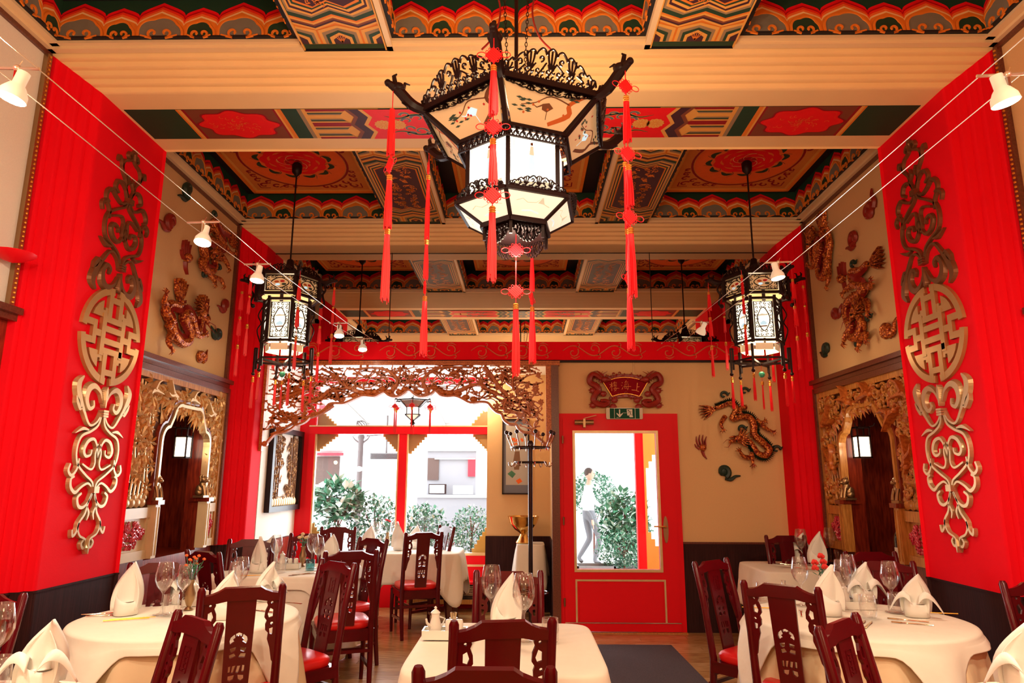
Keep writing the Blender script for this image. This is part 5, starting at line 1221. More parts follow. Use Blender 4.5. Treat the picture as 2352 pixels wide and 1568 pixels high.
for a in frame_: b.box(*a, 0, .025)
b.build('frame', t)
b = PB(mat('picture_blue', (.16, .18, .24), .5)); b.box(-w2+.01, w2-.01, -h2+.01, h2-.01, .002, .008); b.build('mount', t)
b = PB(mat('picture_paper', (.50, .47, .42), .6)); b.box(-w2+.045, w2-.02, -h2+.11, h2-.07, .008, .010); b.mat(mat('vase_brown', (.20, .10, .05), .5)); b.poly([(-.02, -.16), (.04, -.16), (.055, -.06), (.045, .06), (-.01, .06), (-.03, -.05)], .0106)
b.mat(leafg).poly([(-.10, -.21), (-.05, -.17), (.0, -.21), (-.04, -.26)], .0106); b.mat(PM['r3'])
for i in range(16): x, y = rg.uniform(-.07, .08), rg.uniform(.08, .22); b.poly([(x+.016*cos(a), y+.016*sin(a)) for a in (0, 1.2, 2.5, 3.7, 5)], .0108+i*.00004)
b.poly([(.0, -.29), (.05, -.26), (.08, -.30), (.03, -.33)], .0106); b.mat(black)
for i in range(4): b.poly([(-.095, .30-i*.035), (-.08, .30-i*.035), (-.08, .275-i*.035), (-.095, .275-i*.035)], .0106)
b.build('painting', t)
# ventilation grilles high beside the mirror
for s, px in ((-1, 708), (1, 1693)):
    p = onY(px, 680, 7.29)
    t = thing('vent_grille', 'brown slatted vent on the mirror behind the %s side lantern' % ('left' if s < 0 else 'right'), 'vent', (p.x, 7.32, p.z)); b = PB(mat('vent_tan', (.25, .17, .10), .5))
    for a in ((-.12, .12, .26, .30), (-.12, .12, -.30, -.26), (-.12, -.09, -.30, .30), (.09, .12, -.30, .30)): b.box(*a, 0, .03)
    b.build('frame', t)
    for i in range(8): b = PB(mat('vent_tan', (0, 0, 0))); b.box(-.088+i*.023, -.078+i*.023, -.26, .26, .004, .022); b.build('slat', t)
    b = PB(black); b.box(-.09, .09, -.26, .26, .001, .004); b.build('back_panel', t)
# ---------------------------------------------------------------- lanterns
lit1 = mat('lantern_glass_bright', (1, .95, .85), .5, emit=3.0, ecol=(1, .90, .72))
lit2 = mat('lantern_glass_dim', (.70, .50, .28), .4, emit=.22, ecol=(1, .62, .27))
lit3 = mat('lantern_glass_mid', (.9, .82, .66), .4, emit=.75, ecol=(1, .88, .66))
inkb = mat('ink_brown', (.18, .06, .02), .6); inkg = mat('ink_green', (.03, .07, .05), .6); inko = mat('ink_orange', (.60, .13, .02), .6); inkp = mat('ink_pale', (.45, .42, .30), .6, emit=.6, ecol=(.8, .72, .5))
inkpb = mat('ink_blue', (.35, .50, .55), .6, emit=.9, ecol=(.5, .75, .85)); inkr = mat('ink_red', (.6, .02, .02), .5)
def hexp(r, k, rot, z): a = R(-90+60*k+rot); return Vector((r*cos(a), r*sin(a), z))
def quadframe(pl, pr, ql, qr):
    """frame whose x runs pl->pr and y runs p->q (top to bottom reversed), z outward"""
    o = (pl+pr)/2; u = (pr-pl).normalized(); v = ((ql+qr)/2-o); v = (v-u*v.dot(u)).normalized(); return Matrix.Translation(o) @ Matrix((u, v, u.cross(v))).transposed().to_4x4()
def crest_mesh(w, h, fine=1):
    """scrolling openwork crest, x from -w/2..w/2, scalloped arched outline"""
    b = B(ebony); T = .0045
    H_ = lambda u: h*(.20+.80*max(0, 1-abs(2*u-1)**2.0))
    b.stroke([(-w/2, .004), (w/2, .004)], .014*fine, -.006, .006, .2)
    n = 9; p = w/n
    for i in range(n):       # scalloped rim
        u0, u1 = i/n, (i+1)/n; x0 = -w/2+i*p; hm = (H_(u0)+H_(u1))/2
        b.stroke(cr([(x0, H_(u0)*.84), (x0+p*.18, H_(u0)*.98 if i else H_(u1)*.7), (x0+p*.5, hm*1.06), (x0+p*.82, H_(u1)*.98 if i < n-1 else H_(u0)*.7), (x0+p, H_(u1)*.84)], 3), .008*fine, -T, T, .2)
    for i in range(n):
        u = (i+.5)/n; x = -w/2+p*(i+.5); hh = H_(u); d = 1 if i < n/2 else -1
        if i % 2 == 0 and hh > h*.35:
            for k in (-1, 0, 1): b.stroke(cr([(x+k*p*.10, hh*.42), (x+k*p*.30, hh*.72), (x+k*p*.36, hh*.98)], 3), .007*fine, -T, T, .2)
            b.stroke(cr([(x-p*.28, hh*.55), (x-p*.14, hh*.40), (x, hh*.46), (x+p*.14, hh*.40), (x+p*.28, hh*.55)], 3), .008*fine, -T, T, .2)
        else: b.stroke(spiral(x, hh*.72, p*.30, p*.08, -pi/2, -pi/2+d*5.4, 9), .0075*fine, -T, T, .2)
        rows = max(1, int(hh*.45/(p*.42)))
        for r_ in range(rows):
            y = hh*.42*(r_+.5)/rows
            for sg in (-1, 1): b.stroke(spiral(x+sg*p*.25, y, min(p*.24, hh*.21/rows*1.1), p*.05, pi/2*sg, pi/2*sg+sg*5, 8), .0065*fine, -T, T, .2)
        b.stroke(cr([(x-p*.5, 0), (x-p*.1, hh*.25), (x+p*.15, hh*.38), (x+d*p*.5, hh*.60)], 3), .0075*fine, -T, T, .2)
    return b.mesh('crest')
def band_mesh(w, h, n=9):
    b = B(ebony); b.stroke([(-w/2, 0), (w/2, 0)], .007, -.005, .005, .2); b.stroke([(-w/2, h), (w/2, h)], .007, -.005, .005, .2); p = w/n
    for i in range(n):
        u = -w/2+p*(i+.5)
        for sg in (-1, 1): b.stroke(spiral(u+sg*p*.22, h*.5+sg*h*.12, h*.30, h*.10, sg*1.0, sg*1.0+5, 8), .005, -.004, .004, .2)
        b.stroke([(u-p*.5, 0), (u, h), (u+p*.5, 0)], .004, -.004, .004, .2)
    return b.mesh('fret_band')
def arm_part(t, r0, r1, k, rot, z0, z1, s=1):
    b = B(ebony); o = hexp(r0, k, rot, z0); e = hexp(r1, k, rot, z1); d = (e-o); 
    P_ = cr([o, o+d*.35+Vector((0, 0, -.02*s)), o+d*.7+Vector((0, 0, .0)), e], 4)
    b.tube(P_, [.020*s, .026*s, .024*s, .014*s], 7); u = d.normalized()
    b.sph(o+d*.72+Vector((0, 0, .012*s)), (.032*s, .032*s, .026*s), 8, 6); b.tube([o+d*.6+Vector((0, 0, .01)), o+d*.55+Vector((0, 0, .06*s)), o+d*.42+Vector((0, 0, .07*s))], [.010*s, .008*s, .003*s], 5)
    b.tube([o+d*.8+Vector((0, 0, .02*s)), o+d*.85+Vector((0, 0, .055*s)), o+d*.78+Vector((0, 0, .075*s))], [.012*s, .010*s, .004*s], 5)
    b.sph(e, .017*s, 7, 5); b.sph(o+d*.92+Vector((0, 0, .0)), .017*s, 7, 5); b.tube([o+d*.5, o+d*.45+Vector((0, 0, -.05*s)), o+d*.62+Vector((0, 0, -.045*s))], [.010*s, .008*s, .004*s], 5)
    return b.build('dragon_arm', t)
# tassel prototypes -------------------------------------------------
def knot_mesh(s):
    b = B(silk)
    for k in range(6):
        q = -s+2*s*(k+.5)/6
        b.tube([(q*.5-s*.5, 0, q*.5+s*.5), (q*.5+s*.5, 0, q*.5-s*.5)], s*.17, 5); b.tube([(q*.5-s*.5, .004, -q*.5-s*.5), (q*.5+s*.5, .004, -q*.5+s*.5)], s*.17, 5)
    for sg in (-1, 1):
        b.tube([(sg*s*(.9+.55*(1-cos(a))), 0, s*.38*sin(a)) for a in [2*pi*i/12 for i in range(12)]], s*.055, 4, True)
        for q in (.35, .7):
            for sv in (-1, 1): b.tube([(sg*s*(1-q)+sg*s*.22*(1-cos(a))*.7, 0, sv*s*q+sv*s*.18*sin(a)+sv*s*.06) for a in [2*pi*i/8 for i in range(8)]], s*.05, 4, True)
    b.tube([(0, 0, s*1.5), (0, 0, -s*1.4)], s*.07, 5)
    return b.mesh('knot')
def skirt_mesh(L, r, n=26):
    b = B(silk); g = random.Random(int(L*1000))
    b.tube([(0, 0, 0), (0, 0, -L*.96)], [r*.75, r*.9, r*.85, r*.7], 8)
    for i in range(n):
        a = 2*pi*i/n; q = g.uniform(.6, 1.05); b.tube([(r*.55*cos(a), r*.55*sin(a), 0), (r*q*cos(a+.2), r*q*sin(a+.2), -L*.5), (r*q*1.1*cos(a+.1), r*q*1.1*sin(a+.1), -L*g.uniform(.93, 1.04))], r*.13, 3)
    return b.mesh('fringe')
def gold_mesh(r):
    b = B(goldthread)
    for z in (0, .010, .020): b.lathe([(r*.9, z), (r*1.05, z+.004), (r*.9, z+.008)], 8)
    b.mat(silk).lathe([(r*.8, -.002), (r*.8, .03)], 8); return b.mesh('gold_ring')
K1 = knot_mesh(.036); S1 = {}
def skm(L, r):
    k = (round(L, 3), r)
    if k not in S1: S1[k] = skirt_mesh(L, r)
    return S1[k]
G1 = gold_mesh(.014); G2 = gold_mesh(.011)
def tassel(t, p, plan, scale=1, lean=0):
    """plan: list of (kind, drop) ; hangs from point p (local to lantern)"""
    z = p[2]; c = B(silk); L = sum(q[1] for q in plan)*scale; c.tube([(p[0], p[1], p[2]), (p[0], p[1], p[2]-L+.01)], .0022, 5); cord = c.build('tassel', t)
    for kd, d in plan:
        d *= scale; T = Matrix.Translation((p[0], p[1], z)) @ Matrix.Rotation(lean, 4, 'Z')
        if kd == 'k': inst(K1, 'knot', cord, T @ Matrix.Translation((0, 0, -d/2)) @ Matrix.Scale(scale, 4))
        elif kd == 'g': inst(G1, 'gold_ring', cord, T @ Matrix.Translation((0, 0, -d)) @ Matrix.Scale(scale, 4))
        elif kd == 's': inst(skm(d, .017), 'fringe', cord, T)
        elif kd == 't': inst(skm(d, .012), 'fringe', cord, T)
        elif kd == 'u': inst(skm(d, .008), 'fringe', cord, T)
        elif kd == 'j':
            b = B(mat('jade_bead', (.05, .45, .28), .15, coat=.6)); b.M = T; b.sph((0, 0, -d/2), .028, 12, 8); b.build('jade_bead', cord)
        elif kd == 'b': b = B(goldthread); b.M = T; b.sph((0, 0, -d/2), .012, 8, 6); b.build('bead', cord)
        z -= d
    return cord
# ---- the big lantern
LC = Vector((-.03, 3.0, 0)); rot = -8
t = thing('palace_lantern', 'large six-sided dark wood lantern with painted glass hanging in the middle of the room', 'lantern', LC)
zo, zi, zb, zr, zk = 3.165, 3.035, 2.73, 2.655, 2.545
ro, ri, rb, rf, rk = .46, .285, .240, .295, .155
cm = crest_mesh(.44, .135, 1.0); cm2 = crest_mesh(.27, .055, .6); bm_ = band_mesh(.285, .042)
HX = lambda r, k, z: hexp(r, k, rot, z)
for k in range(6):
    a, c = HX(ro, k, zo), HX(ro, k+1, zo); d, e = HX(ri, k, zi), HX(ri, k+1, zi)
    b = B(ebony)      # roof frame of this side
    for p_, q_ in ((a, c), (d, e)): b.bar(p_, q_, .024, .022)
    b.bar(a, d, .022, .024); b.build('roof_frame', t)
    M = quadframe(a, c, d, e); n = M.to_3x3() @ Vector((0, 0, 1))
    mid = (a+c+d+e)/4; sg = 1 if n.dot(Vector((mid.x, mid.y, 0))) > 0 else -1
    w0, w1, hh = (c-a).length/2-.022, (e-d).length/2-.018, ((d+e)/2-(a+c)/2).length-.012
    b = B(lit2); b.M = M; b.prism([(-w0, .014), (w0, .014), (w1, hh), (-w1, hh)], -.003, .003); pn = b.build('painted_pane', t)
    b = B(inkb); b.M = M; zz = .0042*sg; zz2 = -.0042*sg; g = random.Random(k+3)
    for z_ in (zz, zz2):
        b.mat(inko if k % 2 == 0 else inkb).ribbon(cr([(w0*.85, hh*.1), (w0*.55, hh*.35), (w0*.6, hh*.6), (w0*.2, hh*.9)], 4), [.012, .020, .024, .018], z_)
        b.mat(inkb).ribbon(cr([(w0*.55, hh*.35), (w0*.1, hh*.25), (-w0*.2, hh*.45), (-w0*.5, hh*.55)], 4), [.006, .003], z_)
        b.mat(inkg)
        for i in range(16): x, y = g.choice(((-w0*.5, hh*.5), (w0*.6, hh*.15), (-w0*.3, hh*.6))); x += g.uniform(-.04, .04); y += g.uniform(-.02, .02); b.poly([(x-.016, y), (x, y+.005), (x+.016, y), (x, y-.005)], z_+.0001*i*sg*(1 if z_ == zz else -1))
        b.mat(inkr if k % 2 else inko)
        for i in range(7): x, y = g.uniform(-w0*.6, w0*.6), g.uniform(hh*.2, hh*.8); b.poly([(x+.006*cos(a_), y+.006*sin(a_)) for a_ in (0, 1.2, 2.5, 3.8, 5)], z_+.0016*sg*(1 if z_ == zz else -1))
        b.mat(inkpb if k % 2 else inkb); b.poly([(-.01, hh*.45), (.02, hh*.40), (.045, hh*.5), (.02, hh*.62), (-.005, hh*.58)], z_+.0012*sg*(1 if z_ == zz else -1)); b.ribbon([(-.005, hh*.47), (-.03, hh*.55), (-.05, hh*.5)], [.007, .003], z_); b.ribbon([(.02, hh*.6), (.025, hh*.8)], .003, z_)
    b.build('painting', pn)
    # crest above the roof edge
    u = (c-a).normalized(); out = Vector(((a+c).x, (a+c).y, 0)).normalized(); v = (Vector((0, 0, 1))+out*.25).normalized()
    inst(cm, 'crest', t, Matrix.Translation((a+c)/2+Vector((0, 0, .01))) @ Matrix((u, v, u.cross(v))).transposed().to_4x4())
    inst(cm2, 'lower_fret', t, Matrix.Translation((a+c)/2+Vector((0, 0, -.012))) @ Matrix((u, -v, u.cross(-v))).transposed().to_4x4() @ Matrix.Scale(1.5, 4, (1, 0, 0)) @ Matrix.Scale(.6, 4, (0, 1, 0)))
    # inner band under the roof
    bu = (e-d).normalized(); inst(bm_, 'fret_band', t, Matrix.Translation((d+e)/2+Vector((0, 0, -.052))) @ Matrix((bu, Vector((0, 0, 1)), bu.cross(Vector((0, 0, 1))))).transposed().to_4x4())
    arm_part(t, ro-.01, .625, k, rot, zo+.0, 3.265, 1.0)
    # body: posts, panes
    A_, C_ = HX(rb, k, zi-.0), HX(rb, k+1, zi-.0); D_, E_2 = HX(rb, k, zb), HX(rb, k+1, zb)
    b = B(ebony); b.bar(A_, D_, .020); b.build('post', t)
    Mx = quadframe(A_, C_, D_, E_2); W_ = (C_-A_).length/2-.012; H_ = (A_-D_).length
    b = B(lit1); b.M = Mx; b.box(-W_, W_, 0, H_, -.002, .002); pn = b.build('paper_pane', t)
    n = Mx.to_3x3() @ Vector((0, 0, 1)); sg = 1 if n.dot(A_+C_) > 0 else -1
    b = B(inkp); b.M = Mx; z_ = .0035*sg
    b.ribbon([(-W_+.014, .03), (-W_+.014, H_-.03), (W_-.014, H_-.03), (W_-.014, .03), (-W_+.014, .03)], .003, z_)
    x = .01 if k % 2 else -.01
    b.mat(inkpb); b.poly([(x-.006, H_*.34), (x+.012, H_*.34), (x+.022, H_*.72), (x-.018, H_*.72)], z_); b.mat(inkp); b.poly([(x-.004, H_*.22), (x+.010, H_*.22), (x+.014, H_*.36), (x-.010, H_*.36)], z_+.0003*sg); b.mat(inkb); b.poly([(x-.004, H_*.17), (x+.008, H_*.16), (x+.009, H_*.21), (x-.003, H_*.21)], z_+.0006*sg)
    b.mat(inkp); b.poly([(-W_+.02, H_*.8), (W_-.02, H_*.74), (W_-.02, H_*.86), (-W_+.02, H_*.9)], z_); b.build('painting', pn)
    # flared bowl below
    F_, G_ = HX(rf, k, zb+.005), HX(rf, k+1, zb+.005); I_, J_ = HX(rk+.01, k, zr), HX(rk+.01, k+1, zr)
    b = B(ebony); b.bar(F_, G_, .014, .016); b.bar(F_, I_, .018, .016); b.bar(I_, J_, .016, .016); b.build('bowl_frame', t)
    M = quadframe(F_, G_, I_, J_); w0, w1, hh = (G_-F_).length/2-.012, (J_-I_).length/2-.008, ((I_+J_)/2-(F_+G_)/2).length
    b = B(lit3); b.M = M; b.prism([(-w0, .004), (w0, .004), (w1, hh), (-w1, hh)], -.002, .002); pn = b.build('painted_pane', t)
    n = M.to_3x3() @ Vector((0, 0, 1)); sg = 1 if n.dot(Vector(((F_+G_).x, (F_+G_).y, -.1))) > 0 else -1
    b = B(inkp); b.M = M
    for z_ in (.0032*sg,):
        b.ribbon([(-w0*.6, hh*.4), (-w0*.4, hh*.3), (-w0*.2, hh*.42), (w0*.1, hh*.38), (w0*.25, hh*.2), (w0*.35, hh*.4), (w0*.6, hh*.5)], .004, z_); b.poly([(w0*.15, hh*.4), (w0*.28, hh*.16), (w0*.4, hh*.42)], z_+.0002*sg); b.mat(inkpb); b.ribbon([(-w0*.3, hh*.75), (0, hh*.7), (w0*.3, hh*.78)], .005, z_)
    b.build('painting', pn)
    u = (G_-F_).normalized(); out = Vector(((F_+G_).x, (F_+G_).y, 0)).normalized(); v = (Vector((0, 0, 1))+out*.55).normalized()
    inst(cm2, 'crest', t, Matrix.Translation((F_+G_)/2+Vector((0, 0, .008))) @ Matrix((u, v, u.cross(v))).transposed().to_4x4())
    # pierced base box
    K_, L_ = HX(rk, k, zr), HX(rk, k+1, zr); bu = (L_-K_).normalized()
    b = B(ebony); b.bar(K_, HX(rk, k, zk+.03), .014); b.bar(HX(rk+.015, k, zr-.012), HX(rk+.015, k+1, zr-.012), .014, .02); b.build('base_frame', t)
    inst(cm2, 'base_fret', t, Matrix.Translation((K_+L_)/2+Vector((0, 0, -.02))) @ Matrix((bu, Vector((0, 0, -1)), bu.cross(Vector((0, 0, -1))))).transposed().to_4x4() @ Matrix.Scale(.55, 4, (1, 0, 0)) @ Matrix.Scale(1.5, 4, (0, 1, 0)))
b = B(ebony); b.prism([HX(rk-.004, k, 0)[:2] for k in range(6)], zr-.030, zr-.018); b.build('base_plate', t)
b = B(ebony); b.lathe([(.03, zo), (.03, zo+.014)], 12)
for k in range(6): b.bar(HX(.0, k, zo+.006), HX(ro, k, zo), .014)
b.build('top_spokes', t)
b = B(ebony); b.tube([(0, 0, zo), (0, 0, 4.42)], .0095, 8); b.lathe([(.045, 4.36), (.06, 4.40), (.03, 4.46)], 12); b.lathe([(.02, zo+.01), (.035, zo+.05), (.02, zo+.10), (.03, zo+.13), (.01, zo+.16)], 10); b.build('hanging_rod', t)
for s in (-1, 1):
    b = B(ebony); z = zo+.12; i = 0
    while z < 4.40:
        M = Matrix.Translation((s*(.030+.05*((z-zo)/1.2)), 0, z)) @ Matrix.Rotation(pi/2*(i % 2), 4, 'Z'); b.M = M; b.tube([(.006*cos(a), 0, .013*sin(a)) for a in [2*pi*j/8 for j in range(8)]], .0022, 4, True); z += .021; i += 1
    b.M = Matrix.Identity(4); b.build('chain', t, kind='stuff')
rw = mat('red_wire', (.25, .01, .01), .35, coat=.4)
for s in (-1, 1): b = B(rw); b.tube(cr([(s*.10, -.02, 4.42), (s*.07, -.02, 4.2), (s*.115, -.02, 4.02), (s*.08, -.02, 3.80), (s*.11, -.02, 3.66), (s*.17, -.02, 3.58)], 6), .005, 5); b.build('curled_wire', t)
PLA = [('c', .03), ('k', .10), ('g', .03), ('s', .20), ('k', .11), ('g', .03), ('s', .17), ('k', .10), ('g', .03), ('s', .28)]
PLB = [('c', .10), ('s', .24), ('k', .10), ('g', .03), ('s', .24), ('g', .03), ('s', .32)]
PLC = [('c', .05), ('k', .09), ('g', .03), ('t', .36), ('g', .03), ('t', .20), ('k', .10), ('g', .03), ('s', .30)]
for k, pl in ((0, PLA), (5, PLB), (1, PLA), (4, PLC), (2, PLC), (3, PLC)):
    p_ = HX(.60, k, 3.23); tassel(t, p_, pl, .93, R(k*25))
tassel(t, (0, 0, zr-.03), [('c', .05), ('k', .06), ('c', .12), ('k', .12), ('g', .03), ('s', .32)], .95)
lamp('lantern_bulb', 'POINT', (LC.x, LC.y, 2.50), 16, (1, .82, .58), .10)
lamp('lantern_bulb', 'POINT', (LC.x, LC.y+.02, 3.10), 14, (1, .70, .40), .06); lamp('lantern_uplight', 'POINT', (LC.x+.03, LC.y, 3.11), 46, (1, .74, .44), .03)

# ---- the two side lanterns
def pierced_mesh(w, h, ow, oh):
    """fret surround with an oval centre, origin at centre"""
    b = B(ebony); frame_ = [(-w/2, -h/2), (w/2, -h/2), (w/2, h/2), (-w/2, h/2), (-w/2, -h/2)]
    b.stroke(frame_, .010, -.004, .004, .2)
    ov = [(ow/2*cos(a)*(1+.06*cos(4*a)), oh/2*sin(a)*(1+.05*cos(4*a))) for a in [2*pi*i/24 for i in range(25)]]; b.stroke(ov, .007, -.004, .004, .2)
    g = random.Random(int(w*1000))
    nx, ny = max(3, int(w/.032)), max(3, int(h/.032))
    for i in range(nx):
        for j in range(ny):
            x, y = -w/2+w*(i+.5)/nx, -h/2+h*(j+.5)/ny
            if (x/(ow/2+.006))**2+(y/(oh/2+.006))**2 < 1: continue
            a = g.uniform(0, 6.28); b.stroke(spiral(x, y, .014, .005, a, a+5.5, 8), .0050, -.004, .004, .2)
    return b.mesh('fret_panel')
def side_lantern(name_label):
    rot2 = 30+2; t = thing('side_lantern', name_label, 'lantern', (0, 0, 0), 0)
    H = lambda r, k, z: hexp(r, k, rot2, z)
    r1, zt1, zt0 = .285, 3.30, 3.115; r2, zc1, zc0 = .205, 3.065, 2.715
    fm1 = pierced_mesh(.235, .135, .15, .09); fm2 = pierced_mesh(.155, .315, .10, .20); cm3 = crest_mesh(.27, .07, .75)
    for k in range(6):
        b = B(ebony); b.bar(H(r1, k, zt0-.02), H(r1, k, zt1+.02), .032); b.bar(H(r1, k, zt1), H(r1, k+1, zt1), .026, .024); b.bar(H(r1, k, zt0), H(r1, k+1, zt0), .026, .022); b.build('top_frame', t)
        a, c = H(r1, k, 0), H(r1, k+1, 0); u = (c-a).normalized(); zv = Vector((0, 0, 1)); Mf = Matrix((u, zv, u.cross(zv))).transposed().to_4x4(); mid = (a+c)/2
        inst(fm1, 'fret_panel', t, Matrix.Translation(mid+Vector((0, 0, (zt0+zt1)/2))) @ Mf); inst(cm3, 'crest', t, Matrix.Translation(mid+Vector((0, 0, zt1+.01))) @ Mf)
        n = Vector((mid.x, mid.y, 0)).normalized()
        b = B(lit2); b.M = Matrix.Translation(mid-n*.008+Vector((0, 0, (zt0+zt1)/2))) @ Mf; b.box(-.118, .118, -.07, .07, -.002, .002); g = random.Random(k)
        for col, cx, cy_ in ((inkr, .02, .015), (inkg, .035, -.012), (inkpb, -.02, -.015), (inko, -.03, .01)):
            b.mat(col).poly([(cx+.022*cos(q), cy_+.011*sin(q)) for q in [2*pi*i/9 for i in range(9)]], .003 if u.cross(zv).dot(n) > 0 else -.003)
        b.build('painted_pane', t)
        b = B(ebony); b.bar(H(r2, k, zc0-.03), H(r2, k, zc1+.04), .026); b.bar(H(r2, k, zc1+.015), H(r2, k+1, zc1+.015), .022); b.bar(H(r2, k, zc0-.01), H(r2, k+1, zc0-.01), .022); b.build('body_frame', t)
        a, c = H(r2, k, 0), H(r2, k+1, 0); mid = (a+c)/2
        inst(fm2, 'fret_panel', t, Matrix.Translation(mid+n*.004+Vector((0, 0, (zc0+zc1)/2))) @ Mf)
        b = B(mat('lantern_paper_mid', (1, .9, .7), .5, emit=1.9, ecol=(1, .83, .58))); b.M = Matrix.Translation(mid-n*.008+Vector((0, 0, (zc0+zc1)/2))) @ Mf; b.box(-.085, .085, -.165, .165, -.002, .002)
        zz = .003 if u.cross(zv).dot(n) > 0 else -.003
        b.mat(inkp).poly([(-.04, .04), (-.01, .05), (.02, .045), (.04, .05), (.04, .035), (-.04, .03)], zz); b.mat(inkpb).poly([(-.03, -.03), (0, -.01), (.03, -.03), (.02, -.05), (-.03, -.05)], zz); b.mat(inkb).poly([(-.04, -.06), (.03, -.055), (.03, -.065), (-.04, -.07)], zz)
        b.build('paper_pane', t)
        arm_part(t, r1, .435, k, rot2, zt1-.01, zt1+.0, .85)
        # hanging bracket under each arm
        b = B(ebony); o = H(r1+.03, k, zt1-.02); dn = H(r1+.025, k, zt0-.06); b.tube(cr([o, H(r1+.055, k, zt1-.09), H(r1+.03, k, zt1-.14), H(r1+.05, k, zt0-.03), dn], 4), [.012, .009, .012, .009, .014], 6); b.sph(dn, .020, 7, 5)
        b.tube(cr([H(r2+.015, k, zc1-.02), H(r2+.05, k, zc1-.10), H(r2+.02, k, zc1-.17), H(r2+.05, k, zc1-.24), H(r2+.015, k, zc0)], 4), .006, 5)
        b.build('bracket', t)
        # open lower frame
        b = B(ebony); b.bar(H(r2+.035, k, zc0-.05), H(r2+.035, k, 2.47), .016); b.bar(H(r2+.055, k, 2.66), H(r2+.055, k, 2.44), .014); b.bar(H(r2+.035, k, 2.545), H(r2+.035, k+1, 2.545), .014); b.bar(H(r2+.035, k, 2.66), H(r2+.06, k, 2.66), .014); b.bar(H(r2+.03, k, 2.53), H(.0, k, 2.515), .014, .018)
        b.sph(H(r2+.055, k, 2.43), .017, 7, 5); b.build('lower_frame', t)
        b = B(mat('lantern_skirt', (.85, .66, .42), .5, emit=.25, ecol=(1, .7, .4))); b.M = Matrix.Translation((a+c)/2-n*.03+Vector((0, 0, 2.655))) @ Mf; b.box(-.075, .075, -.03, .03, -.002, .002); b.build('lower_pane', t)
    b = B(ebony); b.prism([H(r1-.02, k, 0)[:2] for k in range(6)], zt1, zt1+.012); b.tube([(0, 0, zt1), (0, 0, 4.38)], .008, 8)
    b.lathe([(.075, zt1+.01), (.065, zt1+.06), (.035, zt1+.15), (.03, zt1+.19), (.02, zt1+.20)], 12); b.lathe([(.01, 4.33), (.045, 4.37), (.05, 4.44), (.035, 4.46)], 12); b.build('hanging_rod', t)
    PS = [('c', .05), ('g', .03), ('t', .16), ('c', .02), ('b', .02), ('t', .16), ('c', .10), ('b', .03), ('g', .02), ('t', .26)]
    PS2 = [('c', .10), ('g', .03), ('s', .17), ('c', .07), ('g', .03), ('s', .17), ('c', .09), ('b', .03), ('g', .02), ('t', .28)]
    for k in range(6): tassel(t, H(.42, k, zt1-.02), PS if k % 2 else PS2, .88)
    for k in range(6): tassel(t, H(r2+.055, k, 2.42), [('c', .02), ('b', .02), ('g', .03), ('t', .24)], .8 if k % 2 else .95)
    tassel(t, (0, 0, 2.51), [('c', .05), ('j', .06), ('c', .03), ('g', .03), ('u', .20)], 1.05)
    return t
sl = side_lantern('dark fretwork lantern with red tassels hanging at the left in front of the far pilaster')
sl.location = (-2.15, 5.97, 0)
sr = dup(sl, (2.12, 5.97, 0), R(-6), 'dark fretwork lantern with red tassels hanging at the right in front of the far pilaster', 'side lanterns'); sl['group'] = 'side lanterns'
for x in (-2.15, 2.12): lamp('lantern_bulb', 'POINT', (x, 5.97, 2.60), 9, WARM, .07); lamp('lantern_bulb', 'POINT', (x, 5.97, 3.2), 3, WARM, .08)
# ---- small lantern in the alcove
p = onY(949, 925, 8.0)
t = thing('alcove_lantern', 'small glass lantern with red knot tassels hanging before the alcove window', 'lantern', (p.x, 8.0, p.z-2.47))
H = lambda r, k, z: hexp(r, k, 6, z)
for k in range(6):
    b = B(ebony); b.bar(H(.17, k, 2.50), H(.17, k+1, 2.50), .012); b.bar(H(.17, k, 2.50), H(.085, k, 2.42), .012); b.bar(H(.085, k, 2.42), H(.085, k+1, 2.42), .010); b.bar(H(.08, k, 2.42), H(.08, k, 2.33), .010); b.bar(H(.10, k, 2.33), H(.10, k+1, 2.33), .010); b.bar(H(.10, k, 2.33), H(.025, k, 2.27), .010); b.tube([H(.17, k, 2.50), H(.2, k, 2.495), H(.23, k, 2.505), H(.24, k, 2.49)], [.010, .008, .010, .004], 5); b.build('frame', t)
    M = quadframe(H(.165, k, 2.495), H(.165, k+1, 2.495), H(.085, k, 2.42), H(.085, k+1, 2.42)); b = B(mat('smoke_glass', (.35, .33, .33), .3)); b.M = M; b.prism([(-.075, .005), (.075, .005), (.04, .105), (-.04, .105)], -.001, .001); b.build('roof_pane', t)
    M = quadframe(H(.078, k, 2.415), H(.078, k+1, 2.415), H(.078, k, 2.335), H(.078, k+1, 2.335)); b = B(lit1); b.M = M; b.box(-.036, .036, 0, .08, -.001, .001); b.build('paper_pane', t)
    M = quadframe(H(.095, k, 2.33), H(.095, k+1, 2.33), H(.025, k, 2.272), H(.025, k+1, 2.272)); b = B(lit3); b.M = M; b.prism([(-.045, .004), (.045, .004), (.01, .088), (-.01, .088)], -.001, .001); b.build('bowl_pane', t)
    tassel(t, H(.235, k, 2.49), [('c', .05), ('k', .06), ('g', .02), ('u', .26)], .95)
b = B(ebony); b.lathe([(.03, 2.27), (.015, 2.25), (.035, 2.23), (.02, 2.21), (.0, 2.205)], 12); b.tube([(0, 0, 2.42), (0, 0, 2.79-(p.z-2.47))], .005, 6); b.build('finial', t)
lamp('alcove_bulb', 'POINT', (p.x, 8.0, p.z-.12), 2.5, WARM, .04)
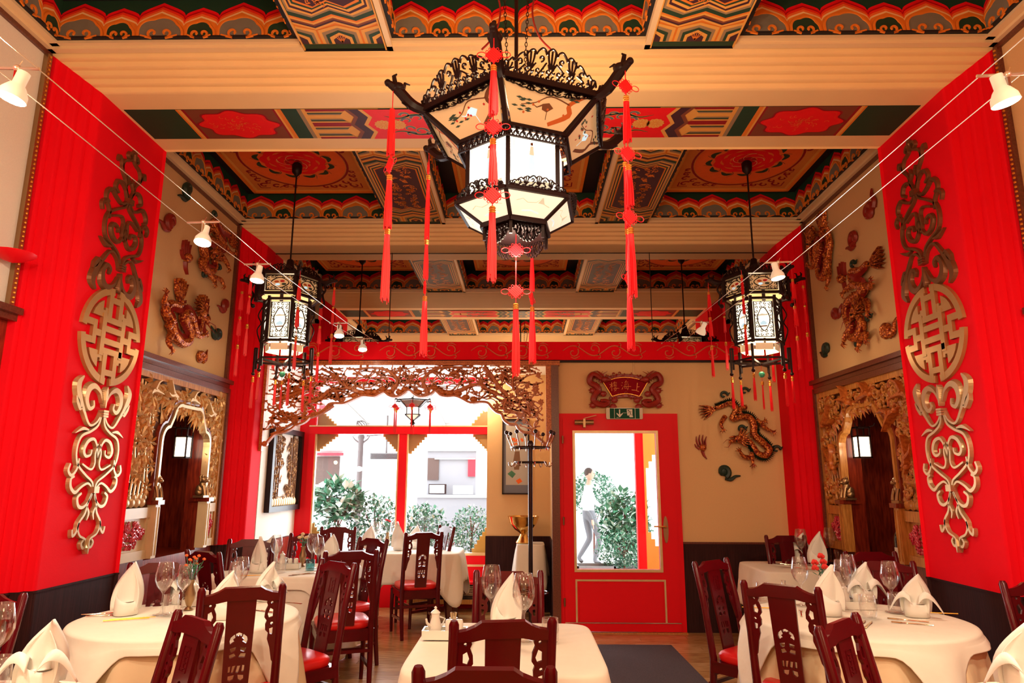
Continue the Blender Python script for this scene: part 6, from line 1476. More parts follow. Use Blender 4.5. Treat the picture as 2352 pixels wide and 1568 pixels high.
p = onY(1107, 906, 8.2); t = thing('alcove_spotlight', 'small bright lamp glowing behind the valance at the alcove', 'lamp', (p.x, 8.2, p.z)); b = B(mat('bulb_glow', (1, .95, .85), .5, emit=14, ecol=(1, .85, .6))); b.sph((0, 0, 0), .03, 10, 7); b.build('bulb', t); b = B(chrome); b.lathe([(.04, .02), (.03, .08), (.012, .10), (.012, 2.79-p.z)], 12); b.build('socket', t)
lamp('alcove_spot', 'POINT', (p.x, 8.12, p.z-.08), 14, WARM, .04)

# ---------------------------------------------------------------- cable lights
spot_glow = mat('halogen_glow', (1, .95, .85), .5, emit=22, ecol=(1, .88, .66))
cap = mat('lamp_cap', (.90, .78, .60), .4, emit=.28, ecol=(1, .82, .58))
ZC = 2.95
def wire(pts, label):
    t = thing('ceiling_wire', label, 'wire', (0, 0, 0), 0, 'low-voltage wires of the spotlights'); b = B(wiremat); b.tube(pts, .0022, 5)
    for e in (pts[0], pts[-1]): b.sph(e, .009, 6, 5)
    o = b.build('cable', t); return t
def wpath(p0, *ps): q = [onZ(*p, ZC) for p in ps[:-1]]+[onY(*ps[-1], 7.24)]; a = onZ(*p0, ZC); return [Vector((a.x-.02, -1.5, a.z)), a]+q
wl = [wpath((0, 85), (505, 508), (618, 606), (798, 742), (868, 787)), wpath((0, 165), (430, 511), (563, 607), (760, 742), (840, 789)),
      wpath((2352, 86), (1757, 604), (1588, 740), (1520, 788)), wpath((2352, 165), (1818, 603), (1632, 740), (1560, 787))]
for q, lb in zip(wl, ('inner steel wire on the left carrying the spotlights', 'outer steel wire on the left carrying the spotlights', 'inner steel wire on the right carrying the spotlights', 'outer steel wire on the right carrying the spotlights')): wire(q, lb)
def spot(a, c, bulb, tgt, label, power=30, z=ZC, Y=None, on=True):
    """a, c bar ends in pixels at wire height; bulb = pixel of the lamp head"""
    A_, C_ = (onZ(*a, z), onZ(*c, z)) if Y is None else (onY(*a, Y), onY(*c, Y)); m = (A_+C_)/2
    t = thing('spotlight', label, 'spotlight', m, 0, 'spotlights on the wires'); b = B(wiremat); b.tube([A_-m, C_-m], .006, 6); b.sph((0, 0, 0), .014, 8, 5); b.build('crossbar', t)
    Bp = onY(*bulb, m.y)-m; d = (Vector(tgt)-(m+Bp)).normalized()
    b = B(chrome); b.tube([(0, 0, 0), (0, 0, Bp.z*.55)], .008, 6); b.tube([(0, 0, Bp.z*.5), Bp-d*.05], .006, 6); b.tube([(0, 0, -.0), (.015, 0, .03)], .002, 4); b.build('stem', t)
    q = d.to_track_quat('Z', 'Y').to_matrix().to_4x4(); M = Matrix.Translation(Bp) @ q
    b = B(cap); b.M = M; b.lathe([(.0, -.095), (.021, -.095), (.021, -.045), (.030, -.035), (.044, -.01), (.047, .015), (.044, .017), (.040, .008), (.0, .004)], 16); hd = b.build('lamp_head', t, 50)
    b = B(spot_glow if on else mat('lens_glass', (.6, .6, .6), .2)); b.M = M; b.lathe([(.0, .012), (.041, .012), (.041, .018), (.0, .022)], 14); b.build('lens', hd)
    if on:
        l = lamp('spot_beam', 'SPOT', m+Bp+d*.03, power*1.3, (1, .83, .58), .03, spot=R(95), blend=.9); aim(l, tgt); lamp('spot_glow', 'POINT', m+Bp+d*.05, power*(.55 if m.y < 2.6 and m.x < 0 else .11), (1, .85, .62), .03)
spot((-12, 156), (91, 158), (30, 218), (-2.3, 2.0, .8), 'glowing spotlight at the left edge near the camera', 55)
spot((430, 511), (505, 509), (466, 552), (-1.8, 3.1, .8), 'glowing spotlight before the left dragons', 45)
spot((561, 607), (622, 606), (591, 640), (-1.9, 4.1, .8), 'glowing spotlight above the left side lantern', 32)
spot((757, 742), (800, 741), (779, 768), (-1.5, 5.6, .7), 'small spotlight at the far end of the left wires before the mirror', 14)
spot((2243, 175), (2385, 168), (2308, 228), (2.2, 2.3, .8), 'glowing spotlight at the right edge near the camera', 60)
spot((1757, 603), (1818, 601), (1786, 634), (2.0, 4.2, .8), 'glowing spotlight above the right side lantern', 32)
spot((1588, 739), (1632, 740), (1610, 762), (1.0, 7.3, 1.2), 'tilted spotlight at the far end of the right wires', 12, on=False)
spot((817, 778), (855, 777), (833, 800), (-1.4, 6.2, .6), 'low spotlight hanging in front of the red vine beam', 12)
spot((2380, 330), (2480, 330), (2420, 400), (1.8, 2.2, .7), 'spotlight just outside the right edge of the view', 45)
for sx_ in (-1, 1):  # unseen extra beams without lamp heads, added to brighten pilasters and tables
    l = lamp('spot_beam', 'SPOT', (sx_*2.1, 1.2, 3.1), 140 if sx_ < 0 else 120, (1, .83, .58), .04, spot=R(95), blend=.9); aim(l, (sx_*2.1, 3.2, 1.0))
l = lamp('spot_beam', 'SPOT', (.4, 1.6, 3.6), 75, (1, .83, .58), .04, spot=R(70), blend=.9); aim(l, (0, 3.3, .75))  # another added beam with no lamp, over the centre table
# wall light sliver at the left edge
t = thing('wall_sconce', 'red wall light at the left edge of the view', 'lamp', onX(-8, 585, XL)); b = B(redgloss); b.lathe([(.0, -.05), (.06, -.03), (.11, .0), (.115, .01), (.0, .012)], 16, (.10, 0)); b.build('shade', t)
b = B(brass); b.tube([(0, 0, 0), (.06, 0, -.02), (.10, 0, -.01)], .01, 6); b.build('bracket', t)
# thin vertical hanger wires
# ---------------------------------------------------------------- rug
a, c = onZ(1392, 1483, 0), onZ(1541, 1483, 0); d = onZ(1625, 1568, 0)
b = B(mat('rug_grey', (.10, .075, .08), .95, var=.35, vscale=90, bump=.5, bscale=300, spec=.1)); b.prism([(.52, a.y), (c.x, a.y), (d.x+.03, 3.6), (.52, 3.6)], .004, .014)
o = b.build('door_mat'); tag(o, 'long dark grey mat on the floor in front of the red door', 'mat')

# ---------------------------------------------------------------- chair
def chair_proto():
    t = thing('dining_chair', 'x', 'chair')
    HT = 1.0; sb = Vector((0, -.20, .45)); tp = Vector((0, -.30, 1.0)); sv = (tp-sb).normalized()
    BM = Matrix.Translation(sb) @ Matrix(((1, 0, 0), tuple(sv), tuple(Vector((1, 0, 0)).cross(sv)))).transposed().to_4x4()   # x, along back, z out (rear-facing = -y)
    L = (tp-sb).length; w = .18
    for s in (-1, 1):
        b = B(chairw); b.tube([(s*w*.97, -.245, 0), (s*w, -.215, .22), (s*w, -.20, .45), (s*w, -.245, .75), (s*w, -.30, .985), (s*w, -.302, 1.0)], [.017, .021, .022, .020, .019, .012], 10); b.build('back_leg', t)
        b = B(chairw); b.tube([(s*.19, .195, 0), (s*.195, .19, .25), (s*.19, .185, .42)], [.015, .019, .022], 8); b.build('front_leg', t)
        b = B(chairw); b.bar((s*.19, .19, .16), (s*.178, -.225, .18), .018, .026); b.build('side_stretcher', t)
        # pierced ear bracket beside the post
        out = [(0, L-.062), (.048, L-.062), (.052, L-.085), (.046, L-.10), (.056, L-.125), (.058, L-.155), (.046, L-.172), (.052, L-.19), (.050, L-.215), (.036, L-.23), (.038, L-.26), (.024, L-.30), (.012, L-.36), (0, L-.38)]
        hl = [[(.028+.006*cos(q), L-.085+.006*sin(q)) for q in [2*pi*i/8 for i in range(8)]], [(.020, L-.12), (.034, L-.112), (.044, L-.14), (.036, L-.16), (.020, L-.155)], [(.022+.007*cos(q), L-.185+.007*sin(q)) for q in [2*pi*i/8 for i in range(8)]], [(.016, L-.205), (.032, L-.21), (.028, L-.235), (.016, L-.24)]]
        def mir(lp): return [(s*(.165-x)*1.0, y) for x, y in lp]
        b = B(chairw); b.M = BM; b.holes([mir(out)]+[mir(h) for h in hl], -.006, .006); b.build('ear_bracket', t)
    b = B(chairw); b.M = BM
    prof = [(-.168, L-.075), (-.168, L-.040), (-.135, L-.034), (-.105, L-.022), (-.080, L-.006), (.080, L-.006), (.105, L-.022), (.135, L-.034), (.168, L-.040), (.168, L-.075), (.11, L-.074), (.07, L-.066), (-.07, L-.066), (-.11, L-.074)]
    b.prism(prof, -.013, .013); b.build('top_rail', t)
    # splat with a pierced lotus
    x0, x1 = .058, .066; SB, ST = .02, L-.066
    out = [(-x0, SB), (x0, SB), (x1, ST), (-x1, ST)]; c0 = .285
    def C(pts): return [(x, c0+y) for x, y in pts]
    loops = [out, C([(-.036, .000), (-.040, .018), (-.036, .034), (-.020, .048), (-.014, .030), (-.024, .022), (-.016, .014), (-.026, .008)]), C([(.036, .000), (.040, .018), (.036, .034), (.020, .048), (.014, .030), (.024, .022), (.016, .014), (.026, .008)]), C([(-.012, .034), (-.014, .050), (0, .056), (.014, .050), (.012, .034), (.006, .042), (0, .036), (-.006, .042)]),
             C([(-.036, -.018), (-.010, -.012), (-.012, -.030), (-.030, -.038)]), C([(.036, -.018), (.010, -.012), (.012, -.030), (.030, -.038)]), C([(-.037, -.048), (-.016, -.040), (-.006, -.056), (-.034, -.066)]), C([(.037, -.044), (.014, -.042), (.004, -.060), (.034, -.064)]),
             C([(-.036, -.102), (-.026, -.100), (-.028, -.132), (-.036, -.134)]), C([(-.018, -.100), (-.004, -.098), (-.014, -.134), (-.022, -.134)]), C([(.004, -.100), (.018, -.100), (.010, -.134), (-.002, -.132)]), C([(.026, -.098), (.036, -.100), (.034, -.130), (.024, -.132)]),
             C([(-.034, -.146), (-.006, -.142), (-.012, -.166), (-.024, -.172), (-.035, -.166)]), C([(.034, -.146), (.008, -.142), (.012, -.166), (.024, -.174), (.035, -.166)])]
    b = B(chairw); b.M = BM; b.holes(loops, -.006, .006); b.build('splat', t)
    b = B(chairw); b.M = BM @ Matrix.Scale(-1, 4, (0, 0, 1))   # carved motif on the front
    y0 = .37
    for q in ([(-.026, y0), (-.026, y0+.085), (.026, y0+.085), (.026, y0), (-.026, y0)], [(-.014, y0+.012), (.014, y0+.012)], [(-.014, y0+.03), (.014, y0+.03)], [(0, y0+.005), (0, y0+.07)], [(-.014, y0+.05), (.014, y0+.05)], [(-.016, y0+.07), (.016, y0+.07)]): b.stroke(q, .005, .005, .009)
    b.build('carved_motif', t, kind='stuff')
    b = B(chairw); 
    for a in ((-.20, .20, .165, .195, .375, .43), (-.195, .195, -.21, -.185, .36, .43), (-.20, -.17, -.2, .19, .375, .43), (.17, .20, -.2, .19, .375, .43)): b.box(*a)
    b.box(-.19, .19, -.19, .19, .43, .438); b.box(-.205, .205, -.205, .212, .428, .440)
    b.build('seat_frame', t)
    b = B(chairw)
    for i in range(5): b.stroke([(0, 0), (0, 0.001)], .001, 0, .001)
    b = B(redcush); n = 12; vs = []; fs = []
    for k, (z, g_) in enumerate(((.440, 0), (.448, .006), (.475, .008), (.490, -.004), (.498, -.03))):
        for i in range(28):
            a_ = 2*pi*i/28; ex = 5; rr = 1/((abs(cos(a_))**ex+abs(sin(a_))**ex)**(1/ex)); vs.append(((.188+g_)*rr*cos(a_), .0+(.188+g_)*rr*sin(a_), z))
    for k in range(4):
        for i in range(28): fs.append((k*28+i, k*28+(i+1) % 28, (k+1)*28+(i+1) % 28, (k+1)*28+i))
    fs += [tuple(range(27, -1, -1)), tuple(range(4*28, 5*28))]; b.add(vs, fs, True); b.build('seat_cushion', t, 50)
    b = B(chairw); b.bar((-.178, -.235, .30), (.178, -.235, .30), .018, .022); b.build('cross_stretcher', t); b = B(chairw); b.bar((-.19, .19, .22), (.19, .19, .22), .018, .022); b.build('cross_stretcher', t)
    return t
CH = chair_proto(); used = [0]
def chair(lp, rp, facing, label, rz=None, z=1.0):
    """lp, rp: pixels of the left / right post tops; facing: 1 away from us, -1 towards us"""
    A_, C_ = onZ(*lp, z), onZ(*rp, z); m = (A_+C_)/2; u = (C_-A_)
    a = atan2(u.y, u.x) if rz is None else R(rz)
    if facing < 0: a += pi
    o = m+Vector((-sin(a)*.30, cos(a)*.30, 0)); loc = (o.x, o.y, .005)
    if not used[0]: t = CH; t.location = loc; t.rotation_euler = (0, 0, a); used[0] = 1; t['label'] = label
    else: t = dup(CH, loc, a, label)
    t['group'] = 'dark red carved chairs around the tables'; return t
chair((1043, 1428), (1268, 1422), 1, 'dark red chair with its back to us before the square centre table')
chair((966, 1530), (1262, 1538), 1, 'nearest chair at the bottom edge with only its top rail in view', 0)
chair((1101, 1311), (1235, 1311), -1, 'chair facing us at the far side of the square centre table', 0)
chair((477, 1352), (638, 1343), 1, 'chair with lotus cut-out back in front of the near left round table')
chair((418, 1404), (494, 1432), -1, 'dark red chair seen edge-on in the left foreground before the round table', -42)
chair((745, 1285), (808, 1293), -1, 'tall chair with red seat at the right of the near left round table', -42)
chair((317, 1293), (432, 1290), -1, 'chair against the left wall behind the near left round table', 15)
chair((440, 1262), (494, 1270), 1, 'almost black chair between the two left tables', -30)
chair((538, 1240), (618, 1236), -1, 'red-backed chair at the wall end of the middle left table', 10)
chair((762, 1270), (850, 1260), 1, 'dark chair at the right of the middle left table', 22)
chair((832, 1234), (884, 1238), -1, 'bright red chair between the middle left table and the window table', -38)
chair((692, 1224), (733, 1226), -1, 'small dark chair beside the dado at the left end of the alcove', 0)
chair((750, 1210), (806, 1210), -1, 'carved red chair before the left window pane', 0)
chair((943, 1223), (1005, 1221), 1, 'dark chair with lotus cut-out back in front of the window table', 22)
chair((1012, 1206), (1042, 1210), -1, 'chair turned sideways at the right of the window table', -58)
chair((1764, 1229), (1842, 1230), -1, 'chair at the far end of the far right table by the cream wall', 2)
chair((1943, 1268), (2052, 1266), -1, 'black-looking chair behind the near right table against the carved screen', 2)
chair((1962, 1284), (2092, 1292), -1, 'red chair facing us at the back of the near right round table', -10)
chair((1600, 1290), (1664, 1282), -1, 'tall chair with red seat at the left of the near right round table', 42)
chair((1715, 1335), (1870, 1350), 1, 'chair with lotus cut-out back in front of the near right round table')
chair((1884, 1440), (1962, 1410), -1, 'dark red chair seen edge-on in the right foreground before the round table')
chair((-80, 1355), (8, 1372), -1, 'chair post cut off by the left edge of the view', 0)
chair((2336, 1342), (2430, 1330), -1, 'chair post cut off by the right edge of the view', 0)

# ---------------------------------------------------------------- tables and cloths
def ring_pt(a, rx, ry, ex): rr = 1/((abs(cos(a))**ex+abs(sin(a))**ex)**(1/ex)); return rx*rr*cos(a), ry*rr*sin(a)
def cloth(name, label, cx, cy_, rx, ry, ex, z, drop, rz=0, amp=.03, waves=11, seed=1, grp=None, flare=.06, th=.0035):
    t = thing(name, label, 'tablecloth', (cx, cy_, 0), rz, grp); N = 144; vs = []; fs = []; g = random.Random(seed); ph = [g.uniform(0, 6.28) for _ in range(4)]
    rings = [(0.0, 0), (.5, 0), (.85, 0), (.97, 0), (1.0, .004), (1.012, .014), (1.02, .03)]
    for q, dz in rings:
        for i in range(N):
            a = 2*pi*i/N; x, y = ring_pt(a, rx*q if q else .001, ry*q if q else .001, ex); vs.append((x, y, z-dz+(.0012*sin(x*19+ph[0])*sin(y*16+ph[1]) if 0 < q < .97 else 0)))
    K = 9
    for k in range(1, K+1):
        u = k/K
        for i in range(N):
            a = 2*pi*i/N; D = drop(a); x, y = ring_pt(a, rx*1.02, ry*1.02, ex); l = sqrt(x*x+y*y); wv = amp*u**.8*(sin(waves*a+ph[0])+.5*sin((waves*1.7//1)*a+ph[1])+.25*sin((waves*3)*a+ph[2])); o = 1+(flare*u**.75*min(1.3, D/.30)+wv*min(1, D/.16))/l
            vs.append((x*o, y*o, z-.03-(D-.03)*u))
    nr = len(rings)+K
    for r_ in range(nr-1):
        for i in range(N): j = (i+1) % N; fs.append((r_*N+i, (r_+1)*N+i, (r_+1)*N+j, r_*N+j))
    b = B(linent if 'under-cloths' in (grp or '') else linen); b.add(vs, fs, True); o = b.build('cloth', t, 60); s = o.modifiers.new('s', 'SOLIDIFY'); s.thickness = th; s.offset = -1
    return t
def table(cx, cy_, rx, ry, label, round_=True, rz=0, legs=True, z=.742):
    t = thing('dining_table', label, 'table', (cx, cy_, .005), rz); b = B(trimwood)
    pts = [ring_pt(2*pi*i/40, rx-.012, ry-.012, 2 if round_ else 14) for i in range(40)]; b.prism(pts, z-.03, z-.004); b.build('table_top', t)
    if round_:
        b = B(trimwood); b.lathe([(.05, 0.06), (.05, z-.03)], 12); b.build('column', t)
        for k in range(4): a = pi/4+k*pi/2; b = B(trimwood); b.tube([(.04*cos(a), .04*sin(a), .12), (.2*cos(a), .2*sin(a), .07), (.34*cos(a), .34*sin(a), .02)], [.028, .024, .018], 8); b.build('foot', t)
    else:
        for i in (-1, 1):
            for j in (-1, 1): b = B(trimwood); b.bar((i*(rx-.07), j*(ry-.07), 0), (i*(rx-.09), j*(ry-.09), z-.03), .05); b.build('leg', t)
    return t
def sq(base, ext, n=4, ph=0): return lambda a: base+ext*max(0, cos(n*(a-ph)))**3
# near left round table
table(-1.86, 3.98, .56, .56, 'round table under two cream cloths at the near left')
cloth('tablecloth', 'long cream cloth falling in deep folds from the near left round table', -1.86, 3.98, .565, .565, 2, .748, lambda a: .62, 0, .042, 11, 1, 'long round under-cloths', .06)
cloth('square_overcloth', 'short cream overcloth with drooping corners on the near left round table', -1.86, 3.98, .582, .582, 2, .754, sq(.065, .30), R(-20), .018, 7, 2, 'short overcloths', .10)
# near right round table
table(1.86, 4.05, .56, .56, 'round table under two cream cloths at the near right')
cloth('tablecloth', 'long cream cloth falling in deep folds from the near right round table', 1.86, 4.05, .565, .565, 2, .748, lambda a: .62, 0, .042, 11, 3, 'long round under-cloths', .06)
cloth('square_overcloth', 'short cream overcloth with drooping corners on the near right round table', 1.86, 4.05, .582, .582, 2, .754, sq(.065, .30), R(10), .018, 7, 4, 'short overcloths', .10)
# middle left, window, far right, centre, two corners
table(-1.99, 6.0, .53, .44, 'rectangular table under cream cloths in the middle left', False)
cloth('tablecloth', 'long cream cloth on the middle left table', -1.99, 6.0, .535, .445, 7, .748, lambda a: .60, 0, .018, 13, 5, None, .05)
cloth('square_overcloth', 'short cream overcloth on the middle left table with flowers', -1.99, 6.0, .548, .458, 7, .754, sq(.09, .27, 4, R(45)), 0, .008, 8, 6, 'short overcloths', .06)
table(-1.20, 7.74, .52, .40, 'small table under a cream cloth in front of the alcove window', False)
cloth('tablecloth', 'cream cloth with a pointed corner on the window table', -1.20, 7.74, .53, .41, 7, .750, sq(.30, .22, 4, R(42)), 0, .012, 9, 7, None, .05)
table(2.38, 6.42, .32, .40, 'table under a cream cloth at the far right by the pilaster', False)
cloth('tablecloth', 'cream cloth on the far right table before the red pilaster', 2.38, 6.42, .33, .41, 7, .750, sq(.34, .22, 4, R(45)), 0, .014, 9, 8, None, .05)
table(-.075, 3.38, .42, .50, 'square table under a smooth cream cloth in the centre foreground', False)
cloth('tablecloth', 'smooth cream cloth on the square centre table', -.075, 3.38, .425, .505, 9, .750, sq(.24, .26, 4, R(48)), 0, .012, 7, 9, None, .05)
table(-2.02, 2.36, .40, .40, 'table cut off at the bottom left corner', False)
cloth('tablecloth', 'cream cloth of the table cut off at the bottom left corner', -2.02, 2.36, .41, .41, 7, .750, sq(.24, .22, 4, R(45)), 0, .012, 7, 10, None, .04)
table(2.08, 2.44, .40, .40, 'table cut off at the bottom right corner', False)
cloth('tablecloth', 'cream cloth of the table cut off at the bottom right corner', 2.08, 2.44, .41, .41, 7, .750, sq(.24, .22, 4, R(45)), 0, .012, 7, 11, None, .04)
ZT_ = .7575
# ---------------------------------------------------------------- tableware prototypes
def proto(name, cat, builds):
    t = thing(name, 'x', cat)
    for nm, b, ang in builds: b.build(nm, t, ang)
    t['used'] = 0; return t
def place(p, px, py, label, rz=0, z=ZT_, scale=1, grp=None, world=None, dz=0):
    if p.name.split('.')[0] in ('wine_glass', 'tumbler', 'folded_napkin', 'flower_vase', 'condiment_tray', 'blue_tumbler'): scale *= 1.22
    loc = onZ(px, py, z) if world is None else Vector(world); loc = (loc.x, loc.y, z+dz)
    if not p.get('used'): t = p; p['used'] = 1; t.location = loc; t.rotation_euler = (0, 0, R(rz)); t.scale = (scale,)*3; t['label'] = label
    else: t = dup(p, loc, R(rz), label, scale=scale)
    if grp: t['group'] = grp
    return t
b1 = B(glass); b1.lathe([(.0, .001), (.034, .001), (.036, .003), (.012, .008), (.0045, .02), (.004, .092), (.010, .104), (.030, .125), (.041, .155), (.041, .180), (.031, .232), (.0300, .233), (.0292, .232), (.0392, .180), (.0392, .156), (.029, .128), (.008, .108), (.0, .106)], 24)
wine = proto('wine_glass', 'glass', [('glass_body', b1, 50)])
b1 = B(glass); b1.lathe([(.0, .001), (.030, .001), (.034, .008), (.036, .045), (.033, .092), (.032, .093), (.031, .092), (.034, .045), (.031, .012), (.0, .009)], 24)
tumb = proto('tumbler', 'glass', [('glass_body', b1, 50)])
b1 = B(glassy('blue_glass', (.55, .85, .88), .7, .06)); b1.lathe([(.0, .001), (.028, .001), (.030, .006), (.031, .07), (.030, .071), (.0285, .07), (.028, .012), (.0, .010)], 20)
blue = proto('blue_tumbler', 'glass', [('glass_body', b1, 50)])
def napkin_b(tall=.21, wing=1, seed=1):
    g = random.Random(seed); b = B(napk)
    # rolled foot
    vs = []; N = 20
    for k, (z, r) in enumerate(((0, .050), (.03, .051), (.055, .050), (.085, .046))):
        for i in range(N): a = 2*pi*i/N; rr = r*(1+.08*sin(3*a+seed)); vs.append((rr*cos(a), rr*sin(a)*.85, z+(.030*sin(a-.6) if k == 3 else (.012*sin(a-.6) if k == 2 else 0))))
    fs = [(k*N+i, k*N+(i+1) % N, (k+1)*N+(i+1) % N, (k+1)*N+i) for k in range(3) for i in range(N)]; b.add(vs, fs, True)
    vs = [(.036*cos(a), .030*sin(a), .06) for a in [2*pi*i/N for i in range(N)]]; b.add(vs, [tuple(range(N))])
    # tall standing leaf: a curved sheet ending in a point
    def leaf(w0, h, lean, yaw, z0=.03, curl=.02, tipx=0, n=10, m=8):
        vs = []; M = Matrix.Rotation(yaw, 4, 'Z')
        for k in range(n+1):
            u = k/n; wd = w0*(1-u**2.4)*(1+.18*sin(pi*u))+.0012
            for i in range(m+1):
                q = -1+2*i/m; vs.append(tuple(M @ Vector((q*wd+tipx*u*u, curl*(q*q)*(1-u*.5)-lean*u*u-.012, z0+(h-z0)*u))))
        fs = [(k*(m+1)+i, k*(m+1)+i+1, (k+1)*(m+1)+i+1, (k+1)*(m+1)+i) for k in range(n) for i in range(m)]; b.add(vs, fs, True)
    leaf(.060, tall, .01, 0, .02, .038, .024); leaf(.055, tall*.90, -.008, pi*.93, .02, .034, -.018)
    if wing:
        for sg in (-1, 1):
            pts = [(sg*.02, -.02, .085), (sg*.045, -.028, .105), (sg*.075, -.03, .085), (sg*.108, -.028, .025)]; q = cr(pts, 4); vs = []
            for i, p_ in enumerate(q): h = .038*(1-i/(len(q)-1))+.003; vs += [(p_[0]-h*.2*sg, p_[1]-h, p_[2]-h*.6), (p_[0], p_[1], p_[2]+h*.25), (p_[0]-h*.2*sg, p_[1]+h, p_[2]-h*.6)]
            b.add(vs, [(3*i+j, 3*i+j+1, 3*i+j+4, 3*i+j+3) for i in range(len(q)-1) for j in (0, 1)], True)
    return b
def nap(tall, wing, seed):
    t = thing('folded_napkin', 'x', 'napkin'); o = napkin_b(tall, wing, seed).build('cloth_fold', t, 70); s = o.modifiers.new('s', 'SOLIDIFY'); s.thickness = .0022; t['used'] = 0; return t
napA, napB, napC = nap(.235, 0, 1), nap(.19, 1, 2), nap(.205, 0, 5)
def vase_p(kind):
    t = thing('flower_vase', 'x', 'vase'); b = B(oldbrass if kind else china); b.lathe([(.020, 0), (.022, .004), (.010, .014), (.022, .045), (.026, .075), (.012, .115), (.017, .138), (.015, .137), (.010, .112)], 14); b.build('vase_body', t)
    g = random.Random(kind+9)
    fc = {0: mat('carnation_red', (.75, .03, .02), .6), 1: mat('bud_orange', (.8, .14, .03), .6), 2: mat('carnation_cream', (.85, .62, .35), .6), 3: mat('carnation_deep', (.7, .01, .03), .6)}[kind]
    n, h, r = ((5, .21, .020), (9, .23, .009), (6, .20, .015), (3, .24, .014))[kind]
    for i in range(n):
        a = 2.4*i; q = .015+.035*((i*.37) % 1); x, y, z = q*cos(a), q*sin(a), h+g.uniform(-.035, .03)
        b = B(leafg); b.tube([(0, 0, .12), (x*.4, y*.4, .16), (x, y, z)], .0018, 4)
        d = Vector((cos(a+1), sin(a+1), 1)); p_ = Vector((x*.6, y*.6, z*.8)); 
        for k in range(3): s_ = Vector((-sin(a+k*2), cos(a+k*2), .6))*.03; b.add([p_, p_+s_*.5+Vector((.004, 0, 0)), p_+s_, p_+s_*.5-Vector((.004, 0, 0))], [(0, 1, 2, 3)])
        b.build('stem', t)
        b = B(fc)
        for k in range(7): aa = k*.9; b.sph((x+r*.45*cos(aa), y+r*.45*sin(aa), z+r*.2*(k % 3)), (r*.55, r*.55, r*.5), 6, 4)
        b.build('flower_head', t)
    t['used'] = 0; return t
vs_ = [vase_p(i) for i in range(4)]
def cond():
    t = thing('condiment_tray', 'x', 'tray'); b = B(china); b.box(-.085, .085, -.04, .04, 0, .006)
    for a in ((-.085, .085, -.042, -.037), (-.085, .085, .037, .042), (-.087, -.082, -.042, .042), (.082, .087, -.042, .042)): b.box(a[0], a[1], a[2], a[3], 0, .034)
    b.build('dish', t)
    b = B(china); b.lathe([(.018, .006), (.024, .02), (.026, .04), (.016, .075), (.017, .09), (.020, .092), (.012, .10), (.004, .106), (.006, .112), (.0, .118)], 14, (-.04, .005)); b.tube([(-.055, -.01, .04), (-.07, -.025, .06), (-.072, -.03, .075)], [.007, .005, .004], 6); b.tube([(-.025, .02, .075), (-.005, .035, .065), (-.018, .025, .035)], .0035, 5); b.build('soy_jug', t)
    for x in (.015, .055): b = B(china); b.lathe([(.014, .006), (.0165, .012), (.0155, .06), (.013, .066), (.0, .069)], 12, (x, .006)); b.build('shaker', t)
    b = B(china); b.lathe([(.022, .006), (.028, .03), (.026, .031), (.020, .012), (.0, .010)], 14, (-.04, -.02)) if False else None
    t['used'] = 0; return t
tray = cond()
tp = thing('toothpick_glass', 'small glass holding wooden toothpicks at the back of the centre table tray', 'glass'); b = B(glass); b.lathe([(0, .001), (.018, .001), (.020, .06), (.0185, .06), (.017, .004), (0, .004)], 14); b.build('glass_body', tp); b = B(goldpale)
for i in range(14): a = i*2.4; b.tube([(.006*cos(a), .006*sin(a), .006), (.016*cos(a), .016*sin(a), .085)], .0016, 4)
b.build('toothpicks', tp, kind='stuff'); p = onZ(1041, 1447, ZT_); tp.location = (p.x, p.y, ZT_)
silver = mat('cutlery_steel', (.75, .62, .42), .12, metal=1)
def fork():
    b = B(silver); b.stroke(cr([(0, -.10), (0, -.02), (0, .02), (0, .035)], 3), [.012, .009, .006, .010], 0, .0035); b.stroke([(0, .03), (0, .055)], [.010, .022], .001, .004)
    for q in (-.0085, -.003, .003, .0085): b.stroke([(q, .052), (q*1.05, .098)], [.0035, .002], .001, .004)
    return b
def knife(): b = B(silver); b.stroke([(0, -.11), (0, -.01)], [.013, .010], 0, .005); b.stroke([(0, -.01), (0, .06), (.001, .11)], [.012, .018, .004], 0, .002); return b
def chops():
    b = B(goldthread); b.tube([(-.006, -.11, .0038), (-.004, .11, .003)], [.0038, .0022], 6); return b
fk = proto('fork', 'cutlery', [('body', fork(), 40)]); kn = proto('knife', 'cutlery', [('body', knife(), 40)]); cs = proto('chopstick', 'cutlery', [('body', chops(), 40)])
W, T, NA, NB, NC = 'wine glasses', 'water tumblers', napA, napB, napC
NG = 'standing folded napkins'
# near left table
place(NA, 286, 1411, 'tall napkin standing at the wall side of the near left table', 20, grp=NG); place(NB, 418, 1384, 'napkin standing behind the brass vase on the near left table', 10, grp=NG)
place(NC, 514, 1420, 'napkin behind the chair back on the near left table', 40, grp=NG); place(NB, 612, 1378, 'pointed napkin at the far right of the near left table', 60, grp=NG)
place(wine, 370, 1412, 'large wine glass right of the tall napkin on the near left table', grp=W); place(tumb, 390, 1414, 'tumbler in front of the wine glass on the near left table', grp=T); place(wine, 417, 1402, 'wine glass just left of the brass vase on the near left table', scale=.9, grp=W)
place(wine, 536, 1392, 'wine glass rising behind the lotus chair, left of two', scale=.9, grp=W); place(wine, 550, 1378, 'wine glass rising behind the lotus chair, right of two', scale=.92, grp=W)
place(vs_[1], 433, 1400, 'brass vase with orange buds on the near left table'); place(tray, 462, 1388, 'white condiment tray with a soy jug on the near left table', 20)
place(fk, 233, 1409, 'knife-like fork at the left rim of the near left table', -72); place(fk, 243, 1413, 'second fork beside the tall napkin at the left rim', -74); place(cs, 290, 1424, 'gold chopstick in front of the tall napkin', -66); place(cs, 305, 1421, 'gold chopstick lying just right of the first one', -66)
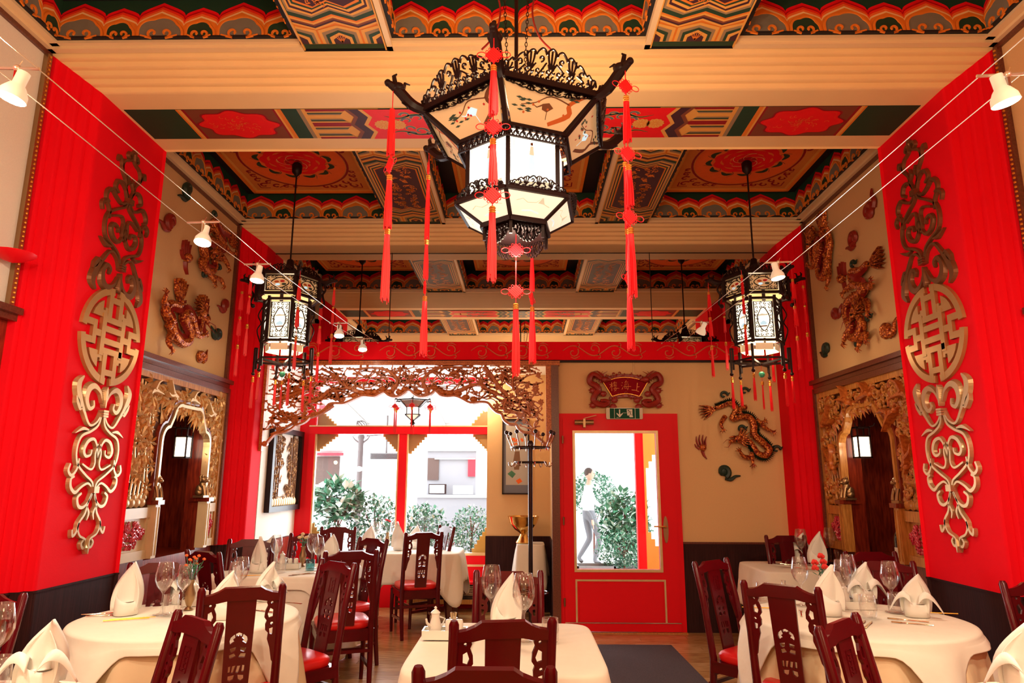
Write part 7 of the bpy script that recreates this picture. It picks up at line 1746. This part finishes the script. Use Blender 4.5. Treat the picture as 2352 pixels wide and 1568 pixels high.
place(kn, 318, 1384, 'knife at the back left of the near left table', 35); place(kn, 341, 1383, 'second knife at the back of the near left table', 35); place(fk, 662, 1384, 'fork at the right rim of the near left table', 70); place(kn, 598, 1402, 'knife right of the lotus chair on the near left table', 60)
# middle left table
place(NA, 590, 1314, 'big pale napkin at the front of the middle left table', -30, scale=1.0, grp=NG); place(NC, 616, 1294, 'napkin at the back of the middle left table', 20, grp=NG); place(NC, 756, 1290, 'napkin at the right end of the middle left table', 10, grp=NG)
place(wine, 631, 1308, 'wine glass in front of the back napkin on the middle left table', grp=W); place(tumb, 644, 1314, 'tumbler by the tray on the middle left table', grp=T); place(tray, 660, 1305, 'white condiment tray with jug on the middle left table', 8)
place(vs_[2], 694, 1300, 'brass vase with cream carnations on the middle left table'); place(wine, 715, 1304, 'wine glass right of the cream carnations', grp=W); place(wine, 729, 1309, 'wine glass nearest the right end of the middle left table', scale=.93, grp=W)
place(blue, 712, 1309, 'small blue glass on the middle left table'); place(fk, 688, 1319, 'fork in front of the tray on the middle left table', -40); place(fk, 700, 1318, 'second fork in front of the vase on the middle left table', -55); place(cs, 586, 1322, 'chopstick at the front edge of the middle left table', -75)
# window table
place(vs_[3], 889, 1258, 'slim vase with deep red carnations on the window table'); place(NA, 916, 1262, 'napkin standing by the red mullion on the window table', 160, scale=1.0, grp=NG); place(NC, 846, 1259, 'napkin at the left end of the window table', 20, grp=NG); place(NC, 952, 1258, 'pale napkin at the right end of the window table', 20, grp=NG)
place(wine, 905, 1257, 'wine glass behind the napkin on the window table', grp=W); place(wine, 862, 1257, 'wine glass against the window on the left of the window table', grp=W)
# centre table
place(wine, 1128, 1440, 'left wine glass on the square centre table', scale=1.08, grp=W); place(wine, 1203, 1473, 'right wine glass on the square centre table', scale=1.08, grp=W); place(NA, 1164, 1452, 'napkin between the two wine glasses on the centre table', 10, scale=1.0, grp=NG)
place(tumb, 1264, 1474, 'tumbler behind the chair at the right of the centre table', grp=T, scale=.95); place(tray, 1022, 1464, 'white condiment tray with a soy jug on the centre table', 0, scale=1.0)
place(fk, 1080, 1480, 'fork behind the chair back on the centre table', 0)
# near right table
place(wine, 2052, 1406, 'tall wine glass left of the right-hand napkin on the near right table', grp=W); place(tumb, 2060, 1408, 'tumbler behind the tall wine glass on the near right table', grp=T); place(NB, 2106, 1415, 'napkin in the lamplight at the right of the near right table', -30, scale=1.0, grp=NG)
place(tumb, 1996, 1418, 'tumbler at the front middle of the near right table', grp=T, scale=1.05); place(wine, 1942, 1400, 'wine glass in front of the red carnations on the near right table', grp=W); place(wine, 1955, 1380, 'wine glass at the back of the near right table', grp=W)
place(wine, 1843, 1390, 'wine glass rising behind the lotus chair on the near right table', grp=W); place(NC, 1906, 1412, 'napkin left of centre on the near right table', 15, scale=1.1, grp=NG); place(NB, 1984, 1382, 'wide napkin at the back of the near right table', 0, scale=1.05, grp=NG)
place(tray, 1962, 1396, 'white condiment tray in the middle of the near right table', -5); place(vs_[0], 1893, 1388, 'vase with red carnations on the near right table'); place(tumb, 1754, 1380, 'tumbler behind the lotus chair at the left of the near right table', grp=T)
place(fk, 1840, 1408, 'fork behind the lotus chair on the near right table', -20); place(kn, 1979, 1432, 'knife at the front edge of the near right table', -35); place(kn, 1995, 1434, 'second knife at the front edge of the near right table', -35)
place(fk, 2085, 1424, 'fork in front of the lamplit napkin', 62); place(fk, 2095, 1432, 'second fork in front of the lamplit napkin', 66); place(cs, 2150, 1408, 'gold chopstick at the right rim of the near right table', 75); place(cs, 1748, 1396, 'chopstick at the left rim of the near right table', 80)
t = thing('glass_bottle', 'small stoppered glass bottle at the back left of the near right table', 'bottle', onZ(1802, 1372, ZT_)); b = B(glass); b.lathe([(.0, .001), (.028, .001), (.030, .05), (.012, .085), (.012, .105), (.016, .108), (.014, .108), (.010, .085), (.027, .05), (0, .006)], 16); b.build('glass_body', t)
# far right table
place(NB, 1840, 1290, 'napkin behind the wine glass on the far right table', 5, scale=1.15, grp=NG); place(NA, 1880, 1299, 'tall napkin in the middle of the far right table', 0, scale=1.05, grp=NG); place(wine, 1844, 1296, 'wine glass before the left napkin on the far right table', scale=1.1, grp=W); place(wine, 1910, 1290, 'wine glass glowing against the red pilaster', scale=1.1, grp=W)
place(tumb, 1815, 1288, 'tumbler at the left of the far right table', grp=T); place(tumb, 1928, 1290, 'tumbler at the right end of the far right table', grp=T); place(kn, 1790, 1294, 'knife at the left of the far right table', 40); place(kn, 1800, 1296, 'second knife at the left of the far right table', 40); place(fk, 1850, 1306, 'fork at the front of the far right table', 30)
# corners
place(NB, 118, 1556, 'big napkin in the bottom left corner', 15, scale=1.05, grp=NG, world=(-1.74, 2.60, 0)); place(wine, 5, 1540, 'wine glass cut off by the left edge', grp=W, world=(-1.965, 2.68, 0)); place(tumb, 16, 1550, 'tumbler at the bottom left edge', grp=T, world=(-1.895, 2.61, 0)); place(cs, 178, 1566, 'gold chopstick in the bottom left corner', 60, world=(-1.66, 2.66, 0))
place(NB, 2300, 1560, 'big napkin in the bottom right corner', -15, scale=1.05, grp=NG, world=(1.80, 2.66, 0))
# ---------------------------------------------------------------- side table, bowl, coat stand
p = onZ(1203, 1252, .76)
sx_, sy_ = .09, 8.0
table(sx_, sy_, .15, .18, 'small side table under a white cloth beneath the brass bowl', False, z=.80)
cloth('tablecloth', 'white cloth with a pointed corner on the small side table', sx_, sy_, .156, .186, 9, .806, sq(.34, .14, 4, R(40)), 0, .008, 6, 12, None, .04)
t = thing('brass_bowl', 'polished brass pedestal bowl on the small side table', 'bowl', (sx_-.08, sy_-.05, .8095)); b = B(brass); b.lathe([(.0, .002), (.085, .0), (.088, .01), (.06, .05), (.035, .10), (.045, .115), (.10, .15), (.155, .22), (.178, .29), (.185, .295), (.176, .296), (.15, .225), (.09, .16), (.0, .13)], 28); b.build('bowl_body', t)
px_, py_ = onY(1218, 1000, 7.05).x, 7.05
t = thing('coat_stand', 'dark metal coat stand with two crowns of hooks beside the red door', 'coat stand', (px_, py_, .002)); zt = onY(1218, 1028, py_).z; zm = onY(1218, 1062, py_).z
b = B(darkmetal); b.tube([(0, 0, .02), (0, 0, zt)], .023, 12); b.lathe([(.03, zt), (.034, zt+.04), (.02, zt+.07)], 14); b.build('pole', t)
for zz, r_ in ((zt+.0, .20), (zm, .16), (.42, .17)):
    b = B(darkmetal); b.tube([(r_*cos(a), r_*sin(a), zz) for a in [2*pi*i/32 for i in range(32)]], .009, 6, True, 1)
    for k in range(3): a = k*2*pi/3; b.bar((0, 0, zz), (r_*cos(a), r_*sin(a), zz), .012)
    b.build('ring', t)
for k in range(8):
    a = 2*pi*k/8+.2; ca, sa = cos(a), sin(a); b = B(chrome); b.tube(cr([(.19*ca, .19*sa, zt-.03), (.205*ca, .205*sa, zt+.02), (.235*ca, .235*sa, zt+.09), (.25*ca, .25*sa, zt+.14)], 3), .006, 6); hk = b.build('hook', t)
    b = B(darkmetal); b.sph((.25*ca, .25*sa, zt+.15), .021, 10, 7); b.build('knob', hk)
    b = B(chrome); b.tube(cr([(.16*ca, .16*sa, zm+.01), (.19*ca, .19*sa, zm-.04), (.22*ca, .22*sa, zm-.03), (.225*ca, .225*sa, zm+.0)], 3), .006, 6); b.build('small_hook', t)
for k in range(4): a = pi/4+k*pi/2; b = B(darkmetal); b.tube([(0, 0, .10), (.12*cos(a), .12*sin(a), .06), (.24*cos(a), .24*sin(a), .012)], [.016, .013, .010], 7); b.build('foot', t)
